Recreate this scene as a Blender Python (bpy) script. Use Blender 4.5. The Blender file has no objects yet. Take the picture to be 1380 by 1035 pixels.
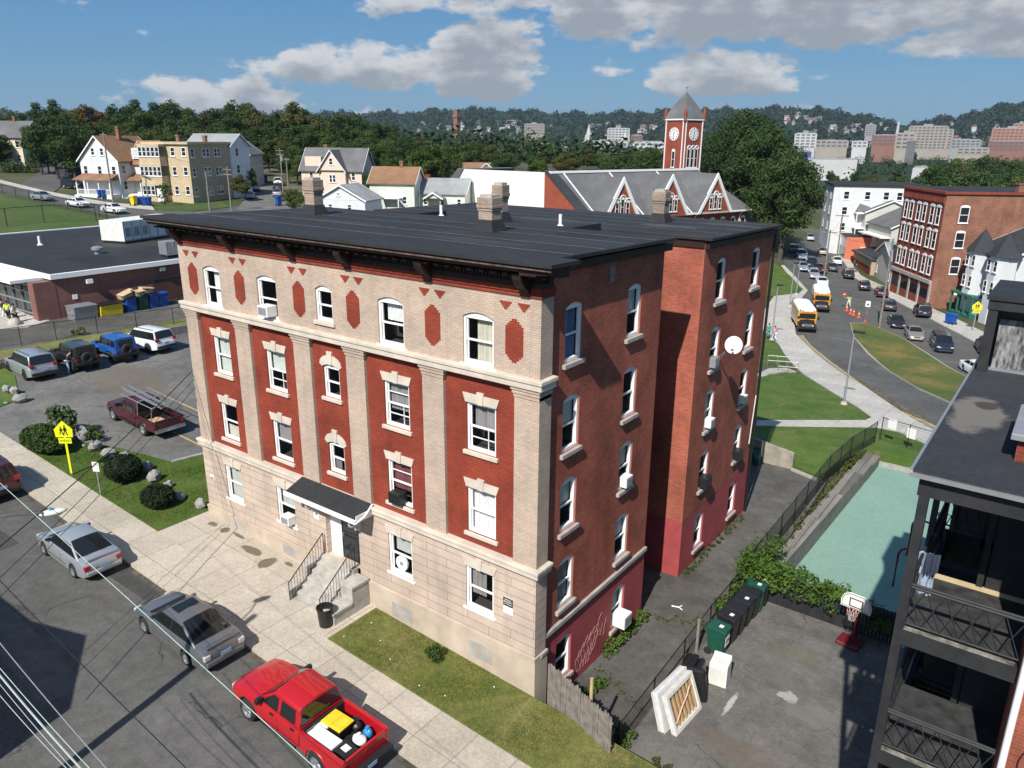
import bpy, bmesh, math, random
from math import sin, cos, pi, radians, sqrt, atan2, floor, hypot
from mathutils import Vector, Matrix
import numpy as np
random.seed(7)
SC = bpy.context.scene
COL = SC.collection
# ------------------------------------------------------------------ camera
FPX, CAM = 1033.823, Vector((12.292, -17.967, 18.281))
PITCH, YAW, ROLL = radians(17.818), radians(36.442), radians(0.469)
FW = Vector((-sin(YAW)*cos(PITCH), cos(YAW)*cos(PITCH), -sin(PITCH)))
_r = Vector((cos(YAW), sin(YAW), 0)); _u = _r.cross(FW)
RT = _r*cos(ROLL) + _u*sin(ROLL); UP = -_r*sin(ROLL) + _u*cos(ROLL)
cd = bpy.data.cameras.new('camera'); cam = bpy.data.objects.new('camera', cd); COL.objects.link(cam)
cd.sensor_width = 36; cd.lens = FPX/1380*36; cd.clip_end = 20000; cd.clip_start = .1
cam.matrix_world = Matrix(((RT.x, UP.x, -FW.x, CAM.x), (RT.y, UP.y, -FW.y, CAM.y), (RT.z, UP.z, -FW.z, CAM.z), (0, 0, 0, 1)))
SC.camera = cam
# ------------------------------------------------------------------ light
SUN_DIR = Vector((.2175, -1, 1.0)).normalized()
SUN_EL = math.asin(SUN_DIR.z); SUN_AZ = atan2(SUN_DIR.x, SUN_DIR.y)      # azimuth clockwise from +Y
sd = bpy.data.lights.new('sun', 'SUN'); sd.energy = 4.5; sd.angle = radians(.53); sd.color = (1, .955, .88)
so = bpy.data.objects.new('sun', sd); COL.objects.link(so)
so.rotation_euler = (-SUN_DIR).to_track_quat('-Z', 'Y').to_euler()
vs = SC.view_settings; vs.view_transform = 'Standard'; vs.look = 'None'; vs.gamma = 1; vs.use_curve_mapping = False; vs.exposure = 0.48
SC.cycles.max_bounces = 6; SC.cycles.transparent_max_bounces = 12
W = bpy.data.worlds.new('World'); SC.world = W; W.use_nodes = True
nt = W.node_tree; nt.nodes.clear()
def wn(t, **k):
    n = nt.nodes.new(t)
    for a, b in k.items(): setattr(n, a, b)
    return n
def wl(a, b): nt.links.new(a, b)
def wm(op, a, b=None, c=None):
    n = wn('ShaderNodeMath', operation=op)
    for i, v in enumerate((a, b, c)):
        if v is None: continue
        if isinstance(v, (int, float)): n.inputs[i].default_value = v
        else: wl(v, n.inputs[i])
    return n.outputs[0]
sky = wn('ShaderNodeTexSky', sky_type='NISHITA'); sky.sun_disc = False
sky.sun_elevation = SUN_EL; sky.sun_rotation = SUN_AZ; sky.altitude = 100; sky.air_density = 1.0; sky.dust_density = .6; sky.ozone_density = 3.0
tc = wn('ShaderNodeTexCoord'); sep = wn('ShaderNodeSeparateXYZ'); wl(tc.outputs['Generated'], sep.inputs[0])
dx, dy, dz = sep.outputs
hyp = wm('SQRT', wm('ADD', wm('MULTIPLY', dx, dx), wm('MULTIPLY', dy, dy)))
azm = wm('MULTIPLY', wm('ARCTAN2', dx, dy), 57.2958)                       # degrees clockwise from +Y
elv = wm('MULTIPLY', wm('ARCTAN2', dz, hyp), 57.2958)
# clouds: fluffy noise shaped by banks standing at fixed bearings and elevations
cx3 = wn('ShaderNodeCombineXYZ'); wl(wm('MULTIPLY', azm, .17), cx3.inputs[0]); wl(wm('MULTIPLY', elv, .34), cx3.inputs[1])
nz = wn('ShaderNodeTexNoise'); nz.inputs['Scale'].default_value = 1.6; nz.inputs['Detail'].default_value = 11; nz.inputs['Roughness'].default_value = .58
wl(cx3.outputs[0], nz.inputs['Vector'])
cx4 = wn('ShaderNodeCombineXYZ'); wl(wm('ADD', wm('MULTIPLY', azm, .17), .02), cx4.inputs[0]); wl(wm('ADD', wm('MULTIPLY', elv, .34), .22), cx4.inputs[1])
nz2 = wn('ShaderNodeTexNoise'); nz2.inputs['Scale'].default_value = 1.6; nz2.inputs['Detail'].default_value = 8; nz2.inputs['Roughness'].default_value = .55
wl(cx4.outputs[0], nz2.inputs['Vector'])
def bank(a, e, ra, re, amp, flat=1.0):
    u = wm('DIVIDE', wm('SUBTRACT', azm, a), ra); v = wm('DIVIDE', wm('SUBTRACT', elv, e), re)
    if flat != 1.0:                                                         # a flatter base than top
        v = wm('MULTIPLY', v, wm('ADD', 1.0, wm('MULTIPLY', wm('LESS_THAN', v, 0), flat-1)))
    d2 = wm('ADD', wm('MULTIPLY', u, u), wm('MULTIPLY', v, v))
    return wm('MULTIPLY', wm('MAXIMUM', wm('SUBTRACT', 1.0, d2), 0.0), amp)
PXB = [(640, 98, 98, 66, .9, 1.6), (480, 96, 190, 40, .62, 1.3), (975, 106, 112, 44, .85, 1.7), (290, 134, 150, 34, .62, 1.4), (1050, 16, 470, 56, .72, 1.1),
       (1310, 60, 120, 30, .66, 1.5), (760, 2, 330, 28, .6, 1.0), (40, -30, 200, 40, .25, 1), (520, 165, 90, 24, .4, 1), (730, 165, 150, 16, .34, 1), (830, 90, 40, 16, .45, 1), (1200, -60, 700, 60, .7, 1.0), (1010, 146, 80, 14, .5, 1.2)]
def mask(ev):
    global elv
    keep, elv = elv, ev; out = None
    for px, py, rx, ry, amp, flat in PXB:
        d = FW + RT*((px-690)/FPX) - UP*((py-517.5)/FPX)
        q = bank(math.degrees(atan2(d.x, d.y)), math.degrees(atan2(d.z, hypot(d.x, d.y))), rx/FPX*57.3*1.12, ry/FPX*57.3*1.05, amp, flat)
        out = q if out is None else wm('MAXIMUM', out, q)
    elv = keep; return out
raw = wm('ADD', wm('MULTIPLY', wm('SUBTRACT', nz.outputs[0], .5), 1.75), wm('SUBTRACT', mask(elv), .27))
den = wn('ShaderNodeMapRange'); den.interpolation_type = 'SMOOTHSTEP'; wl(raw, den.inputs[0]); den.inputs[1].default_value = 0; den.inputs[2].default_value = .24
above = wm('ADD', wm('MULTIPLY', wm('SUBTRACT', nz2.outputs[0], .5), 1.9), wm('SUBTRACT', mask(wm('ADD', elv, 1.2)), .27))
thick = wn('ShaderNodeMapRange'); thick.interpolation_type = 'SMOOTHSTEP'; wl(above, thick.inputs[0]); thick.inputs[1].default_value = -.15; thick.inputs[2].default_value = .5
ccol = wn('ShaderNodeMix', data_type='RGBA'); wl(thick.outputs[0], ccol.inputs['Factor'])
ccol.inputs[6].default_value = (5.2, 5.2, 5.25, 1); ccol.inputs[7].default_value = (2.5, 2.7, 3.0, 1)
lowf = wn('ShaderNodeMapRange'); wl(elv, lowf.inputs[0]); lowf.inputs[1].default_value = 15; lowf.inputs[2].default_value = 55; lowf.inputs[3].default_value = .85; lowf.inputs[4].default_value = .2
blue = wn('ShaderNodeMix', data_type='RGBA'); wl(lowf.outputs[0], blue.inputs['Factor']); wl(sky.outputs[0], blue.inputs[6])
grad = wn('ShaderNodeMix', data_type='RGBA'); gf = wn('ShaderNodeMapRange'); wl(elv, gf.inputs[0]); gf.inputs[1].default_value = 0; gf.inputs[2].default_value = 9; wl(gf.outputs[0], grad.inputs['Factor'])
grad.inputs[6].default_value = (1.0, 2.35, 3.75, 1); grad.inputs[7].default_value = (.5, 1.75, 3.55, 1); wl(grad.outputs[2], blue.inputs[7])
cm = wn('ShaderNodeMix', data_type='RGBA'); wl(wm('MULTIPLY', den.outputs[0], .9), cm.inputs['Factor']); wl(blue.outputs[2], cm.inputs[6]); wl(ccol.outputs[2], cm.inputs[7])
bg = wn('ShaderNodeBackground'); bg.inputs['Strength'].default_value = .1; wl(cm.outputs[2], bg.inputs['Color'])
wo = wn('ShaderNodeOutputWorld'); wl(bg.outputs[0], wo.inputs['Surface'])
# ------------------------------------------------------------------ terrain height and picking points on it
def clamp(v, a=0., b=1.): return a if v < a else b if v > b else v
def sstep(v): v = clamp(v); return v*v*(3-2*v)
RIDGE = [(-110, 60), (-75, 60), (-62, 75), (-44, 90), (-40, 105), (-36, 102), (-33, 90), (-25, 102), (-17.5, 112), (-14.5, 100), (-10.6, 56), (-8, 82), (-5.9, 108), (-2.7, 142), (5, 165), (20, 160), (60, 150), (110, 60)]
def gz(x, y):
    hl = .056*clamp(-x, -8, 260)
    hr = -1.2 - 2.8*clamp((y-32)/33) - .02*clamp(y-65, 0, 150)
    hb = hr + (hl-hr)*clamp((-x-20)/50)
    if x < -18.7: t = clamp((y-25)/25)
    elif x > -1: t = 0. if y < -.05 else 1.
    else: t = clamp((y-5)/8)
    h = hl + (hb-hl)*t
    r = hypot(x, y)
    if r > 260:
        h += (-13 - h)*sstep((r-260)/300)
        if r > 1300:
            a = math.degrees(atan2(x-CAM.x, y-CAM.y)); top = 60
            for (a0, h0), (a1, h1) in zip(RIDGE, RIDGE[1:]):
                if a0 <= a <= a1: top = h0 + (h1-h0)*(a-a0)/(a1-a0)
            top += 5*sin(a*1.9) + 4*sin(a*4.3+1) + 2.5*sin(a*9.7)
            h += (top*1.02+13)*sstep((r-1300)/1700)*(1 + .0)
    return h
def ray(px, py): return FW + RT*((px-690)/FPX) - UP*((py-517.5)/FPX)
def G(px, py, dz=0.):                       # the ground point a sight line meets
    d = ray(px, py); t0, t = 1., 1.
    while t < 9000:
        p = CAM + d*t
        if p.z < gz(p.x, p.y)+dz: break
        t0 = t; t *= 1.01
    for _ in range(30):
        m = (t0+t)/2; p = CAM + d*m
        if p.z < gz(p.x, p.y)+dz: t = m
        else: t0 = m
    return CAM + d*t
def onz(px, py, z): d = ray(px, py); return CAM + d*((z-CAM.z)/d.z)
def ony(px, py, y): d = ray(px, py); return CAM + d*((y-CAM.y)/d.y)
def atd(px, py, w): return CAM + ray(px, py)*w
# ------------------------------------------------------------------ mesh helpers
class MB:
    def __init__(s): s.v = []; s.f = []; s.m = []
    def add(s, vs, fs, mi=0, M=None):
        o = len(s.v)
        s.v += [tuple(M @ Vector(p)) if M else tuple(p) for p in vs]
        for f in fs: s.f.append(tuple(i+o for i in f)); s.m.append(mi)
        return s
    def box(s, x0, x1, y0, y1, z0, z1, mi=0, M=None):
        v = [(x, y, z) for z in (z0, z1) for y in (y0, y1) for x in (x0, x1)]
        return s.add(v, [(0, 2, 3, 1), (4, 5, 7, 6), (0, 1, 5, 4), (2, 6, 7, 3), (0, 4, 6, 2), (1, 3, 7, 5)], mi, M)
    def quad(s, a, b, c, d, mi=0, M=None): return s.add([a, b, c, d], [(0, 1, 2, 3)], mi, M)
    def poly(s, pts, mi=0, M=None): return s.add(pts, [tuple(range(len(pts)))], mi, M)
    def prism(s, pts, ax, a, b, mi=0, M=None):
        n = len(pts)
        def P(p, c): return {'x': (c, p[0], p[1]), 'y': (p[0], c, p[1]), 'z': (p[0], p[1], c)}[ax]
        v = [P(p, a) for p in pts] + [P(p, b) for p in pts]
        f = [tuple(range(n))[::-1], tuple(range(n, 2*n))] + [(i, (i+1) % n, n+(i+1) % n, n+i) for i in range(n)]
        return s.add(v, f, mi, M)
    def cyl(s, p0, p1, r0, r1=None, n=10, mi=0, M=None, cap=True):
        r1 = r0 if r1 is None else r1
        p0, p1 = Vector(p0), Vector(p1); d = (p1-p0).normalized()
        a = d.orthogonal().normalized(); b = d.cross(a)
        v = []
        for p, r in ((p0, r0), (p1, r1)):
            v += [p + (a*cos(2*pi*i/n) + b*sin(2*pi*i/n))*r for i in range(n)]
        f = [(i, (i+1) % n, n+(i+1) % n, n+i) for i in range(n)]
        if cap: f += [tuple(range(n))[::-1], tuple(range(n, 2*n))]
        return s.add(v, f, mi, M)
    def tube(s, pts, r, n=6, mi=0, M=None):
        pts = [Vector(p) for p in pts]; v = []; k = len(pts)
        d0 = (pts[-1]-pts[0]).normalized(); ref = Vector((0, 0, 1)) if abs(d0.z) < .9 else Vector((1, 0, 0))
        for i, p in enumerate(pts):
            d = (pts[min(i+1, k-1)]-pts[max(i-1, 0)]).normalized()
            a = d.cross(ref)
            if a.length < 1e-3: a = d.orthogonal()
            a.normalize(); b = a.cross(d); rr = r[i] if isinstance(r, (list, tuple)) else r
            v += [p + (a*cos(2*pi*j/n) + b*sin(2*pi*j/n))*rr for j in range(n)]
        f = [(i*n+j, i*n+(j+1) % n, (i+1)*n+(j+1) % n, (i+1)*n+j) for i in range(k-1) for j in range(n)]
        f += [tuple(range(n))[::-1], tuple(range((k-1)*n, k*n))]
        return s.add(v, f, mi, M)
    def lathe(s, prof, n=16, mi=0, M=None, cap=True):
        v = [(r*cos(2*pi*j/n), r*sin(2*pi*j/n), z) for r, z in prof for j in range(n)]; k = len(prof)
        f = [(i*n+j, i*n+(j+1) % n, (i+1)*n+(j+1) % n, (i+1)*n+j) for i in range(k-1) for j in range(n)]
        if cap: f += [tuple(range(n))[::-1], tuple(range((k-1)*n, k*n))]
        return s.add(v, f, mi, M)
    def ball(s, c, rx, ry=None, rz=None, nu=10, nv=7, mi=0, M=None):
        ry = rx if ry is None else ry; rz = rx if rz is None else rz
        v = [(c[0], c[1], c[2]-rz)]
        for i in range(1, nv):
            t = pi*i/nv
            v += [(c[0]+rx*sin(t)*cos(2*pi*j/nu), c[1]+ry*sin(t)*sin(2*pi*j/nu), c[2]-rz*cos(t)) for j in range(nu)]
        v.append((c[0], c[1], c[2]+rz)); L = len(v)-1
        f = [(0, 1+(j+1) % nu, 1+j) for j in range(nu)]
        f += [(1+i*nu+j, 1+i*nu+(j+1) % nu, 1+(i+1)*nu+(j+1) % nu, 1+(i+1)*nu+j) for i in range(nv-2) for j in range(nu)]
        f += [(L, 1+(nv-2)*nu+j, 1+(nv-2)*nu+(j+1) % nu) for j in range(nu)]
        return s.add(v, f, mi, M)
    def build(s, name, mats, parent=None, smooth=None, bevel=0, fix=True, seg=2):
        me = bpy.data.meshes.new(name); me.from_pydata(s.v, [], s.f)
        if not isinstance(mats, (list, tuple)): mats = [mats]
        for m in mats: me.materials.append(m)
        if len(mats) > 1: me.polygons.foreach_set('material_index', s.m)
        if fix:
            bm = bmesh.new(); bm.from_mesh(me); bmesh.ops.recalc_face_normals(bm, faces=bm.faces); bm.to_mesh(me); bm.free()
        if smooth:
            me.polygons.foreach_set('use_smooth', [True]*len(me.polygons)); me.set_sharp_from_angle(angle=radians(smooth))
        o = bpy.data.objects.new(name, me); COL.objects.link(o)
        if parent: o.parent = parent
        if bevel:
            b = o.modifiers.new('bevel', 'BEVEL'); b.width = bevel; b.segments = seg; b.limit_method = 'ANGLE'; b.angle_limit = radians(40)
        return o
def tag(o, label, cat, group=None, kind=None):
    if label: o['label'] = label
    if cat: o['category'] = cat
    if group: o['group'] = group
    if kind: o['kind'] = kind
    return o
def thing(name, label, cat, loc=(0, 0, 0), rz=0., group=None):
    o = bpy.data.objects.new(name, None); COL.objects.link(o); o.location = loc; o.rotation_euler = (0, 0, rz); o.empty_display_size = .3
    return tag(o, label, cat, group)
def copy_tree(o, parent=None):
    c = o.copy(); COL.objects.link(c)
    if parent: c.parent = parent
    for ch in o.children: copy_tree(ch, c)
    return c
def dup(o, loc, rz=0., label=None, sc=None, group=None):
    c = copy_tree(o); c.location = loc; c.rotation_euler = (0, 0, rz)
    if label: c['label'] = label
    if sc: c.scale = (sc, sc, sc) if isinstance(sc, (int, float)) else sc
    if group: c['group'] = group
    return c
def TR(x, y, z, rz=0.): return Matrix.Translation((x, y, z)) @ Matrix.Rotation(rz, 4, 'Z')
# ------------------------------------------------------------------ materials
def nodes(m):
    m.use_nodes = True; t = m.node_tree; b = t.nodes['Principled BSDF']
    return t, b
def N(t, ty, **k):
    n = t.nodes.new(ty)
    for a, b in k.items():
        if a in n.inputs: n.inputs[a].default_value = b
        else: setattr(n, a, b)
    return n
def rgb(c): return (c[0], c[1], c[2], 1)
def wpos(t):
    return N(t, 'ShaderNodeNewGeometry').outputs['Position']
def ramp(t, src, stops):
    r = N(t, 'ShaderNodeValToRGB'); e = r.color_ramp.elements
    while len(e) < len(stops): e.new(.5)
    for i, (p, c) in enumerate(stops): e[i].position = p; e[i].color = rgb(c) if len(c) == 3 else c
    t.links.new(src, r.inputs[0]); return r.outputs[0]
def noise(t, vec, scale, detail=4, rough=.55, dist=0):
    n = N(t, 'ShaderNodeTexNoise'); n.inputs['Scale'].default_value = scale; n.inputs['Detail'].default_value = detail; n.inputs['Roughness'].default_value = rough; n.inputs['Distortion'].default_value = dist
    if vec is not None: t.links.new(vec, n.inputs['Vector'])
    return n.outputs[0]
def mix(t, f, a, b, mode='MIX'):
    n = N(t, 'ShaderNodeMix', data_type='RGBA', blend_type=mode)
    for s, v in ((0, f), (6, a), (7, b)):
        if isinstance(v, (int, float)): n.inputs[s].default_value = v
        elif isinstance(v, tuple): n.inputs[s].default_value = rgb(v)
        else: t.links.new(v, n.inputs[s])
    return n.outputs[2]
def mth(t, op, a, b=None):
    n = N(t, 'ShaderNodeMath', operation=op)
    for i, v in enumerate((a, b)):
        if v is None: continue
        if isinstance(v, (int, float)): n.inputs[i].default_value = v
        else: t.links.new(v, n.inputs[i])
    return n.outputs[0]
def bump(t, b, h, s=.3, d=.02):
    n = N(t, 'ShaderNodeBump'); n.inputs['Strength'].default_value = s; n.inputs['Distance'].default_value = d
    t.links.new(h, n.inputs['Height']); t.links.new(n.outputs[0], b.inputs['Normal'])
def plain(name, c, rough=.6, metal=0., var=.12, sc=3., bmp=0., coat=0., spec=.5):
    m = bpy.data.materials.new(name); t, b = nodes(m)
    b.inputs['Roughness'].default_value = rough; b.inputs['Metallic'].default_value = metal; b.inputs['Coat Weight'].default_value = coat; b.inputs['Specular IOR Level'].default_value = spec
    m.diffuse_color = rgb(c)
    if var:
        tcn = N(t, 'ShaderNodeTexCoord'); f = noise(t, tcn.outputs['Object'], sc, 5)
        lo = tuple(v*(1-var) for v in c); hi = tuple(min(1, v*(1+var)) for v in c)
        t.links.new(ramp(t, f, [(.3, lo), (.7, hi)]), b.inputs['Base Color'])
        if bmp: bump(t, b, noise(t, tcn.outputs['Object'], sc*8, 4), bmp)
    else: b.inputs['Base Color'].default_value = rgb(c)
    return m
def wallvec(t):
    """horizontal run along the wall and height, whichever way an upright wall faces"""
    g = N(t, 'ShaderNodeNewGeometry'); sp = N(t, 'ShaderNodeSeparateXYZ'); t.links.new(g.outputs['Position'], sp.inputs[0])
    sn = N(t, 'ShaderNodeSeparateXYZ'); t.links.new(g.outputs['True Normal'], sn.inputs[0])
    ax = mth(t, 'GREATER_THAN', mth(t, 'ABSOLUTE', sn.outputs[0]), .6)
    u = mth(t, 'ADD', mth(t, 'MULTIPLY', sp.outputs[1], ax), mth(t, 'MULTIPLY', sp.outputs[0], mth(t, 'SUBTRACT', 1., ax)))
    c = N(t, 'ShaderNodeCombineXYZ'); t.links.new(u, c.inputs[0]); t.links.new(sp.outputs[2], c.inputs[1])
    return c.outputs[0], g.outputs['Position'], u, sp.outputs[2]
def brick(name, c1, c2, mortar, bw=.215, rh=.075, ms=.008, dirt=.35, rough=.85, speck=None):
    m = bpy.data.materials.new(name); t, b = nodes(m); b.inputs['Roughness'].default_value = rough; b.inputs['Specular IOR Level'].default_value = .25
    v, pos, u, z = wallvec(t)
    k = N(t, 'ShaderNodeTexBrick'); k.inputs['Scale'].default_value = 1; k.inputs['Brick Width'].default_value = bw; k.inputs['Row Height'].default_value = rh
    k.inputs['Mortar Size'].default_value = ms; k.inputs['Mortar Smooth'].default_value = .3; k.inputs['Bias'].default_value = 0
    k.inputs['Color1'].default_value = rgb(c1); k.inputs['Color2'].default_value = rgb(c2); k.inputs['Mortar'].default_value = rgb(mortar)
    t.links.new(v, k.inputs['Vector'])
    f = noise(t, pos, .55, 6, .62)
    c = mix(t, 1., k.outputs['Color'], ramp(t, f, [(.3, (1-dirt,)*3), (.62, (1.08, 1.05, 1.02))]), 'MULTIPLY')
    # run-off streaks drawn down the wall
    mp = N(t, 'ShaderNodeMapping'); mp.inputs['Scale'].default_value = (2.4, 2.4, .16); t.links.new(pos, mp.inputs[0])
    c = mix(t, ramp(t, noise(t, mp.outputs[0], 1., 5, .6), [(.52, (0, 0, 0)), (.8, (.45, .45, .45))]), c, tuple(q*.45 for q in c1))
    if speck:
        c = mix(t, ramp(t, noise(t, v, 7., 3, .5), [(.72, (0, 0, 0)), (.78, (.8, .8, .8))]), c, speck)
    t.links.new(c, b.inputs['Base Color']); bump(t, b, k.outputs['Fac'], -.35, .01)
    return m
def ground(name, cols, scale, fine=30., rough=.9, bmp=.25, dist=0., spots=None, cracks=None, joints=None, extra=None, mid=1.):
    m = bpy.data.materials.new(name); t, b = nodes(m); b.inputs['Roughness'].default_value = rough; b.inputs['Specular IOR Level'].default_value = .25
    p = wpos(t); c = ramp(t, noise(t, p, scale, 7, .6, dist), cols)
    c = mix(t, 1., c, ramp(t, noise(t, p, 2.2, 6, .72), [(.3, (1-.22*mid,)*3), (.7, (1+.2*mid,)*3)]), 'MULTIPLY')
    g = noise(t, p, fine*.35, 5, .7)
    c = mix(t, 1., c, ramp(t, g, [(.25, (.72, .72, .72)), (.75, (1.22, 1.22, 1.22))]), 'MULTIPLY')
    if spots: c = mix(t, ramp(t, noise(t, p, spots[0], 3, .5), [(spots[1], (0, 0, 0)), (spots[1]+.06, (1, 1, 1))]), c, spots[2])
    if cracks:
        w = N(t, 'ShaderNodeTexVoronoi', feature='DISTANCE_TO_EDGE'); w.inputs['Scale'].default_value = cracks[0]
        mv = N(t, 'ShaderNodeVectorMath', operation='ADD'); t.links.new(p, mv.inputs[0])
        nn = N(t, 'ShaderNodeTexNoise'); nn.inputs['Scale'].default_value = 1.2; nn.inputs['Detail'].default_value = 4; t.links.new(p, nn.inputs['Vector']); t.links.new(nn.outputs['Color'], mv.inputs[1])
        t.links.new(mv.outputs[0], w.inputs['Vector'])
        line = ramp(t, w.outputs['Distance'], [(0, (1, 1, 1)), (cracks[1], (0, 0, 0))])
        line = mix(t, 1., line, ramp(t, noise(t, p, .35, 3), [(.45, (0, 0, 0)), (.6, (1, 1, 1))]), 'MULTIPLY')
        c = mix(t, line, c, cracks[2])
    if joints:
        k = N(t, 'ShaderNodeTexBrick'); k.offset = 0; k.inputs['Scale'].default_value = 1; k.inputs['Brick Width'].default_value = joints[0]; k.inputs['Row Height'].default_value = joints[1]
        k.inputs['Mortar Size'].default_value = joints[2]; k.inputs['Mortar Smooth'].default_value = .1
        k.inputs['Color1'].default_value = (1, 1, 1, 1); k.inputs['Color2'].default_value = (.88, .88, .87, 1); k.inputs['Mortar'].default_value = (.42, .4, .37, 1)
        mp = N(t, 'ShaderNodeMapping'); mp.inputs['Location'].default_value = joints[3]; t.links.new(p, mp.inputs[0]); t.links.new(mp.outputs[0], k.inputs['Vector'])
        c = mix(t, 1., c, k.outputs['Color'], 'MULTIPLY')
    if extra: c = extra(t, p, c)
    t.links.new(c, b.inputs['Base Color'])
    bump(t, b, g, bmp, .02)
    return m
def stain(t, p, c, centre, rx, ry, col, edge=.25, soft=.12, wob=.5):
    """one stain of its own irregular outline at a fixed place"""
    mp = N(t, 'ShaderNodeMapping'); mp.vector_type = 'TEXTURE'; mp.inputs['Location'].default_value = centre; mp.inputs['Scale'].default_value = (rx, ry, 50)
    t.links.new(p, mp.inputs[0])
    l = N(t, 'ShaderNodeVectorMath', operation='LENGTH'); t.links.new(mp.outputs[0], l.inputs[0])
    d = mth(t, 'ADD', l.outputs['Value'], mth(t, 'MULTIPLY', mth(t, 'SUBTRACT', noise(t, p, clamp(.9/min(rx, ry), .4, 5.), 6, .65), .5), wob*2.6))
    return mix(t, ramp(t, d, [(.7, (edge, edge, edge)), (.7+soft, (0, 0, 0))]), c, col)
def foliage(name, a, b2, tr=.25, sc=.35):
    m = bpy.data.materials.new(name); t, b = nodes(m); p = wpos(t)
    oi = N(t, 'ShaderNodeObjectInfo')
    c = ramp(t, noise(t, p, sc, 4, .6), [(.3, a), (.68, b2)])
    c = mix(t, 1., c, ramp(t, noise(t, p, 5., 2), [(.3, (.75, .75, .75)), (.7, (1.3, 1.3, 1.2))]), 'MULTIPLY')
    c = mix(t, 1., c, ramp(t, oi.outputs['Random'], [(0, (.75, .8, .8)), (.5, (1, 1, 1)), (1, (1.35, 1.18, .9))]), 'MULTIPLY')
    t.links.new(c, b.inputs['Base Color']); b.inputs['Roughness'].default_value = .65; b.inputs['Specular IOR Level'].default_value = .25
    tl = N(t, 'ShaderNodeBsdfTranslucent'); t.links.new(c, tl.inputs[0]); ms = N(t, 'ShaderNodeMixShader'); ms.inputs[0].default_value = tr
    t.links.new(b.outputs[0], ms.inputs[1]); t.links.new(tl.outputs[0], ms.inputs[2]); t.links.new(ms.outputs[0], t.nodes['Material Output'].inputs[0])
    return m
def glass(name, tint=(.02, .025, .03), refl=.5, clear=.0):
    m = bpy.data.materials.new(name); t, b = nodes(m); b.inputs['Base Color'].default_value = rgb(tint); b.inputs['Roughness'].default_value = .04; b.inputs['Specular IOR Level'].default_value = refl
    if clear:
        tp = N(t, 'ShaderNodeBsdfTransparent'); ms = N(t, 'ShaderNodeMixShader'); fr = N(t, 'ShaderNodeLayerWeight'); fr.inputs[0].default_value = .3
        f = mth(t, 'ADD', mth(t, 'MULTIPLY', mth(t, 'POWER', fr.outputs['Facing'], 4.), .5), 1-clear)
        t.links.new(f, ms.inputs[0]); t.links.new(tp.outputs[0], ms.inputs[1]); t.links.new(b.outputs[0], ms.inputs[2]); t.links.new(ms.outputs[0], t.nodes['Material Output'].inputs[0])
    return m
def mesh_screen(name, c, cell=.06, wire=.2, diag=True):
    """woven wire: open between the wires"""
    m = bpy.data.materials.new(name); t, b = nodes(m); b.inputs['Base Color'].default_value = rgb(c); b.inputs['Roughness'].default_value = .5
    v, pos, u, z = wallvec(t)
    p1 = mth(t, 'ADD', u, z) if diag else u; p2 = mth(t, 'SUBTRACT', u, z) if diag else z
    f1 = mth(t, 'LESS_THAN', mth(t, 'FRACT', mth(t, 'DIVIDE', p1, cell)), wire); f2 = mth(t, 'LESS_THAN', mth(t, 'FRACT', mth(t, 'DIVIDE', p2, cell)), wire)
    tp = N(t, 'ShaderNodeBsdfTransparent'); ms = N(t, 'ShaderNodeMixShader'); t.links.new(mth(t, 'MAXIMUM', f1, f2), ms.inputs[0])
    t.links.new(tp.outputs[0], ms.inputs[1]); t.links.new(b.outputs[0], ms.inputs[2]); t.links.new(ms.outputs[0], t.nodes['Material Output'].inputs[0])
    return m
M = {}
M['red_front'] = brick('painted red front brick', (.315, .058, .031), (.25, .045, .026), (.16, .036, .023), dirt=.36, ms=.011)
M['red_side'] = brick('weathered red side brick', (.43, .10, .060), (.29, .068, .043), (.30, .19, .145), dirt=.42, speck=(.34, .25, .2))
M['tan_brick'] = brick('tan brick', (.53, .425, .345), (.45, .355, .285), (.29, .23, .19), dirt=.2, ms=.007)
M['ashlar'] = brick('tan coursed stone', (.55, .45, .375), (.50, .405, .335), (.2, .16, .13), bw=1.9, rh=.335, ms=.011, dirt=.28)
M['plinth'] = plain('stained plinth stone', (.47, .385, .30), .9, var=.22, sc=.8, bmp=.15)
M['stone'] = plain('pale trim stone', (.56, .49, .41), .85, var=.15, sc=1.5, bmp=.1)
M['grey_stone'] = plain('grey sill stone', (.36, .33, .30), .9, var=.2, sc=2., bmp=.1)
M['paint_red'] = plain('red masonry paint', (.34, .058, .06), .75, var=.16, sc=1.2, bmp=.2)
M['cornice'] = plain('dark brown cornice paint', (.028, .013, .011), .6, var=.35, sc=2.5, spec=.3)
M['cornice_lip'] = plain('peeling cornice edge', (.11, .075, .065), .7, var=.6, sc=5.)
M['white'] = plain('white window paint', (.80, .80, .79), .5, var=.04, sc=2.)
M['offwhite'] = plain('aged white paint', (.66, .65, .61), .6, var=.1, sc=2.)
M['glass'] = glass('window glass', (.02, .025, .03), .6, clear=.93)
M['dark_glass'] = glass('dark window glass', (.018, .022, .028), .6)
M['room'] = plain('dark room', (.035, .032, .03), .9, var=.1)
M['black'] = plain('black paint', (.012, .012, .013), .45, var=.2)
M['iron'] = plain('black iron', (.014, .014, .016), .5, var=.2)
M['rubber'] = plain('black rubber', (.018, .018, .019), .8, var=.15)
M['galv'] = plain('galvanised steel', (.38, .39, .40), .45, .6, var=.1)
M['grey_metal'] = plain('grey metal', (.30, .31, .32), .5, .3, var=.1)
M['wood_grey'] = plain('weathered grey wood', (.20, .175, .15), .9, var=.35, sc=4., bmp=.3)
M['timber'] = plain('bare timber', (.45, .31, .17), .8, var=.2, sc=4.)
M['conc_stair'] = plain('worn concrete', (.40, .37, .33), .9, var=.25, sc=2.5, bmp=.2)
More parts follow.
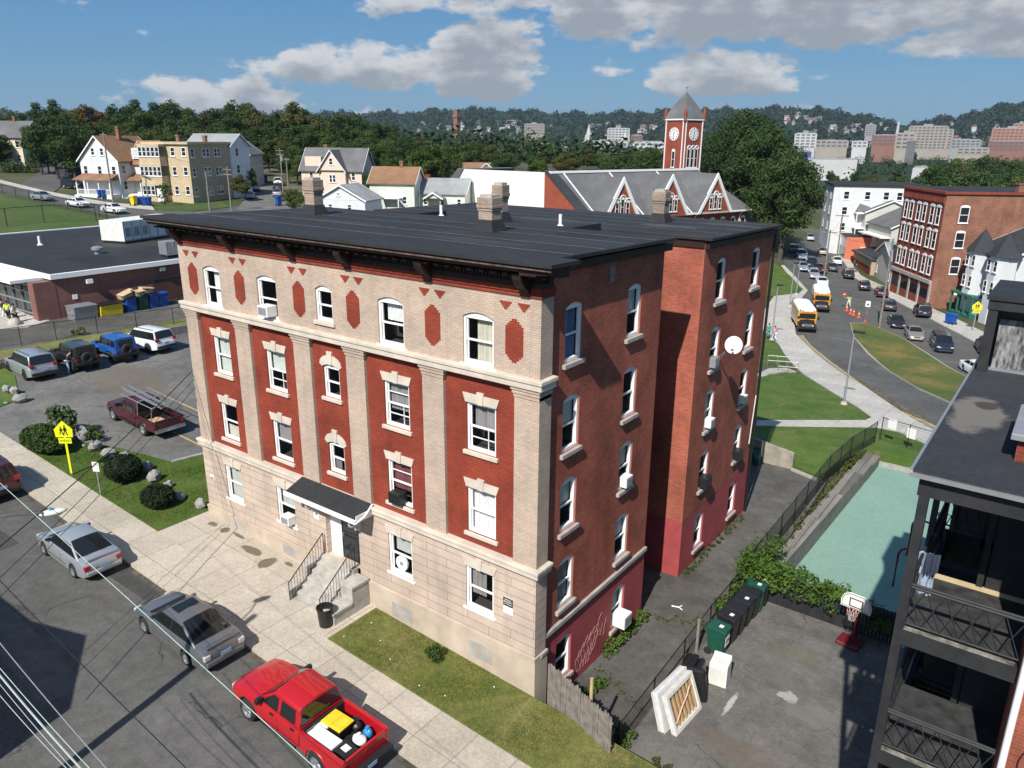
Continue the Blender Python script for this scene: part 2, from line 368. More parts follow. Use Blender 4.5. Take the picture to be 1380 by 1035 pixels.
M['chim_brick'] = brick('buff chimney brick', (.42, .34, .27), (.34, .26, .2), (.22, .18, .15), dirt=.4)
M['plastic_w'] = plain('white plastic', (.74, .74, .72), .45, var=.05)
M['plastic_k'] = plain('black plastic', (.016, .016, .017), .42, var=.15)
M['plastic_g'] = plain('green plastic', (.012, .075, .05), .42, var=.15)
M['plastic_b'] = plain('blue plastic', (.012, .075, .33), .42, var=.12)
M['plastic_y'] = plain('yellow plastic', (.72, .55, .03), .42, var=.1)
for k, c in dict(curtain_white=(.68, .68, .68), curtain_cream=(.55, .53, .44), curtain_grey=(.26, .25, .25), curtain_maroon=(.17, .05, .055), curtain_green=(.50, .55, .50), curtain_dark=(.09, .085, .09), curtain_blue=(.12, .2, .33), blind=(.42, .45, .42)).items():
    M[k] = plain(k.replace('_', ' ') + ' cloth', c, .9, var=.1, sc=4.)
def roofmat(name, c, extra=None, rough=.75):
    m = bpy.data.materials.new(name); t, b = nodes(m); p = wpos(t)
    f = noise(t, p, .35, 6, .6); f2 = noise(t, p, 6., 4)
    cc = ramp(t, f, [(.3, tuple(v*.72 for v in c)), (.52, c), (.75, tuple(v*1.5 for v in c))])
    cc = mix(t, .35, cc, ramp(t, f2, [(.3, tuple(v*.6 for v in c)), (.7, tuple(v*1.5 for v in c))]))
    if extra: cc = extra(t, p, cc)
    t.links.new(cc, b.inputs['Base Color']); b.inputs['Roughness'].default_value = rough; b.inputs['Specular IOR Level'].default_value = .22
    bump(t, b, noise(t, p, 1.5, 5), .3, .03)
    return m
def mainroof(t, p, c):
    for cx, cy, rx, ry, v in ((-3.5, 15.2, 1.8, .7, .085), (-1.5, 18.2, 1.6, .6, .07), (-9, 14, 2.6, .8, .06), (-4.3, 2.2, 2.4, .6, .05), (-12, 3.4, 3., .5, .052), (-10, 6.4, 2.2, .7, .022), (-2.4, 6.2, 1.4, .7, .02), (-16.5, 1.6, 1.6, .5, .055), (-70, 24, 6, 3, .05), (-62, 16, 4, 2, .022)):
        c = stain(t, p, c, (cx, cy, 14.8), rx, ry, (v*1.05, v, v*.92), .75, .5, .7)
    return c
M['roof'] = roofmat('black roof membrane', (.030, .031, .033), mainroof)
M['roof_seam'] = plain('worn seam strip', (.12, .125, .132), .6, var=.4, sc=3.)
M['shingle'] = roofmat('grey slate shingles', (.125, .125, .128))
M['shingle_dark'] = roofmat('dark shingles', (.04, .042, .047))
M['shingle_brown'] = roofmat('brown shingles', (.23, .13, .075))
M['shingle_light'] = roofmat('pale grey shingles', (.26, .27, .27))
# ================================================================== the big brick apartment house
def PF(y0): return lambda u, z, d: (u, y0+d, z)                 # wall facing the street
def PS(x0): return lambda u, z, d: (x0-d, u, z)                 # wall facing the alley
def pbox(mb, P, u0, u1, z0, z1, d0, d1, mi=0):
    v = [P(u, z, d) for d in (d0, d1) for z in (z0, z1) for u in (u0, u1)]
    mb.add(v, [(0, 2, 3, 1), (4, 5, 7, 6), (0, 1, 5, 4), (2, 6, 7, 3), (0, 4, 6, 2), (1, 3, 7, 5)], mi)
def arc(ua, ub, zs, rise, n=6):
    c = (ua+ub)/2; h = (ub-ua)/2
    return [(c - h*cos(pi*i/n), zs + rise*sin(pi*i/n)) for i in range(n+1)] if rise > .3*(ub-ua) else [(ua+(ub-ua)*i/n, zs + rise*(1-((2*i/n)-1)**2)) for i in range(n+1)]
def wall(mb, P, u0, u1, z0, z1, ops, dep=.22, mi=0, mj=None):
    mj = mi if mj is None else mj
    us = sorted({u0, u1} | {q for o in ops for q in o[:2]}); zs = sorted({z0, z1} | {q for o in ops for q in o[2:4]})
    us = [u for u in us if u0 <= u <= u1]; zs = [z for z in zs if z0 <= z <= z1]
    for i in range(len(us)-1):
        for j in range(len(zs)-1):
            uc, zc = (us[i]+us[i+1])/2, (zs[j]+zs[j+1])/2
            if any(o[0] < uc < o[1] and o[2] < zc < o[3] for o in ops): continue
            mb.quad(P(us[i], zs[j], 0), P(us[i+1], zs[j], 0), P(us[i+1], zs[j+1], 0), P(us[i], zs[j+1], 0), mi)
    for o in ops:
        ua, ub, za, zb = o[:4]; r = o[4] if len(o) > 4 else 0
        s = zb-r
        for u in (ua, ub): mb.quad(P(u, za, 0), P(u, za, dep), P(u, s, dep), P(u, s, 0), mj)
        mb.quad(P(ua, za, 0), P(ub, za, 0), P(ub, za, dep), P(ua, za, dep), mj)
        a = arc(ua, ub, s, r) if r else [(ua, zb), (ub, zb)]
        for (p, q), (p2, q2) in zip(a, a[1:]): mb.quad(P(p, q, 0), P(p2, q2, 0), P(p2, q2, dep), P(p, q, dep), mj)
        if r:
            h = len(a)//2
            mb.poly([P(p, q, 0) for p, q in a[:h+1]] + [P(ua, zb, 0)], mi)
            mb.poly([P(p, q, 0) for p, q in a[h:]] + [P(ub, zb, 0)], mi)
def window(P, ua, ub, za, zb, parent, arch=0, cur=None, dep=.06, th=.12, fw=.085, sill=None, lintel=None, mun=(), open_low=False, curcov=(0, 1, 0, 1), frame_mat='white', label=None):
    f = MB(); s = zb-arch; D0, D1 = dep, dep+th
    pbox(f, P, ua, ua+fw, za, s, D0, D1); pbox(f, P, ub-fw, ub, za, s, D0, D1)
    pbox(f, P, ua+fw, ub-fw, za, za+fw*1.3, D0, D1)
    if arch:
        a = arc(ua, ub, s, arch); v0 = [P(p, q, D0) for p, q in a]; v1 = [P(p, q, D1) for p, q in a]; k = len(a)
        f.add(v0+v1, [tuple(range(k))[::-1], tuple(range(k, 2*k))] + [(i, (i+1) % k, k+(i+1) % k, k+i) for i in range(k)])
        pbox(f, P, ua+fw, ub-fw, s-fw*.7, s-.002, D0, D1)
    else: pbox(f, P, ua+fw, ub-fw, s-fw, s, D0, D1)
    mid = za + (s-za)*.5; top = s-fw*.7
    pbox(f, P, ua+fw, ub-fw, mid-.03, mid+.03, D0+.05, D1-.01)
    i0, i1 = ua+fw, ub-fw
    for w0, w1, d in ((mid+.03, top, D0+.055), (za+fw*1.3, mid-.03, D0+.085)):     # sash rails
        pbox(f, P, i0, i0+.04, w0, w1, d, D1-.012); pbox(f, P, i1-.04, i1, w0, w1, d, D1-.012)
    for kind, q in mun:
        if kind == 'h': pbox(f, P, i0, i1, q-.015, q+.015, D0+.07, D1-.015)
        else: pbox(f, P, q-.012, q+.012, za+fw, mid, D0+.07, D1-.015)
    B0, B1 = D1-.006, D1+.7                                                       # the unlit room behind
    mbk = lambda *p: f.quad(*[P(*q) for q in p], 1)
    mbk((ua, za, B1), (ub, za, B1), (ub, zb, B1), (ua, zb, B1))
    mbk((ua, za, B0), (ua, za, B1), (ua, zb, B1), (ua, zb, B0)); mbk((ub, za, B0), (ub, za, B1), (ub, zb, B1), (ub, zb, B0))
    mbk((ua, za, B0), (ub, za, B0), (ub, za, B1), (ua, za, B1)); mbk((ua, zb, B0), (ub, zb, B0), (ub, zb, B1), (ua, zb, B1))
    fr = f.build('window', [M[frame_mat], M['room']], parent, fix=False)
    if label: fr['label'] = label
    g = MB(); gd = D1-.03
    g.quad(P(i0, za+fw, gd), P(i1, za+fw, gd), P(i1, s-fw*.5, gd), P(i0, s-fw*.5, gd)); g.build('pane', M['glass'], fr, fix=False)
    if cur:
        c = MB(); n = 26; c0, c1, k0, k1 = curcov; ca, cb = i0+(i1-i0)*c0, i0+(i1-i0)*c1; za2, zb2 = za+(s-za)*k0, za+(s-za)*k1
        rnd = random.Random(int(ua*100+za*7)); ph = [rnd.uniform(.5, 1.5) for _ in range(n+1)]
        blind = cur in ('blind', 'curtain_green'); amp = .004 if blind else .028
        pts = [(ca+(cb-ca)*i/n, D1+.07+amp*sin(i*2.1*ph[i//6])) for i in range(n+1)]
        for (p, d), (p2, d2) in zip(pts, pts[1:]): c.quad(P(p, za2, d), P(p2, za2, d2), P(p2, zb2, d2), P(p, zb2, d))
        c.build('blind' if blind else 'curtain', M[cur], fr, fix=False)
    if sill:
        b = MB(); pbox(b, P, ua-.11, ub+.11, za-sill[0], za-.001, -sill[1], dep+.02); b.build('sill', M[sill[2]], fr, bevel=.012)
    if lintel == 'flat':
        b = MB(); kw, sp, h = .13, .14, .31; c = (ua+ub)/2
        for pts, pr in (([(ua-.03, zb+.004), (c-kw*.75, zb+.004), (c-kw, zb+h), (ua-sp, zb+h)], .035), ([(c+kw*.75, zb+.004), (ub+.03, zb+.004), (ub+sp, zb+h), (c+kw, zb+h)], .035), ([(c-kw*.75, zb-.004), (c+kw*.75, zb-.004), (c+kw*1.1, zb+h+.1), (c-kw*1.1, zb+h+.1)], .065)):
            k = 4; v = [P(p, q, -pr) for p, q in pts] + [P(p, q, dep*.5) for p, q in pts]
            b.add(v, [(0, 1, 2, 3), (7, 6, 5, 4)] + [(i, (i+1) % 4, 4+(i+1) % 4, 4+i) for i in range(4)])
        b.build('lintel', M['stone'], fr)
    elif lintel == 'arch':
        b = MB(); c = (ua+ub)/2; a = arc(ua-.02, ub+.02, s, arch, 8); o2 = arc(ua-.16, ub+.16, s+.1, arch+.26, 8)
        v = [P(p, q+.004, -.035) for p, q in a] + [P(p, q, -.035) for p, q in o2] + [P(p, q+.004, .03) for p, q in a] + [P(p, q, .03) for p, q in o2]; k = 9
        b.add(v, [(i, i+1, k+i+1, k+i) for i in range(8)] + [(k+i, k+i+1, 3*k+i+1, 3*k+i) for i in range(8)] + [(i, 2*k+i, 2*k+i+1, i+1) for i in range(8)] + [(0, k, 3*k, 2*k), (k-1, 3*k-1, 4*k-1, 2*k-1)])
        pts = [(c-.1, zb-.002), (c+.1, zb-.002), (c+.15, zb+.5), (c-.15, zb+.5)]; v = [P(p, q, -.065) for p, q in pts] + [P(p, q, .03) for p, q in pts]
        b.add(v, [(0, 1, 2, 3), (7, 6, 5, 4)] + [(i, (i+1) % 4, 4+(i+1) % 4, 4+i) for i in range(4)]); b.build('lintel', M['stone'], fr)
    return fr
BLD = thing('apartment_building', 'large four storey red and tan brick apartment house with a black flat roof', 'building')
XL, YB = -18.78, 20.2
A, B, C, D, E = -16.5, -12.83, -9.5, -6.1, -2.3
cols = dict(A=(A, 1.18), B=(B, 1.2), C=(C, .9), D=(D, 1.22), E=(E, 1.22))
def ops(cs, spec): return [(cols[c][0]-cols[c][1]/2, cols[c][0]+cols[c][1]/2) + spec(c) for c in cs]
# front: coursed stone ground storey
o1 = ops('ABDE', lambda c: (2.47, 4.13)); door = (-10.3, -8.36, 1.95, 4.42)
w = MB(); wall(w, PF(0), XL, .06, 1.5, 4.72, o1+[door], .3); w.quad((.06, 0, 1.5), (.06, .64, 1.5), (.06, .64, 4.72), (.06, 0, 4.72)); w.quad((.06, .64, 1.5), (-.1, .64, 1.5), (-.1, .64, 4.72), (.06, .64, 4.72))
w.quad((XL, 0, 1.5), (XL, 8.14, 1.5), (XL, 8.14, 4.72), (XL, 0, 4.72)); w.build('stone_storey', M['ashlar'], BLD)
w = MB()
for x0, x1 in ((XL-.05, door[0]), (door[1], .12)): w.box(x0, x1, -.06, .3, -.8, 1.5-.002)
w.box(.0, .12, .3, .68, -1.6, 1.5-.002); w.box(XL-.05, .12, -.09, .28, 1.5, 1.62); w.box(.0, .15, .28, .7, 1.5, 1.62); w.build('plinth', M['plinth'], BLD)
for x in (A+.1, B+.2, D+.1, E+.15): w = MB(); w.box(x-.6, x+.45, -.068, .1, .95 if x < -11 else .55, 1.42 if x < -11 else 1.2); w.build('blocked_vent', M['grey_stone'], BLD)
# belts
for nm, z, h in (('lower_belt', 4.7, .3), ('upper_belt', 11.08, .33)):
    b = MB(); b.box(XL-.12, .2, -.14, .2, z, z+h*.6); b.box(XL-.16, .24, -.18, .2, z+h*.6, z+h); b.box(.0, .2, .2, .7, z, z+h*.6); b.box(0, .24, .2, .74, z+h*.6, z+h)
    b.build(nm, M['stone'], BLD, bevel=.02)
# red brick panels of the two middle storeys
o2 = ops('ABDE', lambda c: (8.42, 10.1)) + ops('ABDE', lambda c: (5.4, 7.08)) + ops('C', lambda c: (8.82, 10.15, .13)) + ops('C', lambda c: (5.7, 7.03, .13))
w = MB(); wall(w, PF(.13), XL, 0, 4.98, 11.1, o2, .22); w.build('red_panel_wall', M['red_front'], BLD)
for x0, x1 in ((XL, -17.9), (-15.22, -14.25), (-11.47, -10.5), (-8.5, -7.54), (-4.73, -3.79), (-.88, .06)):
    p = MB(); last = x1 > 0
    p.box(x0, x1, 0, .64 if last else .2, 5.0-.03, 10.86)
    for i in range(3): p.box(x0-.04*i-.02, x1+(.0 if last else .04*i+.02)+(.03*i if last else 0), -.03*(i+1), .66 if last else .2, 10.74+.12*i, 10.86+.12*i-.002)
    p.build('pilaster', M['tan_brick'], BLD)
# tan attic storey
o3 = ops('ABDE', lambda c: (11.46, 13.14, .16)) + ops('C', lambda c: (11.82, 13.14, .16))
w = MB(); wall(w, PF(0), XL, .06, 11.4, 13.87, o3, .22); w.quad((.06, 0, 11.4), (.06, .64, 11.4), (.06, .64, 13.87), (.06, 0, 13.87)); w.quad((.06, .64, 11.4), (-.1, .64, 11.4), (-.1, .64, 13.87), (.06, .64, 13.87))
w.build('tan_attic_wall', M['tan_brick'], BLD)
b = MB(); b.box(XL-.04, .1, -.05, .2, 13.87, 14.0); b.box(XL-.07, .13, -.09, .2, 14.0, 14.16); b.box(0, .1, .2, .66, 13.87, 14.0); b.box(0, .13, .2, .66, 14.0, 14.16); b.build('red_brick_band', M['red_front'], BLD)
def stepped(c, zc, hw, hh):
    s = .075; pts = []
    prof = [(hw, hh-3*s), (hw-.07, hh-3*s), (hw-.07, hh-2*s), (hw-.15, hh-2*s), (hw-.15, hh-s), (hw-.24, hh-s), (hw-.24, hh)]
    q = prof + [(-a, h) for a, h in prof[::-1]] + [(-a, -h) for a, h in prof] + [(a, -h) for a, h in prof[::-1]]
    return [(c+a, zc+h) for a, h in q]
for c in (-17.84, -14.57, -10.9, -7.95, -4.19, -.9):
    b = MB(); b.prism(stepped(c, 12.47, .335, .68), 'y', -.007, .05); b.build('red_lozenge', M['red_front'], BLD)
    b = MB()
    for t in (-.33, .34):
        b.prism([(c+t-.225+.056*i, 13.645-.062*j) for i, j in ((0, 0), (0, 1), (1, 1), (1, 2), (2, 2), (2, 3), (3, 3), (3, 4))] + [(c+t+.225-.056*i, 13.645-.062*j) for i, j in ((3, 4), (3, 3), (2, 3), (2, 2), (1, 2), (1, 1), (0, 1), (0, 0))], 'y', -.007, .05)
    b.build('red_triangle_inlay', M['red_front'], BLD)
for k, (c, wd) in cols.items():                      # arch headers over the attic windows
    b = MB(); s = 13.14-.16; a = arc(c-wd/2, c+wd/2, s, .16, 8); o = arc(c-wd/2-.02, c+wd/2+.02, s+.46, .06, 8)
    v = [(p, -.006, q+.003) for p, q in a] + [(p, -.006, q) for p, q in o] + [(p, .02, q) for p, q in o] + [(p, .02, q+.003) for p, q in a]
    b.add(v, [(i, i+1, 10+i, 9+i) for i in range(8)] + [(9+i, 10+i, 19+i, 18+i) for i in range(8)] + [(0, 9, 18, 27), (8, 17, 26, 35)]); b.build('arch_header', M['tan_brick'], BLD)
# cornice
b = MB(); XC, yo = 0.92, -.86
b.box(XL-.1, .16, -.12, .2, 14.16, 14.32); b.box(XL-.06, .1, -.07, .2, 14.32, 14.62); b.box(0, .16, .2, .46, 14.16, 14.62)
prof = [(0.1, 14.6), (-.34, 14.62), (-.34, 14.68), (-.70, 14.7), (-.74, 14.78), (yo, 14.86), (yo, 15.0), (.1, 15.03)]
b.prism(prof, 'x', XL-.9, XC-.001)
b.prism([(-.2, 14.62), (.36, 14.64), (.36, 14.68), (.74, 14.7), (.78, 14.78), (XC, 14.86), (XC, 15.0), (-.2, 15.02)], 'y', yo+.1, .46)
b.build('cornice', M['cornice'], BLD)
b = MB(); b.box(XL-.92, XC+.02, yo-.02, yo+.02, 14.83, 14.87); b.build('cornice_lip', M['cornice_lip'], BLD)
b = MB(); n = 150
for i in range(n): x = XL + (0-XL)*i/(n-1); b.box(x-.035, x+.035, -.115, -.06, 14.34, 14.6)
b.build('dentil_course', M['cornice'], BLD)
for i in range(46): x = XL-.5 + (XC+.1-XL)*i/45; b = MB(); b.box(x-.09, x+.09, -.62, -.1, 14.56, 14.62+.0); b.build('modillion', M['cornice'], BLD)
for x in (XL+.4, -14.72, -10.96, -8.0, -4.24, -.42):
    b = MB(); b.prism([(-.05, 14.0), (-.2, 14.0), (-.3, 14.15), (-.42, 14.2), (-.6, 14.45), (-.62, 14.62), (-.05, 14.62)], 'x', x-.16, x+.16); b.build('bracket', M['cornice'], BLD, bevel=.015)
# alley side
ys = [2.0, 6.0, 13.9, 18.15]; SW = .5
lev = [(11.55, 13.45), (8.5, 10.42), (5.6, 7.5), (2.62, 4.5)]
def sops(yy): return [(y-SW, y+SW, a, b_, .14) for y in yy for a, b_ in lev] + [(y-SW, y+SW, -.5, 1.3, .12) for y in yy]
def zroof(y): return 15.0-.02*(y+1) if y < 8.3 else 14.81-.36*clamp((y-8.3)/3.4) - .018*max(0, y-11.7)
XS = -.06
w = MB(); wall(w, PS(XS), .4, 8.14, 2.0, 14.85, [o for o in sops(ys[:2]) if o[2] > 2], .22)
w.quad((XS, 8.14, 2), (-5, 8.14, 2), (-5, 8.14, 14.8), (XS, 8.14, 14.8)); w.quad((-5, 8.14, -1.6), (-5, 11.9, -1.6), (-5, 11.9, 14.6), (-5, 8.14, 14.6))
w.build('side_wall', M['red_side'], BLD)
w = MB(); wall(w, PS(XS), 11.9, YB, 1.62, 14.4, [o for o in sops(ys[2:]) if o[2] > 2], .22)
w.quad((XS, 11.9, 1.62), (-5, 11.9, 1.62), (-5, 11.9, 14.5), (XS, 11.9, 14.5)); w.quad((XS, YB, -1.6), (XL, YB, -1.6), (XL, YB, 14.35), (XS, YB, 14.35)); w.quad((XL, 8.14, -1.), (XL, 8.14, 14.8), (XL, 0, 14.8), (XL, 0, 4.7))
w.quad((XL, 11.9, 0), (XL, YB, 0), (XL, YB, 14.4), (XL, 11.9, 14.4)); w.quad((XL, 8.14, 0), (-14, 8.14, 0), (-14, 8.14, 14.8), (XL, 8.14, 14.8)); w.quad((XL, 11.9, 0), (-14, 11.9, 0), (-14, 11.9, 14.5), (XL, 11.9, 14.5)); w.quad((-14, 8.14, 0), (-14, 11.9, 0), (-14, 11.9, 14.5), (-14, 8.14, 14.5))
w.build('rear_block_wall', M['red_side'], BLD)
def graffiti(t, p, c): return c
w = MB(); wall(w, PS(XS+.012), .4, 8.14, -1.6, 1.96, [o for o in sops(ys[:2]) if o[2] < 2], .22); w.quad((XS+.012, 8.152, -1.6), (-5, 8.152, -1.6), (-5, 8.152, 1.96), (XS+.012, 8.152, 1.96))
w.build('painted_basement_wall', M['paint_red'], BLD); w = MB(); wall(w, PS(XS+.012), 11.888, YB, -1.6, 1.62, [o for o in sops(ys[2:]) if o[2] < 2], .22); w.quad((XS+.012, 11.888, -1.6), (-5, 11.888, -1.6), (-5, 11.888, 1.62), (XS+.012, 11.888, 1.62)); w.quad((XS+.012, YB, -1.6), (XS, YB, -1.6), (XS, YB, 1.62), (XS+.012, YB, 1.62))
w.build('painted_basement_wall', M['paint_red'], BLD)
b = MB(); b.box(XS-.02, .05, .66, 8.17, 1.955, 2.13); b.build('stone_stripe', M['grey_stone'], BLD, bevel=.015)
b = MB(); b.box(XS-.1, XS+.02, 4.1, 4.45, 13.75, 14.35); b.box(XS, XS+.03, 4.05, 4.5, 14.35, 14.42); b.build('attic_vent', M['wood_grey'], BLD)
# roof
r = MB(); T = .11
def roofpiece(pts, edge=True):
    top = [(x, y, zroof(y)+.05) for x, y in pts]; bot = [(x, y, zroof(y)+.05-T) for x, y in pts]; n = len(pts)
    r.add(top+bot, [tuple(range(n)), tuple(range(n, 2*n))[::-1]] + [(i, (i+1) % n, n+(i+1) % n, n+i) for i in range(n)])
roofpiece([(XL-.98, -.94), (1.0, -.94), (1.0, .52), (.34, .52), (.34, 8.3), (XL-.3, 8.3), (XL-.3, .52), (XL-.98, .52)])
roofpiece([(-13.8, 8.3), (-4.9, 8.3), (-4.9, 11.75), (-13.8, 11.75)])
roofpiece([(XL-.3, 11.75), (.3, 11.75), (.3, YB+.3), (XL-.3, YB+.3)])
r.build('roof', M['roof'], BLD)
for x0, x1, y0, y1 in ((.0, .3, .5, 8.34), (.0, .26, 11.9, YB+.26)):
    b = MB()
    for ya, yb in ((y0, (y0+y1)/2), ((y0+y1)/2, y1)):
        v = [(x, y, zroof(y)-dz) for dz in (.42, .16) for y in (ya, yb) for x in (x0-.06, x1-.14)]
        b.add(v, [(0, 2, 3, 1), (4, 5, 7, 6), (0, 1, 5, 4), (2, 6, 7, 3), (0, 4, 6, 2), (1, 3, 7, 5)])
    b.build('eaves_board', M['cornice'], BLD)
b = MB(); b.box(-4.9, -.08, 11.84, 11.9, 14.05, 14.38); b.build('eaves_board', M['cornice'], BLD)
b = MB()
for y in (1.1, 2.9, 4.9, 6.6, 13.6, 15.5, 17.4, 19.2):
    v = []
    for i in range(21):
        x = XL-.25 + (.2-XL+.3)*i/20; yy = y + .05*sin(i*.9+y) + .012*i
        v += [(x, yy-.045, zroof(yy)+.062), (x, yy+.045, zroof(yy)+.062)]
    b.add(v, [(2*i, 2*i+1, 2*i+3, 2*i+2) for i in range(20)])
b.build('roof_seam', M['roof_seam'], BLD, fix=False)
b = MB(); b.box(-4.98, -4.86, 8.3, 11.72, zroof(10)-.25, zroof(10)+.12); b.box(-13.95, -13.82, 8.3, 11.72, zroof(10)-.2, zroof(10)+.12); b.build('light_well_kerb', M['roof'], BLD)
def chimney(x, y, w_, d_, h, cap=True):
    z = zroof(y)
    c = MB(); c.box(x-w_/2, x+w_/2, y-d_/2, y+d_/2, z-.1, z+h*.62)
    c.box(x-w_/2-.03, x+w_/2+.03, y-d_/2-.03, y+d_/2+.03, z+h*.62, z+h*.7); c.box(x-w_/2-.06, x+w_/2+.06, y-d_/2-.06, y+d_/2+.06, z+h*.7, z+h*.8); c.box(x-w_/2-.04, x+w_/2+.04, y-d_/2-.04, y+d_/2+.04, z+h*.8, z+h)
    ch = c.build('chimney', M['chim_brick'], BLD, bevel=.02)
    c = MB(); a = .16; v = [(x+sx*(w_/2+q), y+sy*(d_/2+q), zz) for q, zz in ((a, z+.055), (.015, z+.48)) for sx, sy in ((-1, -1), (1, -1), (1, 1), (-1, 1))]
    c.add(v, [(0, 1, 5, 4), (1, 2, 6, 5), (2, 3, 7, 6), (3, 0, 4, 7)]); c.build('flashing', M['roof'], ch)
    c = MB(); c.box(x-w_/2+.04, x+w_/2-.04, y-d_/2+.04, y+d_/2-.04, z+h, z+h+.1); c.build('cap', M['conc_stair'], ch)
chimney(-15.76, 5.0, .64, .52, 1.55); chimney(-5.8, 5.05, .64, .58, 1.28); chimney(-8.62, 9.4, .5, .46, 1.62); chimney(-4.6, 17.0, .62, .55, 1.5)
for x, y in ((-13.44, 10.9), (-6.45, 10.9)):
    c = MB(); z = zroof(y); c.cyl((x, y, z), (x, y, z+.55), .075, n=12); c.cyl((x, y, z), (x, y, z+.1), .2, .1, n=12); c.build('vent_pipe', M['white'], BLD, smooth=40)
# windows
FC = {'A4': ('curtain_white', (.35, 1, 0, 1)), 'B4': None, 'C4': None, 'D4': ('curtain_white', (.15, 1, .55, .95)), 'E4': ('curtain_cream', (.3, 1, 0, 1)),
      'A3': ('curtain_green', (0, 1, 0, 1)), 'B3': ('curtain_green', (0, 1, .45, 1)), 'C3': None, 'D3': ('curtain_grey', (0, 1, .35, 1)), 'E3': ('curtain_grey', (.1, 1, .42, 1)),
      'A2': ('curtain_cream', (0, 1, 0, .35)), 'B2': ('curtain_grey', (0, 1, .4, 1)), 'C2': ('curtain_grey', (0, .5, 0, .5)), 'D2': ('curtain_maroon', (0, 1, .3, 1)), 'E2': ('curtain_white', (0, 1, 0, 1)),
      'A1': ('blind', (0, 1, 0, 1)), 'B1': ('blind', (0, 1, .4, 1)), 'D1': ('blind', (.1, .9, .55, 1)), 'E1': ('curtain_grey', (.0, .6, .3, 1))}
for k, (c, wd) in cols.items():
    ua, ub = c-wd/2, c+wd/2
    for fl, y0, za, zb, ar in ((4, 0, 11.46, 13.14, .16), (3, .13, 8.42, 10.1, 0), (2, .13, 5.4, 7.08, 0), (1, 0, 2.47, 4.13, 0)):
        if k == 'C':
            if fl == 1: continue
            za, zb, ar = {4: (11.82, 13.14, .16), 3: (8.82, 10.15, .13), 2: (5.7, 7.03, .13)}[fl]
        cu = FC.get(k+str(fl)); mun = []
        if k+str(fl) in ('D3', 'D2'): mun = [('h', za+(zb-za)*.75)]
        if k+str(fl) in ('D3', 'E3', 'B3'): mun += [('h', za+(zb-za)*.27), ('v', c+.2)]
        window(PF(y0), ua, ub, za, zb, BLD, ar, cu and cu[0], curcov=cu[1] if cu else (0, 1, 0, 1), mun=mun,
               sill=(.14, .09, 'stone') if fl in (2, 3) or k == 'C' else (.09, .05, 'white'), lintel=None if fl == 4 else ('arch' if k == 'C' else 'flat'))
SCUR = ['curtain_blue', 'curtain_green', 'curtain_green', 'curtain_grey', None, 'curtain_green', None, 'blind', 'curtain_white', 'blind', None, 'curtain_grey', 'blind', None, 'curtain_white', None, 'curtain_grey', None, 'blind', None]
q = 0
for y in ys:
    for za, zb in lev + [(-.5, 1.3)]:
        window(PS(XS), y-SW, y+SW, za, zb, BLD, .14 if za > 2 else .12, SCUR[q], dep=.05, sill=(.15, .12, 'grey_stone'), curcov=(0, 1, .0 if q % 3 == 0 else .5, 1)); q += 1
# entrance
e = MB(); e.quad((door[0], .3, 1.9), (door[1], .3, 1.9), (door[1], .3, 4.45), (door[0], .3, 4.45)); e.box(door[0], -9.62, .24, .3, 1.95, 4.42); e.box(-8.52, door[1], .24, .3, 1.95, 4.42); e.box(-9.62, -8.52, .24, .3, 4.2, 4.42); e.box(door[0]+.05, -9.67, .225, .24, 2.1, 3.1); e.box(door[0]+.05, -9.67, .225, .24, 3.2, 4.3)
de = e.build('door_surround', M['white'], BLD)
e = MB(); e.box(-9.6, -8.54, .2, .26, 1.97, 4.18); dd = e.build('door', M['black'], BLD, bevel=.01)
e = MB(); e.quad((-9.48, .194, 3.1), (-8.66, .194, 3.1), (-8.66, .194, 4.05), (-9.48, .194, 4.05)); e.quad((-9.48, .194, 2.1), (-8.66, .194, 2.1), (-8.66, .194, 3.0), (-9.48, .194, 3.0)); e.build('pane', M['dark_glass'], dd)
e = MB(); e.box(-9.52, -9.44, .13, .2, 2.95, 3.1); e.build('handle', M['galv'], dd)
cp = MB(); x0, x1 = -11.55, -7.45
cp.add([(x0, -.9, 4.74), (x1, -.9, 4.74), (x1, -.02, 5.06), (x0, -.02, 5.06), (x0, -.9, 4.68), (x1, -.9, 4.68), (x1, -.02, 4.8), (x0, -.02, 4.8)], [(0, 1, 2, 3), (4, 7, 6, 5), (0, 4, 5, 1), (1, 5, 6, 2), (3, 7, 4, 0), (2, 6, 7, 3)])
can = cp.build('canopy', M['roof'], BLD)
cp = MB(); cp.box(x0-.03, x1+.03, -.99, -.9, 4.6, 4.745); cp.box(x0-.03, x0, -.9, -.02, 4.62, 4.74); cp.box(x1, x1+.03, -.9, -.02, 4.62, 4.9); cp.box(x0+.02, x1-.02, -.88, -.03, 4.63, 4.66); cp.build('gutter', M['white'], can)
cp = MB(); cp.tube([(x1+.02, -.95, 4.62), (x1+.05, -.5, 4.75), (x1+.05, -.08, 5.1), (-4.75, -.05, 5.1), (-4.75, -.05, 5.4)][:3], .035); cp.build('downpipe', M['white'], can)
for x in (-10.75, -8.22):
    cp = MB(); cp.box(x-.07, x+.07, -.75, -.0, 4.48, 4.6); cp.box(x-.07, x+.07, -.14, 0, 3.75, 4.6)
    for (cy_, cz_, rr) in ((-.38, 4.22, .2), (-.3, 4.2, .09), (-.18, 3.92, .11)):
        pts = [(x, cy_+rr*cos(a*.45), cz_+rr*sin(a*.45)) for a in range(15)]; cp.tube(pts, .045)
    cp.build('scroll_bracket', M['offwhite'], BLD)
st = MB(); g0 = .42; n = 7; zt = 1.95
for i in range(n):
    z1 = zt - i*(zt-.52)/n; y0 = -.28-.26*i; st.box(-10.45, -8.5, y0, 0 if i == 0 else y0+.26+.0, g0-.3, z1 - (0 if i == 0 else .0))
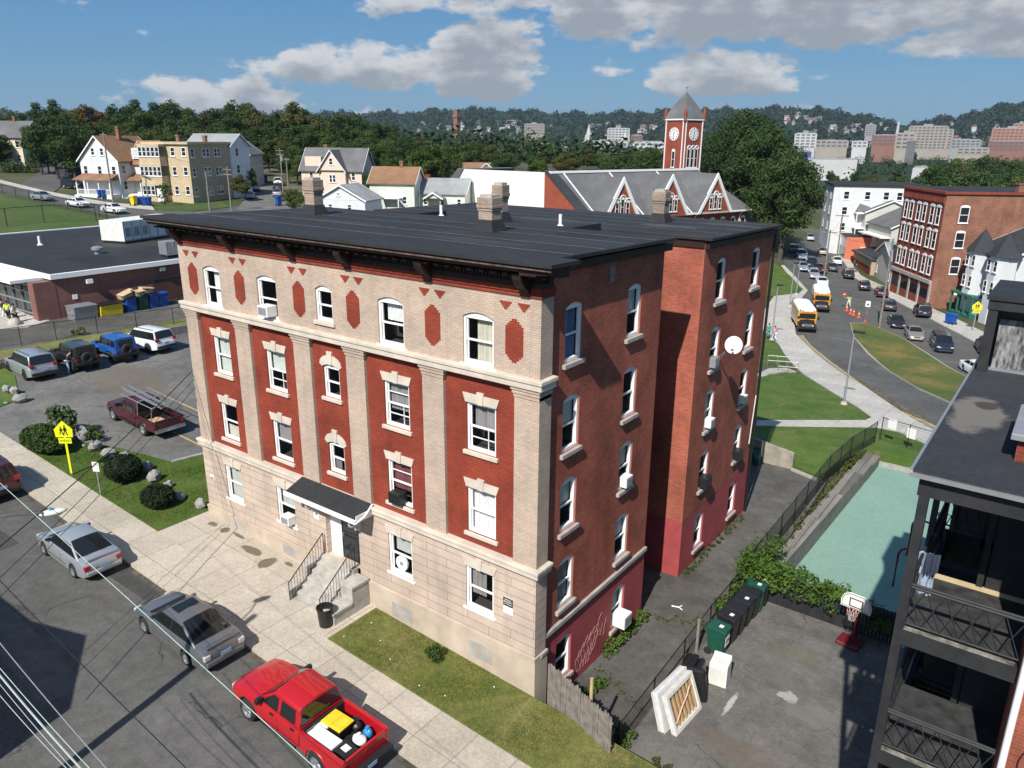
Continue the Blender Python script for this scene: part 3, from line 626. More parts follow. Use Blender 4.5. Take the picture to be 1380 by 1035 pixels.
st.box(-10.3, -8.36, -.0, .3, 1.6, 1.945)
st.build('front_steps', M['conc_stair'], BLD, bevel=.012)
for xa, xb in ((-10.86, -10.46), (-8.49, -7.85)):
    c = MB(); c.box(xa, xb, -.95, -.06, .1, 1.62); c.box(xa, xb, -1.9, -.95, .1, .98); c.box(xa-.03, xb+.03, -.98, -.06, 1.62, 1.74); c.box(xa-.03, xb+.03, -1.95, -.98, .98, 1.1); c.build('cheek_wall', M['conc_stair'], BLD, bevel=.012)
for x in (-10.4, -8.55):
    h = MB(); a, b2 = Vector((x, -.12, 1.95)), Vector((x, -1.95, .55)); up = Vector((0, 0, .95))
    h.tube([a+up, b2+up], .022); h.tube([a+up*.12, b2+up*.12], .014)
    for i in range(14): p = a.lerp(b2, i/13); h.tube([p, p+up], .02 if i in (0, 13) else .009, 5)
    h.build('handrail', M['iron'], BLD)
# graffiti scribbles on the painted wall
gm = MB(); rnd = random.Random(5)
for s_ in range(9):
    y0 = 3.1+s_*.21; z0 = -.55+s_*.1; R0 = rnd.uniform(.15, .34); pts = []
    for i in range(22):
        a = i*.42+s_; pts.append((XS+.016, y0+R0*.8*cos(a)*(1+.3*sin(3*a)), z0+R0*1.5*sin(a)*(1+.25*cos(2*a+s_))))
    gm.tube(pts, .011, 4)
gm.build('graffiti_scrawl', plain('faded pink chalk', (.42, .2, .2), .9, var=.1), BLD)
b = MB(); b.cyl((.02, YB+.1, -1.2), (.02, YB+.1, 14.0), .07); b.build('downpipe', M['black'], BLD)
b = MB(); b.tube([(.02, YB-.15, 5.6), (.04, YB-.5, 3.0)], .03); b.build('conduit', M['offwhite'], BLD)
# ================================================================== ground, roads, lawns
def Z(*p): return [(1000+p[i]/3.632, 340+p[i+1]/3.632) for i in range(0, len(p), 2)]
def GP(px): return [(q.x, q.y) for q in (G(*p) for p in px)]
def sheet(name, pts, mat, off=.05, z=None, skirt=.5, step=3., kind='structure', parent=None):
    bm = bmesh.new(); vs_ = [bm.verts.new((p[0], p[1], 0)) for p in pts]; bm.faces.new(vs_)
    bmesh.ops.triangulate(bm, faces=bm.faces[:])
    for _ in range(12):
        L = [e for e in bm.edges if e.calc_length() > step*(1+.012*max(0, hypot(*(e.verts[0].co.xy))-30))]
        if not L: break
        bmesh.ops.subdivide_edges(bm, edges=L, cuts=1); bmesh.ops.triangulate(bm, faces=[f for f in bm.faces if len(f.verts) > 3])
    for v in bm.verts: v.co.z = (gz(v.co.x, v.co.y) if z is None else z) + off
    bmesh.ops.recalc_face_normals(bm, faces=bm.faces)
    if sum(f.normal.z for f in bm.faces) < 0: bmesh.ops.reverse_faces(bm, faces=bm.faces[:])
    if skirt:
        be = [e for e in bm.edges if e.is_boundary]
        r = bmesh.ops.extrude_edge_only(bm, edges=be)
        for v in r['geom']:
            if isinstance(v, bmesh.types.BMVert): v.co.z -= skirt
    me = bpy.data.meshes.new(name); bm.to_mesh(me); bm.free(); me.materials.append(mat)
    o = bpy.data.objects.new(name, me); COL.objects.link(o)
    if kind: o['kind'] = kind
    if parent: o.parent = parent
    return o
GR = [(.25, (.045, .09, .014)), (.5, (.075, .125, .022)), (.75, (.125, .15, .04))]
M['grass'] = ground('mown lawn', GR, .5, 22., bmp=.5, spots=(.9, .66, (.15, .125, .06)))
M['grass_dry'] = ground('dry lawn', [(.25, (.08, .115, .024)), (.5, (.14, .15, .042)), (.8, (.24, .20, .085))], .45, 16., bmp=.5)
M['grass_far'] = ground('field grass', [(.3, (.05, .09, .018)), (.7, (.095, .12, .035))], .06, 3., bmp=.3)
M['grass_isl'] = ground('traffic island grass', [(.3, (.055, .095, .016)), (.5, (.10, .115, .03)), (.7, (.21, .155, .05))], .22, 6., bmp=.3)
M['asphalt'] = ground('street asphalt', [(.3, (.082, .081, .077)), (.6, (.112, .11, .103)), (.8, (.145, .141, .132))], .28, 40., bmp=.25, cracks=(.26, .011, (.032, .032, .031)), spots=(1.6, .74, (.035, .035, .034)))
def lotx(t, p, c):
    c = stain(t, p, c, (-24.5, 6.2, 1.3), .8, .3, (.03, .03, .03), .7); return stain(t, p, c, (-38, 6.5, 2.), 4., 2.5, (.15, .12, .09), .6, .4)
M['lot'] = ground('parking lot asphalt', [(.28, (.10, .098, .092)), (.55, (.155, .15, .14)), (.8, (.20, .19, .172))], .3, 30., bmp=.25, cracks=(.3, .008, (.045, .043, .04)), extra=lotx)
def alleyx(t, p, c):
    return c
M['alley'] = ground('old alley asphalt', [(.28, (.065, .062, .055)), (.55, (.105, .1, .09)), (.8, (.15, .14, .125))], .45, 30., bmp=.3, cracks=(.34, .010, (.085, .09, .045)), spots=(.8, .7, (.05, .05, .045)))
def yardx(t, p, c):
    c = stain(t, p, c, (5.1, 5.3, -1.2), .12, .75, (.55, .54, .52), .6, .3, .5)
    c = stain(t, p, c, (6.7, 6.9, -1.2), .4, .3, (.5, .48, .46), .55, .6, .8)
    c = stain(t, p, c, (7.6, 6.4, -1.2), 1.1, .6, (.17, .165, .15), .6, .6, .9)
    c = stain(t, p, c, (6.2, 3.2, -1.2), 1.6, .7, (.15, .115, .085), .45, .7, .9)
    c = stain(t, p, c, (6.1, 9.6, -1.2), 1.2, .4, (.13, .125, .06), .4, .5, .9)
    return stain(t, p, c, (5.3, 8.3, -1.2), 1.5, 1.3, (.14, .135, .125), .4, .6, .8)
M['yard'] = ground('worn yard asphalt', [(.25, (.08, .077, .07)), (.5, (.13, .124, .113)), (.75, (.175, .167, .15))], .5, 26., bmp=.35, spots=(1.3, .72, (.19, .185, .175)), cracks=(.25, .007, (.04, .038, .034)), extra=yardx)
def patiox(t, p, c):
    for px, py, rx, ry in ((340, 742, .75, .3), (360, 758, .4, .55), (334, 796, .55, .14), (389, 760, .3, .15), (287, 706, .35, .2), (303, 714, .3, .28), (322, 722, .5, .12)):
        q = G(px, py, .13); c = stain(t, p, c, (q.x, q.y, q.z), rx, ry, (.11, .08, .052), .85, .16, .42)
    return c
CC = [(.3, (.42, .37, .30)), (.55, (.48, .425, .35)), (.8, (.52, .47, .395))]
M['walk'] = ground('concrete sidewalk', CC, .5, 30., bmp=.15, mid=.45, joints=(1.56, 2.15, .012, (.3, -4.68, 0)), spots=(1.1, .76, (.3, .27, .23)))
M['patio'] = ground('concrete forecourt', CC, .45, 30., bmp=.15, mid=.45, joints=(1.9, 1.9, .012, (.1, -2.6, 0)), extra=patiox)
M['conc'] = ground('pale concrete path', [(.3, (.42, .40, .36)), (.7, (.52, .49, .45))], .25, 12., bmp=.1, mid=.4, joints=(2.2, 2.2, .014, (0, 0, 0)))
M['kerb'] = plain('granite kerb', (.33, .31, .28), .85, var=.2)
M['court'] = ground('green sports court', [(.3, (.185, .305, .25)), (.7, (.215, .34, .28))], .3, 50., rough=.8, bmp=.05, mid=.22, spots=(.5, .78, (.2, .33, .27)))
M['earth'] = ground('mixed ground', [(.25, (.05, .075, .025)), (.5, (.085, .09, .045)), (.75, (.17, .155, .12))], .05, 1.2, bmp=.3)
# the one big sheet of land
def axis(a, b, st, out):
    v = [a+i*st for i in range(int((b-a)/st)+1)]; s = st
    while v[-1] < out: s *= 1.09; v.append(v[-1]+s)
    s = st
    while v[0] > -out: s *= 1.09; v.insert(0, v[0]-s)
    return v
xs, ys_ = axis(-200, 60, 2., 5200), axis(-40, 220, 2., 5200)
vv, ff = [], []
for y in ys_:
    for x in xs:
        z = gz(x, y)
        if -49 < x < 10 and -15 < y < 36: z -= .4
        if 2.5 < x < 19 and 12.5 < y < 34.5: z -= 1.6
        vv.append((x, y, z))
nx = len(xs)
for j in range(len(ys_)-1):
    for i in range(nx-1): ff.append((j*nx+i, j*nx+i+1, (j+1)*nx+i+1, (j+1)*nx+i))
me = bpy.data.meshes.new('ground'); me.from_pydata(vv, [], ff); me.polygons.foreach_set('use_smooth', [True]*len(ff))
m = bpy.data.materials.new('land'); t, b = nodes(m); p = wpos(t); b.inputs['Roughness'].default_value = .95; b.inputs['Specular IOR Level'].default_value = .1
near = ramp(t, noise(t, p, .05, 6), [(.3, (.045, .07, .022)), (.5, (.08, .085, .045)), (.72, (.15, .14, .115))])
far = ramp(t, noise(t, p, .012, 8, .7), [(.3, (.010, .024, .009)), (.55, (.022, .044, .016)), (.8, (.045, .065, .025))])
ln = N(t, 'ShaderNodeVectorMath', operation='LENGTH'); t.links.new(p, ln.inputs[0])
t.links.new(mix(t, ramp(t, mth(t, 'DIVIDE', ln.outputs['Value'], 1000.), [(.2, (0, 0, 0)), (.45, (1, 1, 1))]), near, far), b.inputs['Base Color'])
me.materials.append(m); o = bpy.data.objects.new('ground', me); COL.objects.link(o); o['kind'] = 'structure'
# street in front
sheet('street', [(-190, -13.6), (34, -13.6), (34, -4.66), (-190, -4.66)], M['asphalt'], .0)
M['patch'] = ground('darker asphalt patch', [(.3, (.05, .05, .049)), (.7, (.075, .073, .07))], .6, 40.); M['patch_l'] = ground('paler asphalt patch', [(.3, (.10, .098, .094)), (.7, (.135, .13, .124))], .6, 40.)
for a, mt in (([(-21, -10.2), (-12, -10.5), (-11.8, -9.2), (-20.8, -8.9)], 'patch_l'), ([(-9.5, -9.6), (-2, -9.9), (-1.8, -7.7), (-9.3, -7.5)], 'patch_l'), ([(-17.5, -5.6), (-14.6, -5.5), (-14.8, -4.8), (-17.3, -4.8)], 'patch'), ([(-26, -8.5), (-22.5, -8.4), (-22.6, -6.8), (-26.2, -7)], 'patch'), ([(-7.5, -12.5), (-5.2, -12.4), (-5.4, -10.8), (-7.6, -11)], 'patch')): sheet('asphalt_patch', a, M[mt], .006, skirt=0)
sheet('gutter', [(-60, -4.9), (30, -4.86), (30, -4.665), (-60, -4.665)], ground('gutter grit', [(.35, (.055, .05, .04)), (.65, (.13, .115, .085))], 1.8, 30.), .008, skirt=0)
sheet('sidewalk', [(-190, -4.66), (30, -4.66), (30, -2.55), (-190, -2.55)], M['walk'], .125)
sheet('opposite_sidewalk', [(-190, -16.5), (34, -16.5), (34, -13.6), (-190, -13.6)], M['walk'], .125)
sheet('front_lawn', [(-7.5, -2.54), (12, -2.54), (12, -.06), (-7.5, -.05)], M['grass_dry'], .12, skirt=2.)
sheet('forecourt', [(-18.92, -2.54), (-7.51, -2.54), (-7.51, .2), (-18.92, .2)], M['patio'], .13)
sheet('side_lawn', [(-18.93, -2.54), (-33.2, -2.54), (-31.8, -.6), (-28.6, .8), (-24.9, 1.75), (-24.5, 3.9), (-18.0, 3.9)], M['grass'], .11)
LOTP = [(-33.2, -2.54), (-47, -2.54), (-46.6, 20), (-40, 30), (-17, 30), (-17, 3.91), (-24.51, 3.91), (-24.91, 1.76), (-28.61, .81), (-31.81, -.59)]
sheet('parking_lot', LOTP, M['lot'], .05)
sheet('verge', [(-39.3, -1.), (-41.5, -2.5), (-47, -2.5), (-46.6, 2.2), (-44.5, 2.0), (-42, 1.1), (-40, .8)], M['grass'], .1)
sheet('school_pavement', [(-46.6, -8), (-70, -8), (-70, 40), (-46, 40)], M['alley'], .5, skirt=.8)
sheet('grass_bank', [(-46.7, -6), (-49.6, -6), (-48.2, 26), (-45.8, 26), (-46.5, 12)], M['grass_dry'], .56, skirt=.8)
M['line'] = plain('worn yellow paint', (.42, .33, .14), .8, var=.3, sc=4.)
M['line_w'] = plain('worn white paint', (.5, .49, .46), .8, var=.3, sc=4.)
for a, c in (((-34.5, 6.8), (-27.5, 6.8)), ((-31., 4.0), (-25, 4.0)), ((-34.5, 9.6), (-27.5, 9.6))):
    sheet('bay_line', [(a[0], a[1]-.06), (c[0], c[1]-.06), (c[0], c[1]+.06), (a[0], a[1]+.06)], M['line'], .056, skirt=0)
sheet('lot_edge_kerb', [(-24.9, 1.76), (-24.5, 3.85), (-18.5, 3.85), (-18.5, 4.0), (-24.65, 4.0), (-25.05, 1.76)], M['kerb'], .17)
# alley, yard, court
ZA = -1.2
sheet('alley_pavement', [(-7, -.05), (2.95, -.05), (2.95, 13), (2.9, 20), (2.55, 26.9), (1.2, 27.6), (-7, 27.6)], M['alley'], .0, ZA, skirt=2.2)
sheet('yard_pavement', [(2.951, -.05), (14, -.05), (14, 12.55), (2.951, 12.55)], M['yard'], -.004, ZA, skirt=2.2)
sheet('sports_court', [(3.3, 12.56), (15, 12.56), (15, 34.15), (3.3, 34.15)], M['court'], .0, -2.2)
sheet('rear_lawn', GP(Z(75, 857, 300, 860, 660, 865, 760, 885, 925, 960)) + [(7.6, 34.3), (3.2, 34.3), (2.4, 30.5), (2.0, 27.5), (1.2, 27.7), (.3, 28.1), (-6, 28.1)], M['grass'], .1, skirt=2.)
# the loop road, its island, walks and lawns behind
road = [(1275, 600)] + Z(970, 893, 760, 795, 560, 655, 480, 600, 360, 505, 300, 445, 262, 408, 255, 330, 262, 270, 300, 225, 330, 195) + [(1062, 361), (1056, 350), (1062, 338), (1080, 323), (1090, 316), (1101, 315), (1110, 321), (1118, 334), (1135, 351)] + Z(560, 130, 700, 215, 950, 345, 1130, 440, 1260, 505, 1420, 590)
sheet('school_street', GP(road), M['asphalt'], .04, step=4)
walk = Z(965, 897, 800, 802, 640, 692, 480, 592, 360, 502, 300, 442, 262, 405, 253, 330, 258, 270, 290, 230, 322, 190, 250, 110, 205, 65, 190, 68, 232, 120, 297, 185, 280, 205, 235, 216, 150, 226, 100, 300, 100, 380, 175, 450, 240, 545, 300, 602, 430, 684, 560, 762, 632, 815, 600, 829, 70, 829, 70, 857, 660, 864, 760, 882, 930, 962)
sheet('school_walk', GP(walk), M['conc'], .14, step=4)
sheet('entrance_path', GP(Z(70, 605, 130, 575, 215, 572, 262, 590, 215, 590, 140, 600, 90, 625)), M['conc'], .155)
hat = bpy.data.materials.new('diagonal paver band'); t, b = nodes(hat); p = wpos(t); sp = N(t, 'ShaderNodeSeparateXYZ'); t.links.new(p, sp.inputs[0])
fr = mth(t, 'FRACT', mth(t, 'MULTIPLY', mth(t, 'ADD', mth(t, 'MULTIPLY', sp.outputs[0], .3), sp.outputs[1]), 1.45))
t.links.new(mix(t, 1., ramp(t, fr, [(.45, (.16, .13, .095)), (.52, (.36, .29, .19))]), ramp(t, noise(t, p, 3., 4), [(.3, (.75,)*3), (.7, (1.1,)*3)]), 'MULTIPLY'), b.inputs['Base Color']); b.inputs['Roughness'].default_value = .9
sheet('paver_band', GP(Z(262, 408, 300, 444, 360, 505, 480, 595, 640, 695, 800, 806, 965, 899, 1000, 885, 760, 780, 560, 640, 420, 535, 330, 460, 292, 410)), hat, .10, step=4)
sheet('yellow_edge_line', GP(Z(292, 410, 330, 460, 420, 535, 560, 640, 760, 780, 1000, 885, 1003, 880, 765, 777, 566, 637, 425, 532, 335, 458, 297, 410)), M['line'], .108, skirt=0)
ISL = Z(527, 350, 545, 420, 610, 500, 720, 590, 860, 672, 1040, 752, 1085, 695, 1108, 622, 1000, 560, 880, 482, 780, 420, 690, 380, 600, 352)
sheet('island_kerb', GP(ISL), M['kerb'], .15)
ip = [Vector(q) for q in GP(ISL)]; cen = sum(ip, Vector((0, 0)))/len(ip)
sheet('island_grass', [tuple(q + (cen-q).normalized()*.28) for q in ip], M['grass_isl'], .17)
for nm, z in (('school_lawn', (160, 55, 238, 122, 297, 186, 280, 204, 140, 220, 60, 224, 60, 60)), ('school_lawn', (60, 435, 120, 432, 168, 455, 236, 545, 180, 548, 60, 548)), ('school_lawn', (60, 620, 90, 618, 215, 594, 300, 608, 430, 690, 560, 768, 627, 814, 600, 826, 60, 826))):
    sheet(nm, GP(Z(*z)), M['grass'], .165)
sheet('far_sidewalk', GP(Z(550, 128, 700, 215, 950, 345, 1130, 440, 1260, 505, 1300, 470, 1195, 402, 1060, 336, 900, 266, 740, 190, 620, 138, 560, 100)), M['conc'], .16)
sheet('far_sidewalk', GP([(1135, 351), (1118, 334), (1110, 321), (1107, 316), (1112, 316), (1124, 334), (1146, 352), (1160, 372), (1152, 376)]), M['conc'], .16)
# the street with the row houses, upper left, and the side street running back from it
sheet('hill_field', GP([(-60, 262), (0, 264), (90, 284), (150, 296), (150, 330), (-60, 330)]), M['grass_far'], .1, step=5)
sheet('hill_street', GP([(-60, 236), (0, 247), (60, 262), (150, 279), (215, 285), (300, 281), (345, 275), (420, 283), (420, 292), (300, 300), (160, 293), (60, 273), (0, 258), (-60, 248)]), M['asphalt'], .08, step=5)
sheet('hill_sidewalk', GP([(-60, 233), (0, 243), (60, 258), (140, 273), (205, 279), (208, 283), (140, 277), (60, 262), (0, 247), (-60, 237)]), M['conc'], .16, step=5)
sheet('side_street', GP([(318, 285), (335, 262), (340, 246), (366, 244), (385, 262), (400, 285)]), M['lot'], .1, step=5)
sheet('driveway', GP([(28, 250), (60, 227), (70, 222), (100, 238), (70, 262)]), M['asphalt'], .12, step=5)
sheet('corner_lawn', GP([(208, 279), (300, 273), (312, 280), (260, 286), (215, 284)]), M['grass_far'], .18, step=5)
# ================================================================== vehicles
def paint(name, c, metal=.0, rough=.34): return plain(name, c, rough, metal, var=.05, sc=.8, coat=.7)
PAINT = dict(silver=paint('silver paint', (.46, .48, .51), .55), grey=paint('grey metallic paint', (.21, .215, .22), .6), red=paint('red paint', (.42, .008, .014)), maroon=paint('maroon paint', (.07, .008, .013), .2), white=paint('white car paint', (.72, .73, .74)),
             black=paint('black car paint', (.012, .012, .014)), blue=paint('bright blue paint', (.012, .10, .36), .2), navy=paint('navy paint', (.015, .02, .04), .2), gold=paint('gold paint', (.36, .32, .26), .5), dgrey=paint('dark grey paint', (.05, .052, .056), .4), lblue=paint('pale blue paint', (.36, .42, .5), .5), bus=paint('school bus yellow', (.68, .30, .012)))
M['carglass'] = glass('car glass', (.012, .014, .016), .7)
M['tyre'] = plain('tyre rubber', (.016, .016, .016), .85, var=.1); M['alloy'] = plain('alloy wheel', (.42, .43, .44), .35, .7, var=.05)
M['trim'] = plain('black trim', (.014, .014, .015), .55, var=.1); M['chrome'] = plain('chrome', (.6, .6, .61), .2, .9, var=0)
M['lamp_red'] = plain('red lamp lens', (.30, .012, .015), .2, var=.1, coat=.5); M['lamp_clear'] = plain('clear lamp lens', (.55, .56, .57), .12, .2, var=.05, coat=.5); M['lamp_amber'] = plain('amber lens', (.6, .2, .02), .2)
M['plate'] = plain('pale blue number plate', (.28, .42, .60), .5, var=.15, sc=12.)
def lerp_table(tab, x):
    if x <= tab[0][0]: return tab[0][1:]
    for a, b in zip(tab, tab[1:]):
        if x <= b[0]:
            t = (x-a[0])/(b[0]-a[0]); return tuple(p+(q-p)*t for p, q in zip(a[1:], b[1:]))
    return tab[-1][1:]
def wheels(root, xs_, hw, r, w=.21, rim='alloy', spokes=5, near=True):
    for x in xs_:
        for s in (1, -1):
            e = thing('wheel', None, None); e.parent = root; e.location = (x, s*(hw-w/2+.012), r)
            k = MB(); R90 = Matrix.Rotation(radians(-90*s), 4, 'X')
            k.lathe([(r*.60, -w/2), (r*.86, -w/2), (r*.97, -w*.36), (r, -w*.2), (r, w*.2), (r*.97, w*.36), (r*.86, w/2), (r*.62, w/2)], 20 if near else 10, M=R90, cap=False); k.build('tyre', M['tyre'], e, smooth=40)
            k = MB(); k.lathe([(.0, w*.25), (r*.60, w*.22), (r*.64, w*.46), (r*.6, w*.5), (r*.57, w*.28), (r*.2, w*.34), (.0, w*.36)], 20 if near else 10, M=R90)
            if near:
                for i in range(spokes):
                    a = 2*pi*i/spokes; k.box(-r*.08, r*.08, r*.12, r*.58, w*.3, w*.42, M=R90 @ Matrix.Rotation(a, 4, 'Z'))
            k.build('rim', M[rim], e, smooth=30)
def loft(mb, st):
    """st: list of (x, half section pts) from rear to front; mirrored"""
    n = len(st[0][1]); ring = 2*n-2; o = len(mb.v); vs_ = []
    for x, h in st:
        vs_ += [(x, y, z) for y, z in h] + [(x, -y, z) for y, z in h[-2:0:-1]]
    fs = [(i*ring+j, (i+1)*ring+j, (i+1)*ring+(j+1) % ring, i*ring+(j+1) % ring) for i in range(len(st)-1) for j in range(ring)]
    fs += [tuple(range(ring)), tuple(range((len(st)-1)*ring, len(st)*ring))[::-1]]
    mb.add(vs_, fs)
KINDS = dict(
 sedan=dict(wb=2.65, fo=.92, ro=1.05, w=1.76, r=.31, zs=.93, zr=1.42, hood=.80, deck=.96, A=-.30, B=-1.12, C=.66, D=-.50, pill=(1.02,), deckx=1),
 coupe=dict(wb=2.53, fo=.9, ro=.93, w=1.70, r=.29, zs=.92, zr=1.40, hood=.80, deck=.95, A=-.30, B=-1.06, C=.6, D=-.42, pill=(.98,), deckx=1),
 suv=dict(wb=2.8, fo=.9, ro=1.0, w=1.9, r=.37, zs=1.08, zr=1.74, hood=1.02, deck=1.08, A=-.35, B=-1.1, C=-.62, D=-.92, pill=(.1, 1.0), deckx=0, rails=1),
 minivan=dict(wb=3.0, fo=.95, ro=1.1, w=1.95, r=.34, zs=1.05, zr=1.74, hood=.98, deck=1.05, A=.05, B=-.95, C=-.75, D=-1.02, pill=(.15, 1.15), deckx=0),
 hatch=dict(wb=2.6, fo=.85, ro=.75, w=1.74, r=.31, zs=.95, zr=1.47, hood=.85, deck=.98, A=-.3, B=-1.1, C=-.25, D=-.68, pill=(.35, 1.0), deckx=0))
def car(name, label, cat, kind, col, loc, rz, group=None, near=True, rim='alloy', over=None, glassmat='carglass'):
    K = dict(KINDS[kind]); K.update(over or {}); root = thing(name, label, cat, loc, rz, group)
    pm = PAINT[col]; wb, fo, ro, hw, r, zs, zr = K['wb'], K['fo'], K['ro'], K['w']/2, K['r'], K['zs'], K['zr']
    A, B_, C_, D_ = wb+K['A'], wb+K['B'], K['C'], K['D']; ra = r+.055; zb0 = .2 if r < .35 else .28
    tail = .5*K['deck'] + .1
    tab = [(-ro, hw*.74, zb0+.2, tail+.12), (-ro+.05, hw*.88, zb0+.12, K['deck']-.13), (-ro+.16, hw*.95, zb0+.06, K['deck']-.03), (-ro+.4, hw*.985, zb0+.02, K['deck']), (D_+.1 if D_ > -ro+.5 else -ro+.5, hw, zb0, zs+.02), (A-.2, hw, zb0, zs), (A+.1, hw*.995, zb0, zs-.02),
           (wb+fo*.35, hw*.975, zb0, K['hood']), (wb+fo*.72, hw*.93, zb0+.01, K['hood']-.09), (wb+fo-.08, hw*.80, zb0+.03, K['hood']-.20), (wb+fo, hw*.62, zb0+.1, K['hood']-.32)]
    xs_ = {q[0] for q in tab}
    for xc in (0, wb): xs_ |= {xc+ra*cos(pi*i/8) for i in range(9)} | {xc-ra-.004, xc+ra+.004}
    xs_ |= {wb*.5, wb*.35, wb*.65}; st = []
    for x in sorted(v for v in xs_ if -ro <= v <= wb+fo):
        h, zb, zt = lerp_table(tab, x)
        for xc in (0, wb):
            if abs(x-xc) <= ra+.0005: zb = max(zb, r+sqrt(max(0, ra*ra-(x-xc)**2)))
        zb = min(zb, zt-.16)
        st.append((x, [(0, zb), (.86*h, zb), (.975*h, zb+.03), (h, zb+.42*(zt-zb)), (.985*h, zt-.11), (.945*h, zt-.035), (.84*h, zt), (0, zt+.025)]))
    mb = MB(); loft(mb, st); mb.build('body', pm, root, smooth=32)
    # cabin
    bw, tw = hw*.90, hw*.70 if K['deckx'] else hw*.76
    g = MB(); cst = []
    for x, f in ((D_, 0), (C_, 1), ((B_+C_)/2, 1.), (B_, 1), (A, 0)):
        top = zs + (zr-zs)*f; tw_ = bw+(tw-bw)*f; cr = .03*f if x != (B_+C_)/2 else .055
        cst.append((x, [(0, zs-.12), (bw, zs-.12), (bw, zs-.02), (tw_, top-.05*f), (tw_*.86, top+.0), (0, top+cr)]))
    loft(g, cst); g.build('cabin', pm, root, smooth=28, bevel=.03 if near else 0)
    gm_ = M[glassmat]
    def sy(z): return bw+(tw-bw)*(z-zs)/(zr-.05-zs)
    for nm, xa, xb, sg in (('windshield', A, B_, 1), ('rear_window', D_, C_, -1)):
        q = MB(); n_ = 6; i0, i1 = .10, .90; row = []
        nx_, nz_ = (zr-zs)*sg, abs(xb-xa); L = hypot(nx_, nz_); off = .014
        for f in (i0, i1):
            for j in range(n_+1):
                s = -1+2*j/n_; yy = s*(bw+(tw*.93-bw)*f)*(.93)
                row.append((xa+(xb-xa)*f + nx_/L*off, yy, zs+(zr-zs)*f + nz_/L*off + .028*(1-s*s)*f))
        q.add(row, [(j, j+1, n_+2+j, n_+1+j) for j in range(n_)]); q.build(nm, gm_, root, fix=False)
    zl, zh = zs+.045, zr-.13
    def xfront(z): return A+(B_-A)*(z-zs)/(zr-zs)
    def xrear(z): return D_+(C_-D_)*(z-zs)/(zr-zs)
    cuts = [None] + sorted(K['pill']) + [None]
    for s in (1, -1):
        for i in range(len(cuts)-1):
            l0 = (xrear(zl)+.16, xrear(zh)+.13) if cuts[i] is None else (cuts[i]+.045,)*2
            r0 = (xfront(zl)-.16, xfront(zh)-.12) if cuts[i+1] is None else (cuts[i+1]-.045,)*2
            q = MB(); q.quad((l0[0], s*(sy(zl)+.012), zl), (r0[0], s*(sy(zl)+.012), zl), (r0[1], s*(sy(zh)+.012), zh), (l0[1], s*(sy(zh)+.012), zh)); q.build('side_window', gm_, root, fix=False)
    wheels(root, (0, wb), hw, r, rim=rim, near=near)
    u = MB(); u.box(-ro+.25, wb+fo-.25, -hw*.8, hw*.8, zb0-.02, r+.2); u.build('underbody', M['trim'], root)
    # lamps, bumpers, plates, mirrors, handles
    zt_ = K['deck']
    for s in (1, -1):
        q = MB(); q.box(-ro-.012, -ro+.2, s*hw*.62-.0, s*hw*.90, zt_-.34 if K['deckx'] else zt_-.12, zt_-.14 if K['deckx'] else zt_+.1); q.build('taillight', M['lamp_red'], root, bevel=.03)
        q = MB(); q.box(wb+fo-.36, wb+fo-.05, s*hw*.52, s*hw*.86, K['hood']-.30, K['hood']-.15); q.build('headlight', M['lamp_clear'], root, bevel=.04)
        q = MB(); q.box(A-.32, A-.20, s*(bw-.02), s*(bw+.16), zs+.02, zs+.14); q.build('mirror', pm if col not in ('silver', 'red') else M['trim'], root, bevel=.035)
        if near:
            for hx in [p for p in K['pill'][-2:]] + [K['pill'][-1]+.95]:
                q = MB(); q.box(hx-.26, hx-.10, s*(hw*.97), s*(hw+.012), zs-.12, zs-.085); q.build('door_handle', pm, root)
            for dx_ in [K['pill'][-1], K['pill'][-1]+1.0] + ([K['pill'][-1]-.85] if len(K['pill']) else []):
                h, zb, zt = lerp_table(tab, dx_)
                if dx_ < ra+.02: continue
                q = MB(); q.add([(dx_-.006, s*(h*1.003), zb0+.55*(zt-zb0)*.2), (dx_+.006, s*h*1.003, zb0+.55*(zt-zb0)*.2), (dx_+.006, s*(h+.003), zb0+.42*(zt-zb0)), (dx_-.006, s*(h+.003), zb0+.42*(zt-zb0)), (dx_+.006, s*(h*.985+.003), zt-.11), (dx_-.006, s*(h*.985+.003), zt-.11)], [(0, 1, 2, 3), (3, 2, 4, 5)]); q.build('door_seam', M['trim'], root, fix=False)
    q = MB(); q.box(-ro-.05, -ro+.14, -hw*.84, hw*.84, zb0+.14, zb0+.34); q.build('rear_bumper', pm if K['deckx'] else M['trim'], root, bevel=.05)
    q = MB(); q.box(-ro-.06, -ro-.045, -.2, .2, zt_-.36 if K['deckx'] else zb0+.45, zt_-.21 if K['deckx'] else zb0+.6); q.build('number_plate', M['plate'], root)
    q = MB(); q.box(wb+fo-.16, wb+fo+.02, -hw*.72, hw*.72, zb0+.1, zb0+.26); q.build('front_bumper', pm, root, bevel=.05)
    q = MB(); q.box(wb+fo-.12, wb+fo+.012, -hw*.42, hw*.42, K['hood']-.30, K['hood']-.2); q.build('grille', M['trim'], root, bevel=.02)
    if K.get('rails'):
        for s in (1, -1):
            q = MB(); q.tube([(C_+.1, s*tw*.88, zr+.0), (C_+.2, s*tw*.88, zr+.075), (B_-.3, s*tw*.88, zr+.075), (B_-.2, s*tw*.88, zr)], .02); q.build('roof_rail', M['trim'], root)
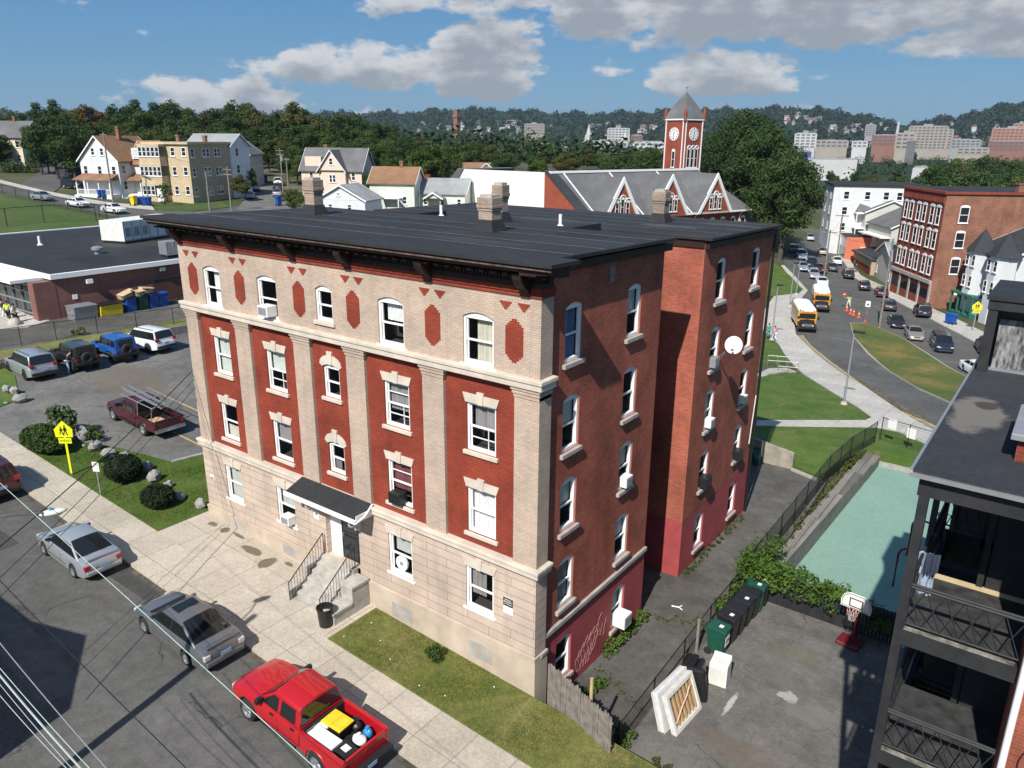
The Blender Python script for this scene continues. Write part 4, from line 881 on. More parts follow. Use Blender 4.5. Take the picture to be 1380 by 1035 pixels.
    if near:
        for s in (1, -1):
            q = MB(); f = lambda x, z: (x, s*(sy(z)+.006), z); q.poly([f(xrear(zl)+.10, zl-.035), f(xfront(zl)-.08, zl-.035), f(xfront(zh)-.05, zh+.03), f(xrear(zh)+.08, zh+.03)]); q.build('window_surround', M['trim'], root, fix=False)
            q = MB(); q.tube([(.2+ra, s*hw*1.002, zb0+.30*(zs-zb0)), (wb-ra-.15, s*hw*1.002, zb0+.30*(zs-zb0))], .012, 4); q.build('side_moulding', M['trim'] if col != 'grey' else pm, root)
            q = MB(); q.tube([(A+.12, s*hw*.80, zs+.0), (wb+fo*.4, s*hw*.77, K['hood']+.004), (wb+fo*.75, s*hw*.70, K['hood']-.085)], .007, 4); q.build('hood_seam', M['trim'], root)
        if K['deckx']:
            h1_, _, t1 = lerp_table(tab, -ro+.16); q = MB(); q.tube([(D_-.06, -hw*.72, zs+.022), (-ro+.4, -hw*.70, K['deck']+.012), (-ro+.16, -hw*.66, t1+.0), (-ro-.0, -hw*.58, t1-.3), (-ro-.0, hw*.58, t1-.3), (-ro+.16, hw*.66, t1), (-ro+.4, hw*.70, K['deck']+.012), (D_-.06, hw*.72, zs+.022)], .007, 4); q.build('trunk_seam', M['trim'], root)
            q = MB(); q.box(-.35, C_+.1, -.42, .42, zs-.02, zs+.04); q.build('parcel_shelf', M['trim'], root)
        q = MB(); q.box(A-.06, A+.1, -bw*.85, bw*.85, zs-.005, zs+.028); q.build('wiper_cowl', M['trim'], root)
    return root
def gl(x, y, off=.0): return (x, y, gz(x, y)+off)
slope = radians(0)
def place(o): # sit on the sloping street
    x, y = o.location.x, o.location.y
    return o
ROADP = math.atan(.056)
def tilt(o): o.rotation_euler = (0, ROADP, 0) if abs(o.rotation_euler[2]) < .1 else (0, -ROADP, o.rotation_euler[2]); return o
# parked along the kerb in front; noses point away to the left
s1 = tilt(car('silver_sedan', 'silver sedan with bright red tail lights parked by the round clipped bushes', 'car', 'coupe', 'silver', gl(-18.28, -5.72, .01), pi))
s2 = tilt(car('grey_sedan', 'dark grey sedan with a glass sunroof parked ahead of the red pickup', 'car', 'sedan', 'grey', gl(-10.17, -5.70, .01), pi, over=dict(wb=2.74)))
q = MB(); q.box(1.05, 1.5, -.42, .42, 1.462, 1.474); q.build('sunroof', M['carglass'], s2, bevel=.004)
for o_, zz in ((s1, .95), (s2, .965)):
    kk = KINDS['coupe' if o_ is s1 else 'sedan']
    q = MB(); q.prism([(-kk['ro']+.1, zz-.01), (-kk['ro']+.1, zz+.08), (-kk['ro']+.16, zz+.085), (-kk['ro']+.34, zz+.01)], 'y', -.62, .62); q.build('spoiler', PAINT['silver' if o_ is s1 else 'grey'], o_, bevel=.015)
for o_ in s2.children:
    if o_.name.startswith('taillight'): o_.data.materials[0] = M['lamp_clear']
s3 = tilt(car('maroon_suv', 'dark maroon sport utility vehicle cut by the left edge of the photo', 'car', 'suv', 'maroon', gl(-27.75, -5.72, .01), pi))
# ---------- pickups
def pickup(name, label, col, loc, rz, wb=3.33, hw=.93, r=.39, rim='alloy'):
    root = thing(name, label, 'pickup truck', loc, rz); pm = PAINT[col]; fo, ro = .95, 1.18; ra = r+.07
    zs, zr, zb0 = 1.12, 1.74, .42; cabr = .78
    tab = [(cabr, hw*.985, zb0, zs), (wb-.6, hw*.985, zb0, zs), (wb-.35, hw, zb0, zs-.02), (wb, hw*1.02, zb0, zs-.04), (wb+fo*.5, hw*.99, zb0+.02, zs-.10), (wb+fo-.15, hw*.93, zb0+.06, zs-.17), (wb+fo-.03, hw*.86, zb0+.12, zs-.26), (wb+fo, hw*.8, zb0+.18, zs-.34)]
    xs_ = {q[0] for q in tab} | {wb+ra*cos(pi*i/10) for i in range(11)} | {1.3, 2.0}; st = []
    for x in sorted(v for v in xs_ if cabr <= v <= wb+fo):
        h, zb, zt = lerp_table(tab, x)
        if abs(x-wb) <= ra+.0005: zb = max(zb, r+sqrt(max(0, ra*ra-(x-wb)**2)))
        zb = min(zb, zt-.16)
        st.append((x, [(0, zb), (.86*h, zb), (.975*h, zb+.03), (h, zb+.42*(zt-zb)), (.985*h, zt-.11), (.945*h, zt-.035), (.84*h, zt), (0, zt+.05)]))
    mb = MB(); loft(mb, st); mb.build('body', pm, root, smooth=32)
    A, B_, C_, D_ = wb-.45, wb-1.25, cabr+.14, cabr+.02; bw, tw = hw*.92, hw*.76; g = MB(); cst = []
    for x, f in ((D_, 0), (C_, 1), ((B_+C_)/2, 1.), (B_, 1), (A, 0)):
        top = zs+(zr-zs)*f; t_ = bw+(tw-bw)*f; cst.append((x, [(0, zs-.12), (bw, zs-.12), (bw, zs-.02), (t_, top-.06*f), (t_*.86, top), (0, top+.04*f)]))
    loft(g, cst); g.build('cabin', pm, root, smooth=28, bevel=.04)
    def sy(z): return bw+(tw-bw)*(z-zs)/(zr-.06-zs)
    for nm, xa, xb, sg in (('windshield', A, B_, 1), ('rear_window', D_, C_, -1)):
        q = MB(); n_ = 6; row = []; nx_, nz_ = (zr-zs)*sg, abs(xb-xa); L = hypot(nx_, nz_)
        for f in (.1, .88):
            for j in range(n_+1):
                s = -1+2*j/n_; row.append((xa+(xb-xa)*f+nx_/L*.014, s*(bw+(tw*.93-bw)*f)*.93, zs+(zr-zs)*f+nz_/L*.014+.03*(1-s*s)*f))
        q.add(row, [(j, j+1, n_+2+j, n_+1+j) for j in range(n_)]); q.build(nm, M['carglass'], root, fix=False)
    zl, zh = zs+.04, zr-.14
    xf = lambda z: A+(B_-A)*(z-zs)/(zr-zs)
    for s in (1, -1):
        for (l0, l1, r0, r1) in ((C_+.10, C_+.16, 1.72, 1.72), (1.86, 1.86, xf(zl)-.18, xf(zh)-.14)):
            q = MB(); q.quad((l0, s*(sy(zl)+.012), zl), (r0, s*(sy(zl)+.012), zl), (r1, s*(sy(zh)+.012), zh), (l1, s*(sy(zh)+.012), zh)); q.build('side_window', M['carglass'], root, fix=False)
        q = MB(); q.box(A-.35, A-.2, s*(bw-.02), s*(bw+.24), zs+.02, zs+.22); q.build('mirror', M['trim'], root, bevel=.04)
        for hx in (1.0, 1.98): q = MB(); q.box(hx, hx+.16, s*hw*.96, s*(hw+.012), zs-.14, zs-.09); q.build('door_handle', M['trim'], root)
        for dx_ in (1.79, 2.86): q = MB(); q.quad((dx_, s*(hw*.988+.004), zb0+.08), (dx_+.014, s*(hw*.988+.004), zb0+.08), (dx_+.014, s*(hw*.972+.004), zs-.1), (dx_, s*(hw*.972+.004), zs-.1)); q.build('door_seam', M['trim'], root, fix=False)
        # bed side with its wheel arch
        xz = [(-ro, zb0+.12)] + [(ra*cos(pi-pi*i/12), max(zb0+.06, r+ra*sin(pi*i/12))) for i in range(13)] + [(cabr-.03, zb0+.02), (cabr-.03, zs+.02), (-ro, zs+.02)]
        q = MB(); y0, y1 = s*(hw-.13), s*hw*.995; q.prism(xz, 'y', min(y0, y1), max(y0, y1)); q.build('bed_side', pm, root, bevel=.035)
        fl = MB(); fl.tube([(ra*1.03*cos(pi-pi*i/12), s*(hw*.99), r+ra*1.03*sin(pi*i/12)) for i in range(13)], .035); fl.build('wheel_arch_flare', pm, root, smooth=60)
        q = MB(); q.box(wb+fo-.3, wb+fo-.02, s*hw*.56, s*hw*.88, zs-.42, zs-.24); q.build('headlight', M['lamp_clear'], root, bevel=.04)
        q = MB(); q.box(-ro-.02, -ro+.06, s*(hw-.16), s*(hw*.98), zs-.42, zs-.06); q.build('taillight', M['lamp_red'], root, bevel=.02)
        q = MB(); q.tube([(.9, s*(hw+.02), .44), (2.6, s*(hw+.02), .44)], .045); q.build('step_bar', M['trim'], root)
    q = MB(); q.box(-ro+.08, cabr-.04, -hw+.13, hw-.13, .62, .66); q.box(cabr-.12, cabr-.04, -hw+.13, hw-.13, .66, zs); q.build('bed_floor', M['trim'], root)
    q = MB(); q.box(-ro-.0, -ro+.08, -hw+.16, hw-.16, .56, zs+.015); q.box(-ro-.012, -ro, -.08, .08, zs-.22, zs-.12); q.build('tailgate', pm, root, bevel=.02)
    q = MB(); q.box(-ro-.24, -ro-.0, -hw*.95, hw*.95, .48, .66); q.build('rear_bumper', M['chrome'] if col == 'maroon' else M['trim'], root, bevel=.04)
    q = MB(); q.box(-ro-.252, -ro-.242, -.18, .18, .5, .64); q.build('number_plate', M['plate'], root)
    q = MB(); q.box(wb+fo-.1, wb+fo+.06, -hw*.84, hw*.84, .46, .68); q.build('front_bumper', pm, root, bevel=.05)
    q = MB(); q.box(wb+fo-.1, wb+fo+.02, -hw*.5, hw*.5, .72, zs-.24); q.build('grille', M['trim'], root, bevel=.03)
    q = MB(); q.box(-.9, wb+.6, -hw*.75, hw*.75, .4, .6); q.build('underbody', M['trim'], root)
    wheels(root, (0, wb), hw+.01, r, .26, rim)
    return root
RP = tilt(pickup('red_pickup', 'bright red crew cab pickup parked at the kerb with its open bed full of goods', 'red', gl(-3.12, -5.82, .01), pi))
def on(root, pts):                                 # a spot in the vehicle's own frame, in world space
    return root.matrix_basis @ Vector(pts)
def cargo(name, label, cat, p, rz=0.):
    w_ = on(RP, p); o = thing(name, label, cat, w_, pi+rz); o.rotation_euler = (0, -ROADP, pi+rz); return o
o = cargo('storage_tote', 'black storage tote with a bright yellow lid in the red pickup bed', 'storage box', (.22, -.12, .66), .05)
q = MB(); q.add([(x*a, y*a, z) for z, a in ((0, .88), (.42, 1)) for x, y in ((-.36, -.27), (.36, -.27), (.36, .27), (-.36, .27))], [(3, 2, 1, 0), (4, 5, 6, 7), (0, 1, 5, 4), (1, 2, 6, 5), (2, 3, 7, 6), (3, 0, 4, 7)]); q.build('tub', M['plastic_k'], o, bevel=.03)
q = MB(); q.box(-.4, .4, -.31, .31, .42, .47); q.box(-.34, -.02, -.25, .25, .47, .49); q.box(.02, .34, -.25, .25, .47, .49); q.build('lid', M['plastic_y'], o, bevel=.025)
o = cargo('drink_cooler', 'long white drink cooler lying beside the left bed wall of the red pickup', 'cooler', (.05, .52, .66), .04)
q = MB(); q.box(-.5, .5, -.2, .2, 0, .34); q.build('tub', M['plastic_w'], o, bevel=.04); q = MB(); q.box(-.52, .52, -.22, .22, .35, .42); q.box(-.1, .12, -.1, .1, .42, .43); q.build('lid', M['plastic_w'], o, bevel=.03)
q = MB(); q.tube([(.52, -.18, .3), (.6, -.18, .38), (.6, .18, .38), (.52, .18, .3)], .02); q.build('handle', M['grey_metal'], o)
o = cargo('red_jug', 'white and red plastic box behind the yellow lidded tote in the pickup bed', 'box', (.52, .25, .66), .1)
q = MB(); q.box(-.2, .2, -.17, .17, 0, .26); q.build('base', plain('red plastic', (.33, .03, .03), .4), o, bevel=.03); q = MB(); q.box(-.21, .21, -.18, .18, .26, .36); q.build('lid', M['plastic_w'], o, bevel=.04)
o = cargo('black_crate', 'black crate with pale labels nearest the tailgate of the red pickup', 'crate', (-.68, .38, .66), -.05)
q = MB(); q.box(-.28, .28, -.24, .24, 0, .34); q.box(-.3, .3, -.26, .26, .3, .35); q.build('tub', M['plastic_k'], o, bevel=.02)
q = MB()
for a in (-.12, .02): q.box(-.292, -.282, a, a+.1, .12, .2)
q.box(-.15, .1, -.12, .1, .35, .362); q.build('label', M['plastic_w'], o)
def bag(name, label, p, rx, ry, rz_, mats, seed):
    o = cargo(name, label, 'bag', p); rnd = random.Random(seed); q = MB(); q.ball((0, 0, rz_*.95), rx, ry, rz_, 16, 11)
    q.v = [(x*(1+rnd.uniform(-.1, .1)), y*(1+rnd.uniform(-.1, .1)), max(0, z*(1+rnd.uniform(-.09, .09)))) for x, y, z in q.v]; q.build('sack', mats, o, smooth=60)
    k = MB(); k.cyl((0, 0, rz_*1.75), (.02, .02, rz_*2.25), .02, .07, 8); k.build('knot', mats, o); return o
bag('white_bag', 'white plastic shopping bag in the rear right of the red pickup bed', (-.62, -.24, .66), .24, .2, .17, M['plastic_w'], 3)
bag('blue_bag', 'bright blue bag by the right bed wall of the red pickup', (-.62, -.58, .66), .17, .14, .17, plain('blue plastic film', (.03, .22, .5), .3), 4)
bag('dark_bag', 'black bag between the yellow lidded tote and the right bed wall', (-.12, -.56, .66), .2, .16, .16, M['plastic_k'], 5)
DP = pickup('maroon_pickup', 'dark maroon pickup truck in the parking lot carrying a ladder on its rack', 'maroon', gl(-29.3, 3.5, .06), pi, hw=.95)
DP.rotation_euler = (0, -ROADP, pi)
rk = MB()
for x in (.55, -.95):
    for s in (1, -1): rk.tube([(x, s*.86, 1.12), (x, s*.80, 1.92)], .028)
    rk.tube([(x, -.86, 1.92), (x, .86, 1.92)], .028)
for s in (1, -1): rk.tube([(-1.1, s*.80, 1.92), (2.3, s*.80, 1.92)], .026)
rk.tube([(2.2, -.8, 1.92), (2.2, .8, 1.92)], .026)
rk.build('ladder_rack', M['galv'], DP)
o = thing('extension_ladder', 'long aluminium extension ladder lying on the maroon pickup\'s rack', 'ladder', on(DP, (.6, .25, 1.97)), pi-.03); o.rotation_euler = (0, -ROADP, pi-.03)
for i, (dz, x0, x1) in enumerate(((0, -2.2, 2.2), (.09, -1.9, 2.4))):
    q = MB()
    for s in (1, -1): q.box(x0, x1, s*.2-.02, s*.2+.02, dz, dz+.07)
    k = int((x1-x0)/.3)
    for j in range(k): q.tube([(x0+.15+j*.3, -.2, dz+.035), (x0+.15+j*.3, .2, dz+.035)], .016, 5)
    q.build('ladder_section', M['galv'], o)
o = thing('timber_load', 'pale boards lying in the bed of the maroon pickup', 'lumber', on(DP, (-.3, .1, .67)), pi); q = MB()
for i in range(5): q.box(-.8+.05*i, .75, -.5+.2*i, -.34+.2*i, 0, .05+.04*(i % 2))
q.build('boards', M['timber'], o)
# ---------- lot: two jeeps, two suvs
def jeep(name, label, col, loc, rz):
    root = thing(name, label, 'car', loc, rz); pm = PAINT[col]; wb, hw, r = 2.95, .80, .42
    q = MB(); q.prism([(-.62, .62), (-.62, 1.12), (wb-.55, 1.14), (wb+.42, 1.08), (wb+.46, .72), (wb+.2, .62), (wb-.5, .55), (.5, .55)], 'y', -hw, hw); q.build('body', pm, root, bevel=.05)
    q = MB(); st = [(x, [(0, 1.1), (hw*.97, 1.1), (hw*.97, 1.14), (hw*.88, 1.80), (hw*.8, 1.86), (0, 1.88)]) for x in (-.62, 1.55)] + [(wb-.72+.0, [(0, 1.1), (hw*.95, 1.1), (hw*.95, 1.14), (hw*.95, 1.15), (hw*.9, 1.16), (0, 1.17)])]
    loft(q, [st[0], st[1]]); q.build('hardtop', pm if col == 'blue' else PAINT['dgrey'], root, bevel=.04)
    q = MB(); q.add([(1.55, s*hw*.86, 1.84) for s in (-1, 1)] + [(wb-.78, s*hw*.93, 1.14) for s in (1, -1)], [(0, 1, 2, 3)]); q.build('windshield', M['carglass'], root, fix=False)
    q = MB(); q.box(1.5, wb-.7, -hw*.93, hw*.93, 1.1, 1.16); q.build('cowl', pm, root)
    for s in (1, -1):
        q = MB(); q.prism([(1.55, 1.15), (wb-.80, 1.15), (1.58, 1.8)], 'y', s*hw*.9-.02, s*hw*.9+.02); q.build('front_door_window', M['carglass'], root)
        for a, b2 in ((-.5, .12), (.22, .82), (.92, 1.5)):
            q = MB(); f = lambda z: s*(hw*.97+(hw*.88-hw*.97)*(z-1.14)/.66+.012); q.quad((a, f(1.24), 1.24), (b2, f(1.24), 1.24), (b2, f(1.7), 1.7), (a, f(1.7), 1.7)); q.build('side_window', M['carglass'], root, fix=False)
        for xc in (0, wb):
            q = MB(); q.prism([(xc-.62, .78), (xc-.45, .98), (xc+.45, .98), (xc+.62, .78), (xc+.56, .78), (xc+.42, .92), (xc-.42, .92), (xc-.56, .78)], 'y', min(s*hw*.95, s*(hw+.16)), max(s*hw*.95, s*(hw+.16))); q.build('fender_flare', M['trim'] if col != 'blue' else pm, root, bevel=.02)
        q = MB(); q.box(-.66, -.6, s*.62, s*.76, .8, 1.02); q.build('taillight', M['lamp_red'], root, bevel=.01)
        q = MB(); q.cyl((wb+.44, s*.5, .92), (wb+.5, s*.5, .92), .12, n=14); q.build('headlight', M['lamp_clear'], root)
        q = MB(); q.box(wb-.95, wb-.85, s*hw, s*(hw+.2), 1.16, 1.34); q.build('mirror', M['trim'], root, bevel=.03)
    q = MB(); q.quad((-.632, -.52, 1.26), (-.632, .52, 1.26), (-.632, .5, 1.7), (-.632, -.5, 1.7)); q.build('rear_window', M['carglass'], root, fix=False)
    q = MB(); R = Matrix.Translation((-.76, 0, 1.02)) @ Matrix.Rotation(radians(-90), 4, 'Y'); q.lathe([(.2, -.12), (.36, -.12), (.41, -.06), (.41, .06), (.36, .12), (.22, .12), (.2, .05), (0, .05)], 22, M=R); q.build('spare_wheel', M['tyre'], root, smooth=40)
    q = MB(); q.box(-.86, -.62, -.78, .78, .56, .74); q.build('rear_bumper', M['trim'], root, bevel=.03)
    q = MB(); q.box(wb+.46, wb+.68, -.78, .78, .58, .76); q.build('front_bumper', M['trim'], root, bevel=.03)
    q = MB(); q.box(-.5, wb+.3, -.6, .6, .4, .7); q.build('underbody', M['trim'], root)
    wheels(root, (0, wb), hw+.12, r, .27, 'trim'); return root
car('silver_suv', 'silver grey sport utility vehicle with roof rails, leftmost in the lot row', 'car', 'suv', 'silver', gl(-43.1, 3.0, .06), pi-.04, rim='trim', over=dict(w=1.9))
jeep('black_jeep', 'black boxy off roader with spare wheel and an open side door in the lot', 'black', gl(-42.7, 5.75, .06), pi-.03)
jeep('blue_jeep', 'bright blue boxy off roader with a black spare wheel on its tailgate', 'blue', gl(-42.7, 8.6, .06), pi-.05)
car('white_suv', 'white sport utility vehicle nearest the brick building corner in the parking lot', 'car', 'suv', 'white', gl(-43.2, 11.6, .06), pi+.12, rim='trim')
jd = [o for o in COL.objects if o.name == 'black_jeep'][0]
q = MB(); q.prism([(0, .62), (-.95, .62), (-.95, 1.12), (0, 1.12)], 'y', -.03, .03, M=TR(1.55, -.82, 0, radians(62))); q.build('open_door', PAINT['black'], jd)
# ---------- cars on the school street
CARS = [((1268, 470), 'minivan', 'navy', 'dark navy minivan with headlights towards us, nearest parked beside the grass island', -1), ((1231, 455), 'sedan', 'gold', 'gold sedan parked between the navy minivan and a black sedan', -1), ((1207, 439), 'sedan', 'black', 'black sedan parked beside the wooden pole and the grass island', -1),
        ((1197, 417), 'hatch', 'dgrey', 'dark grey hatchback behind the wooden pole on the school street', 1), ((1187, 399), 'hatch', 'maroon', 'black hatchback with red lamps parked further up behind the dark grey one', 1), ((1164, 390), 'hatch', 'black', 'black crossover driving up the street beside the row of orange cones', 1),
        ((1242, 425), 'suv', 'black', 'black sport utility vehicle at the far kerb below the green porch house', 1), ((1142, 374), 'suv', 'black', 'black pickup sized vehicle at the far kerb in front of the brown shop', 1), ((1121, 364), 'sedan', 'dgrey', 'dark sedan in mid street below a white car', 1), ((1127, 355), 'sedan', 'white', 'white sedan in mid street next to the far kerb', 1),
        ((1143, 348), 'hatch', 'dgrey', 'small dark car at the far kerb by the coral wall', 1), ((1108, 342), 'sedan', 'gold', 'tan sedan far up the street left of the pole', 1), ((1107, 385), 'sedan', 'white', 'white sedan standing just right of the yellow buses', -1), ((1096, 374), 'hatch', 'silver', 'silver hatchback behind the white sedan near the buses', -1),
        ((1102, 366), 'sedan', 'maroon', 'dark red sedan in the queue above the silver hatchback', -1), ((1093, 360), 'suv', 'navy', 'dark blue crossover in the queue beside the lawn with the big tree', -1), ((1081, 364), 'sedan', 'lblue', 'blue grey sedan by the lawn kerb under the big tree', -1), ((1080, 349), 'suv', 'lblue', 'grey crossover second from the top of the kerb queue', -1), ((1069, 340), 'hatch', 'dgrey', 'dark small car at the top of the kerb queue under the tree', -1),
        ((1091, 323), 'sedan', 'silver', 'pale small car farthest up the street', 1), ((1328, 474), 'suv', 'black', 'black car half hidden behind the dark roof at the right', 1)]
for (px, py), kd, cl, lb, dr in CARS:
    p = G(px, py, .05)
    d = (G(px-(16 if py > 395 else 8), py-(22 if py > 395 else 17))-p)
    a = atan2(d.y, d.x) if dr > 0 else atan2(-d.y, -d.x)
    if px > 1255 and py < 460: a += .1
    K = KINDS[kd]; c = p - Vector((cos(a), sin(a), 0))*K['wb']/2
    c.z = gz(c.x, c.y)+.05
    car({'sedan': 'sedan', 'hatch': 'hatchback', 'suv': 'sport_utility_vehicle', 'minivan': 'minivan'}[kd], lb, 'car', kd, cl, c, a, 'cars on the school street', near=False)
p = G(1308, 500, .05); car('white_sedan', 'white sedan parked beside the end of the grass island by the black roof', 'car', 'sedan', 'white', p, radians(-58), 'cars on the school street', near=False)
# hill street and side street
HC = [((58, 270), 'sedan', 'silver', 'pale silver sedan, leftmost of three driving past the field', 0), ((106, 279), 'sedan', 'white', 'white sedan, middle one of three passing the field', 0), ((154, 287), 'sedan', 'white', 'white car passing the field nearest the rooftop machinery', 0)]
for (px, py), kd, cl, lb, dr in HC:
    p = G(px, py, .1); a = atan2(*(lambda d: (d.y, d.x))(G(px+12, py+3)-p)); c = p-Vector((cos(a), sin(a), 0))*1.3; c.z = gz(c.x, c.y)+.1
    car('sedan', lb, 'car', kd, cl, c, a, 'cars on the hill street', near=False)
for (px, py), kd, cl, lb, dr in [((344, 257), 'suv', 'white', 'white van like car farther up the side street left lane', 1), ((337, 267), 'sedan', 'lblue', 'blue grey sedan near the bottom left of the side street', 1), ((374, 264), 'sedan', 'silver', 'silver sedan lowest at the right kerb of the side street', 1), ((374, 256), 'hatch', 'dgrey', 'dark hatchback in the middle of the right kerb row of the side street', 1), ((375, 249), 'suv', 'white', 'white car highest in the right kerb row of the side street', 1),
                                 ((15, 226), 'suv', 'lblue', 'pale blue grey car parked by the yellow house at the left edge', 2), ((30, 224), 'suv', 'white', 'white pickup like car parked behind the hedge at the left edge', 2), ((99, 254), 'suv', 'black', 'dark car in the driveway left of the white gabled house', 2)]:
    p = G(px, py, .1); d = G(px+2, py-8)-p if dr == 1 else Vector((1, .3, 0)); a = atan2(d.y, d.x); c = p-Vector((cos(a), sin(a), 0))*1.3; c.z = gz(c.x, c.y)+.12
    car('parked_car', lb, 'car', kd, cl, c, a, 'cars up the hill', near=False)
# ---------- school buses
def text(parent, s, size, loc, rot, mat, name='lettering', ext=.004, align='CENTER'):
    cu = bpy.data.curves.new(name, 'FONT'); cu.body = s; cu.size = size; cu.align_x = align; cu.align_y = 'CENTER'; cu.extrude = ext
    tmp = bpy.data.objects.new(name, cu); me = bpy.data.meshes.new_from_object(tmp); bpy.data.objects.remove(tmp)
    o = bpy.data.objects.new(name, me); COL.objects.link(o); o.location = loc; o.rotation_euler = rot; me.materials.clear(); me.materials.append(mat)
    if parent: o.parent = parent
    return o
def bus(label, loc, rz, first):
    root = thing('school_bus', label, 'school bus', loc, rz, 'school buses at the kerb'); Y = PAINT['bus']; L, hw = 8.6, 1.2
    q = MB(); st = [(x, [(0, .55), (hw, .55), (hw, 2.3), (hw*.97, 2.62), (hw*.86, 2.62), (0, 2.62)]) for x in (-2.4, 4.6)]; loft(q, st); q.build('body', Y, root, bevel=.05)
    q = MB(); st = [(x, [(0, 2.6), (hw*.965, 2.6), (hw*.9, 2.82), (hw*.6, 2.97), (0, 3.02)]) for x in (-2.42, 4.5)] + [(4.66, [(0, 2.6), (hw*.9, 2.6), (hw*.84, 2.74), (hw*.55, 2.84), (0, 2.88)])]; loft(q, st); q.build('roof', M['plastic_w'], root, smooth=40)
    q = MB(); st = [(4.6, [(0, .6), (.95, .6), (1.0, 1.2), (.9, 1.5), (0, 1.58)]), (5.6, [(0, .6), (.92, .6), (.96, 1.15), (.84, 1.38), (0, 1.44)]), (5.85, [(0, .65), (.84, .65), (.88, 1.05), (.75, 1.22), (0, 1.28)])]; loft(q, st); q.build('hood', M['black'] if True else Y, root, smooth=30)
    q = MB(); q.box(4.55, 4.615, -1.02, 1.02, 1.62, 2.3); q.build('windshield', M['carglass'], root, bevel=.01)
    q = MB(); q.box(4.58, 4.68, -.95, .95, 2.36, 2.64); sg = q.build('sign_board', Y, root, bevel=.02); text(sg, 'SCHOOL BUS', .26, (4.69, 0, 2.5), (radians(90), 0, radians(90)), M['black'])
    for s in (1, -1):
        for i in range(8): q = MB(); x = -2.1+i*.82; q.box(x, x+.66, s*(hw-.02), s*(hw+.012), 1.75, 2.3); q.build('side_window', M['carglass'], root)
        for z in (1.0, 1.35, 1.6): q = MB(); q.box(-2.4, 4.5, s*hw, s*(hw+.014), z, z+.05); q.build('rub_rail', M['black'], root)
        q = MB(); q.cyl((5.7, s*.62, 1.0), (5.88, s*.62, 1.0), .12, n=10); q.build('headlight', M['lamp_clear'], root)
        for y in (.72, .98): q = MB(); q.cyl((4.62, s*y, 2.78), (4.74, s*y, 2.78), .09, n=10); q.build('warning_lamp', M['lamp_red'] if y > .8 else M['lamp_amber'], root)
        q = MB(); q.tube([(5.2, s*.9, 1.45), (5.5, s*1.25, 1.9)], .02); q.box(5.42, 5.5, s*1.25-.12, s*1.25+.12, 1.75, 2.1); q.build('mirror', M['black'], root)
    q = MB(); q.box(5.8, 5.98, -1.1, 1.1, .5, .78); q.build('front_bumper', M['black'], root, bevel=.03)
    q = MB(); q.box(5.84, 5.87, -.5, .5, .85, 1.2); q.build('grille', M['chrome'], root)
    q = MB(); q.box(3.6, 4.35, -hw-.75, -hw-.02, .8, 2.3); q.build('open_door', M['carglass'] if False else Y, root) if False else None
    wheels(root, (-.6, 5.05), hw-.02, .48, .28, 'trim', near=False); return root
for (px, py), lb, a in (((1087, 448), 'yellow school bus in front, with white roof and black hood', radians(-66)), ((1106, 421), 'yellow school bus standing partly hidden behind the nearer one', radians(-72))):
    p = G(px, py, .05); d = Vector((cos(a), sin(a), 0)); bus(lb, p-d*5.+Vector((0, 0, .04)), a, True).scale = (.92, .92, .92)
# ================================================================== trees, shrubs, grass
M['leaf'] = foliage('dark green leaves', (.02, .048, .011), (.058, .095, .022), .22)
M['leaf_light'] = foliage('mid green leaves', (.030, .065, .013), (.075, .115, .028), .25)
M['leaf_olive'] = foliage('olive leaves', (.045, .06, .014), (.095, .10, .028), .25)
M['leaf_autumn'] = foliage('rusty leaves', (.085, .055, .016), (.15, .09, .022), .25)
M['leaf_yew'] = foliage('yew needles', (.008, .020, .007), (.020, .042, .012), .1, 1.5)
M['leaf_vine'] = foliage('vine leaves', (.035, .085, .012), (.10, .17, .03), .3, 1.2)
M['bark'] = plain('bark', (.075, .06, .047), .95, var=.3, sc=4., bmp=.3)
NP = np.random.RandomState(11)
def leaf_mesh(name, centres, radii, per, size, mat, parent=None, flat=1., droop=0.):
    """many small leaf faces gathered in clumps"""
    P, D = [], []
    for c, r, k in zip(centres, radii, per):
        d = NP.normal(size=(k, 3)); d /= np.linalg.norm(d, axis=1)[:, None]
        rad = r*(.45+.6*NP.rand(k, 1)**.6); q = d*rad; q[:, 2] *= flat
        P.append(np.asarray(c)[None]+q); D.append(d)
    P = np.concatenate(P); D = np.concatenate(D); k = len(P)
    n = D + NP.normal(size=(k, 3))*.55 + np.array([0, 0, .45]); n /= np.linalg.norm(n, axis=1)[:, None]
    a = np.cross(n, NP.normal(size=(k, 3))); a /= np.linalg.norm(a, axis=1)[:, None]; b = np.cross(n, a)
    s = size*(.6+.8*NP.rand(k, 1)); w = s*.62
    V = np.stack([P-a*s, P-b*w+n*s*.15, P+a*s, P+b*w+n*s*.15], 1).reshape(-1, 3); V[:, 2] -= droop
    me = bpy.data.meshes.new(name); me.vertices.add(4*k); me.vertices.foreach_set('co', V.ravel())
    me.loops.add(4*k); me.loops.foreach_set('vertex_index', np.arange(4*k)); me.polygons.add(k); me.polygons.foreach_set('loop_start', np.arange(0, 4*k, 4)); me.polygons.foreach_set('loop_total', np.full(k, 4))
    me.update(calc_edges=True); me.materials.append(mat)
    o = bpy.data.objects.new(name, me); COL.objects.link(o)
    if parent: o.parent = parent
    return o
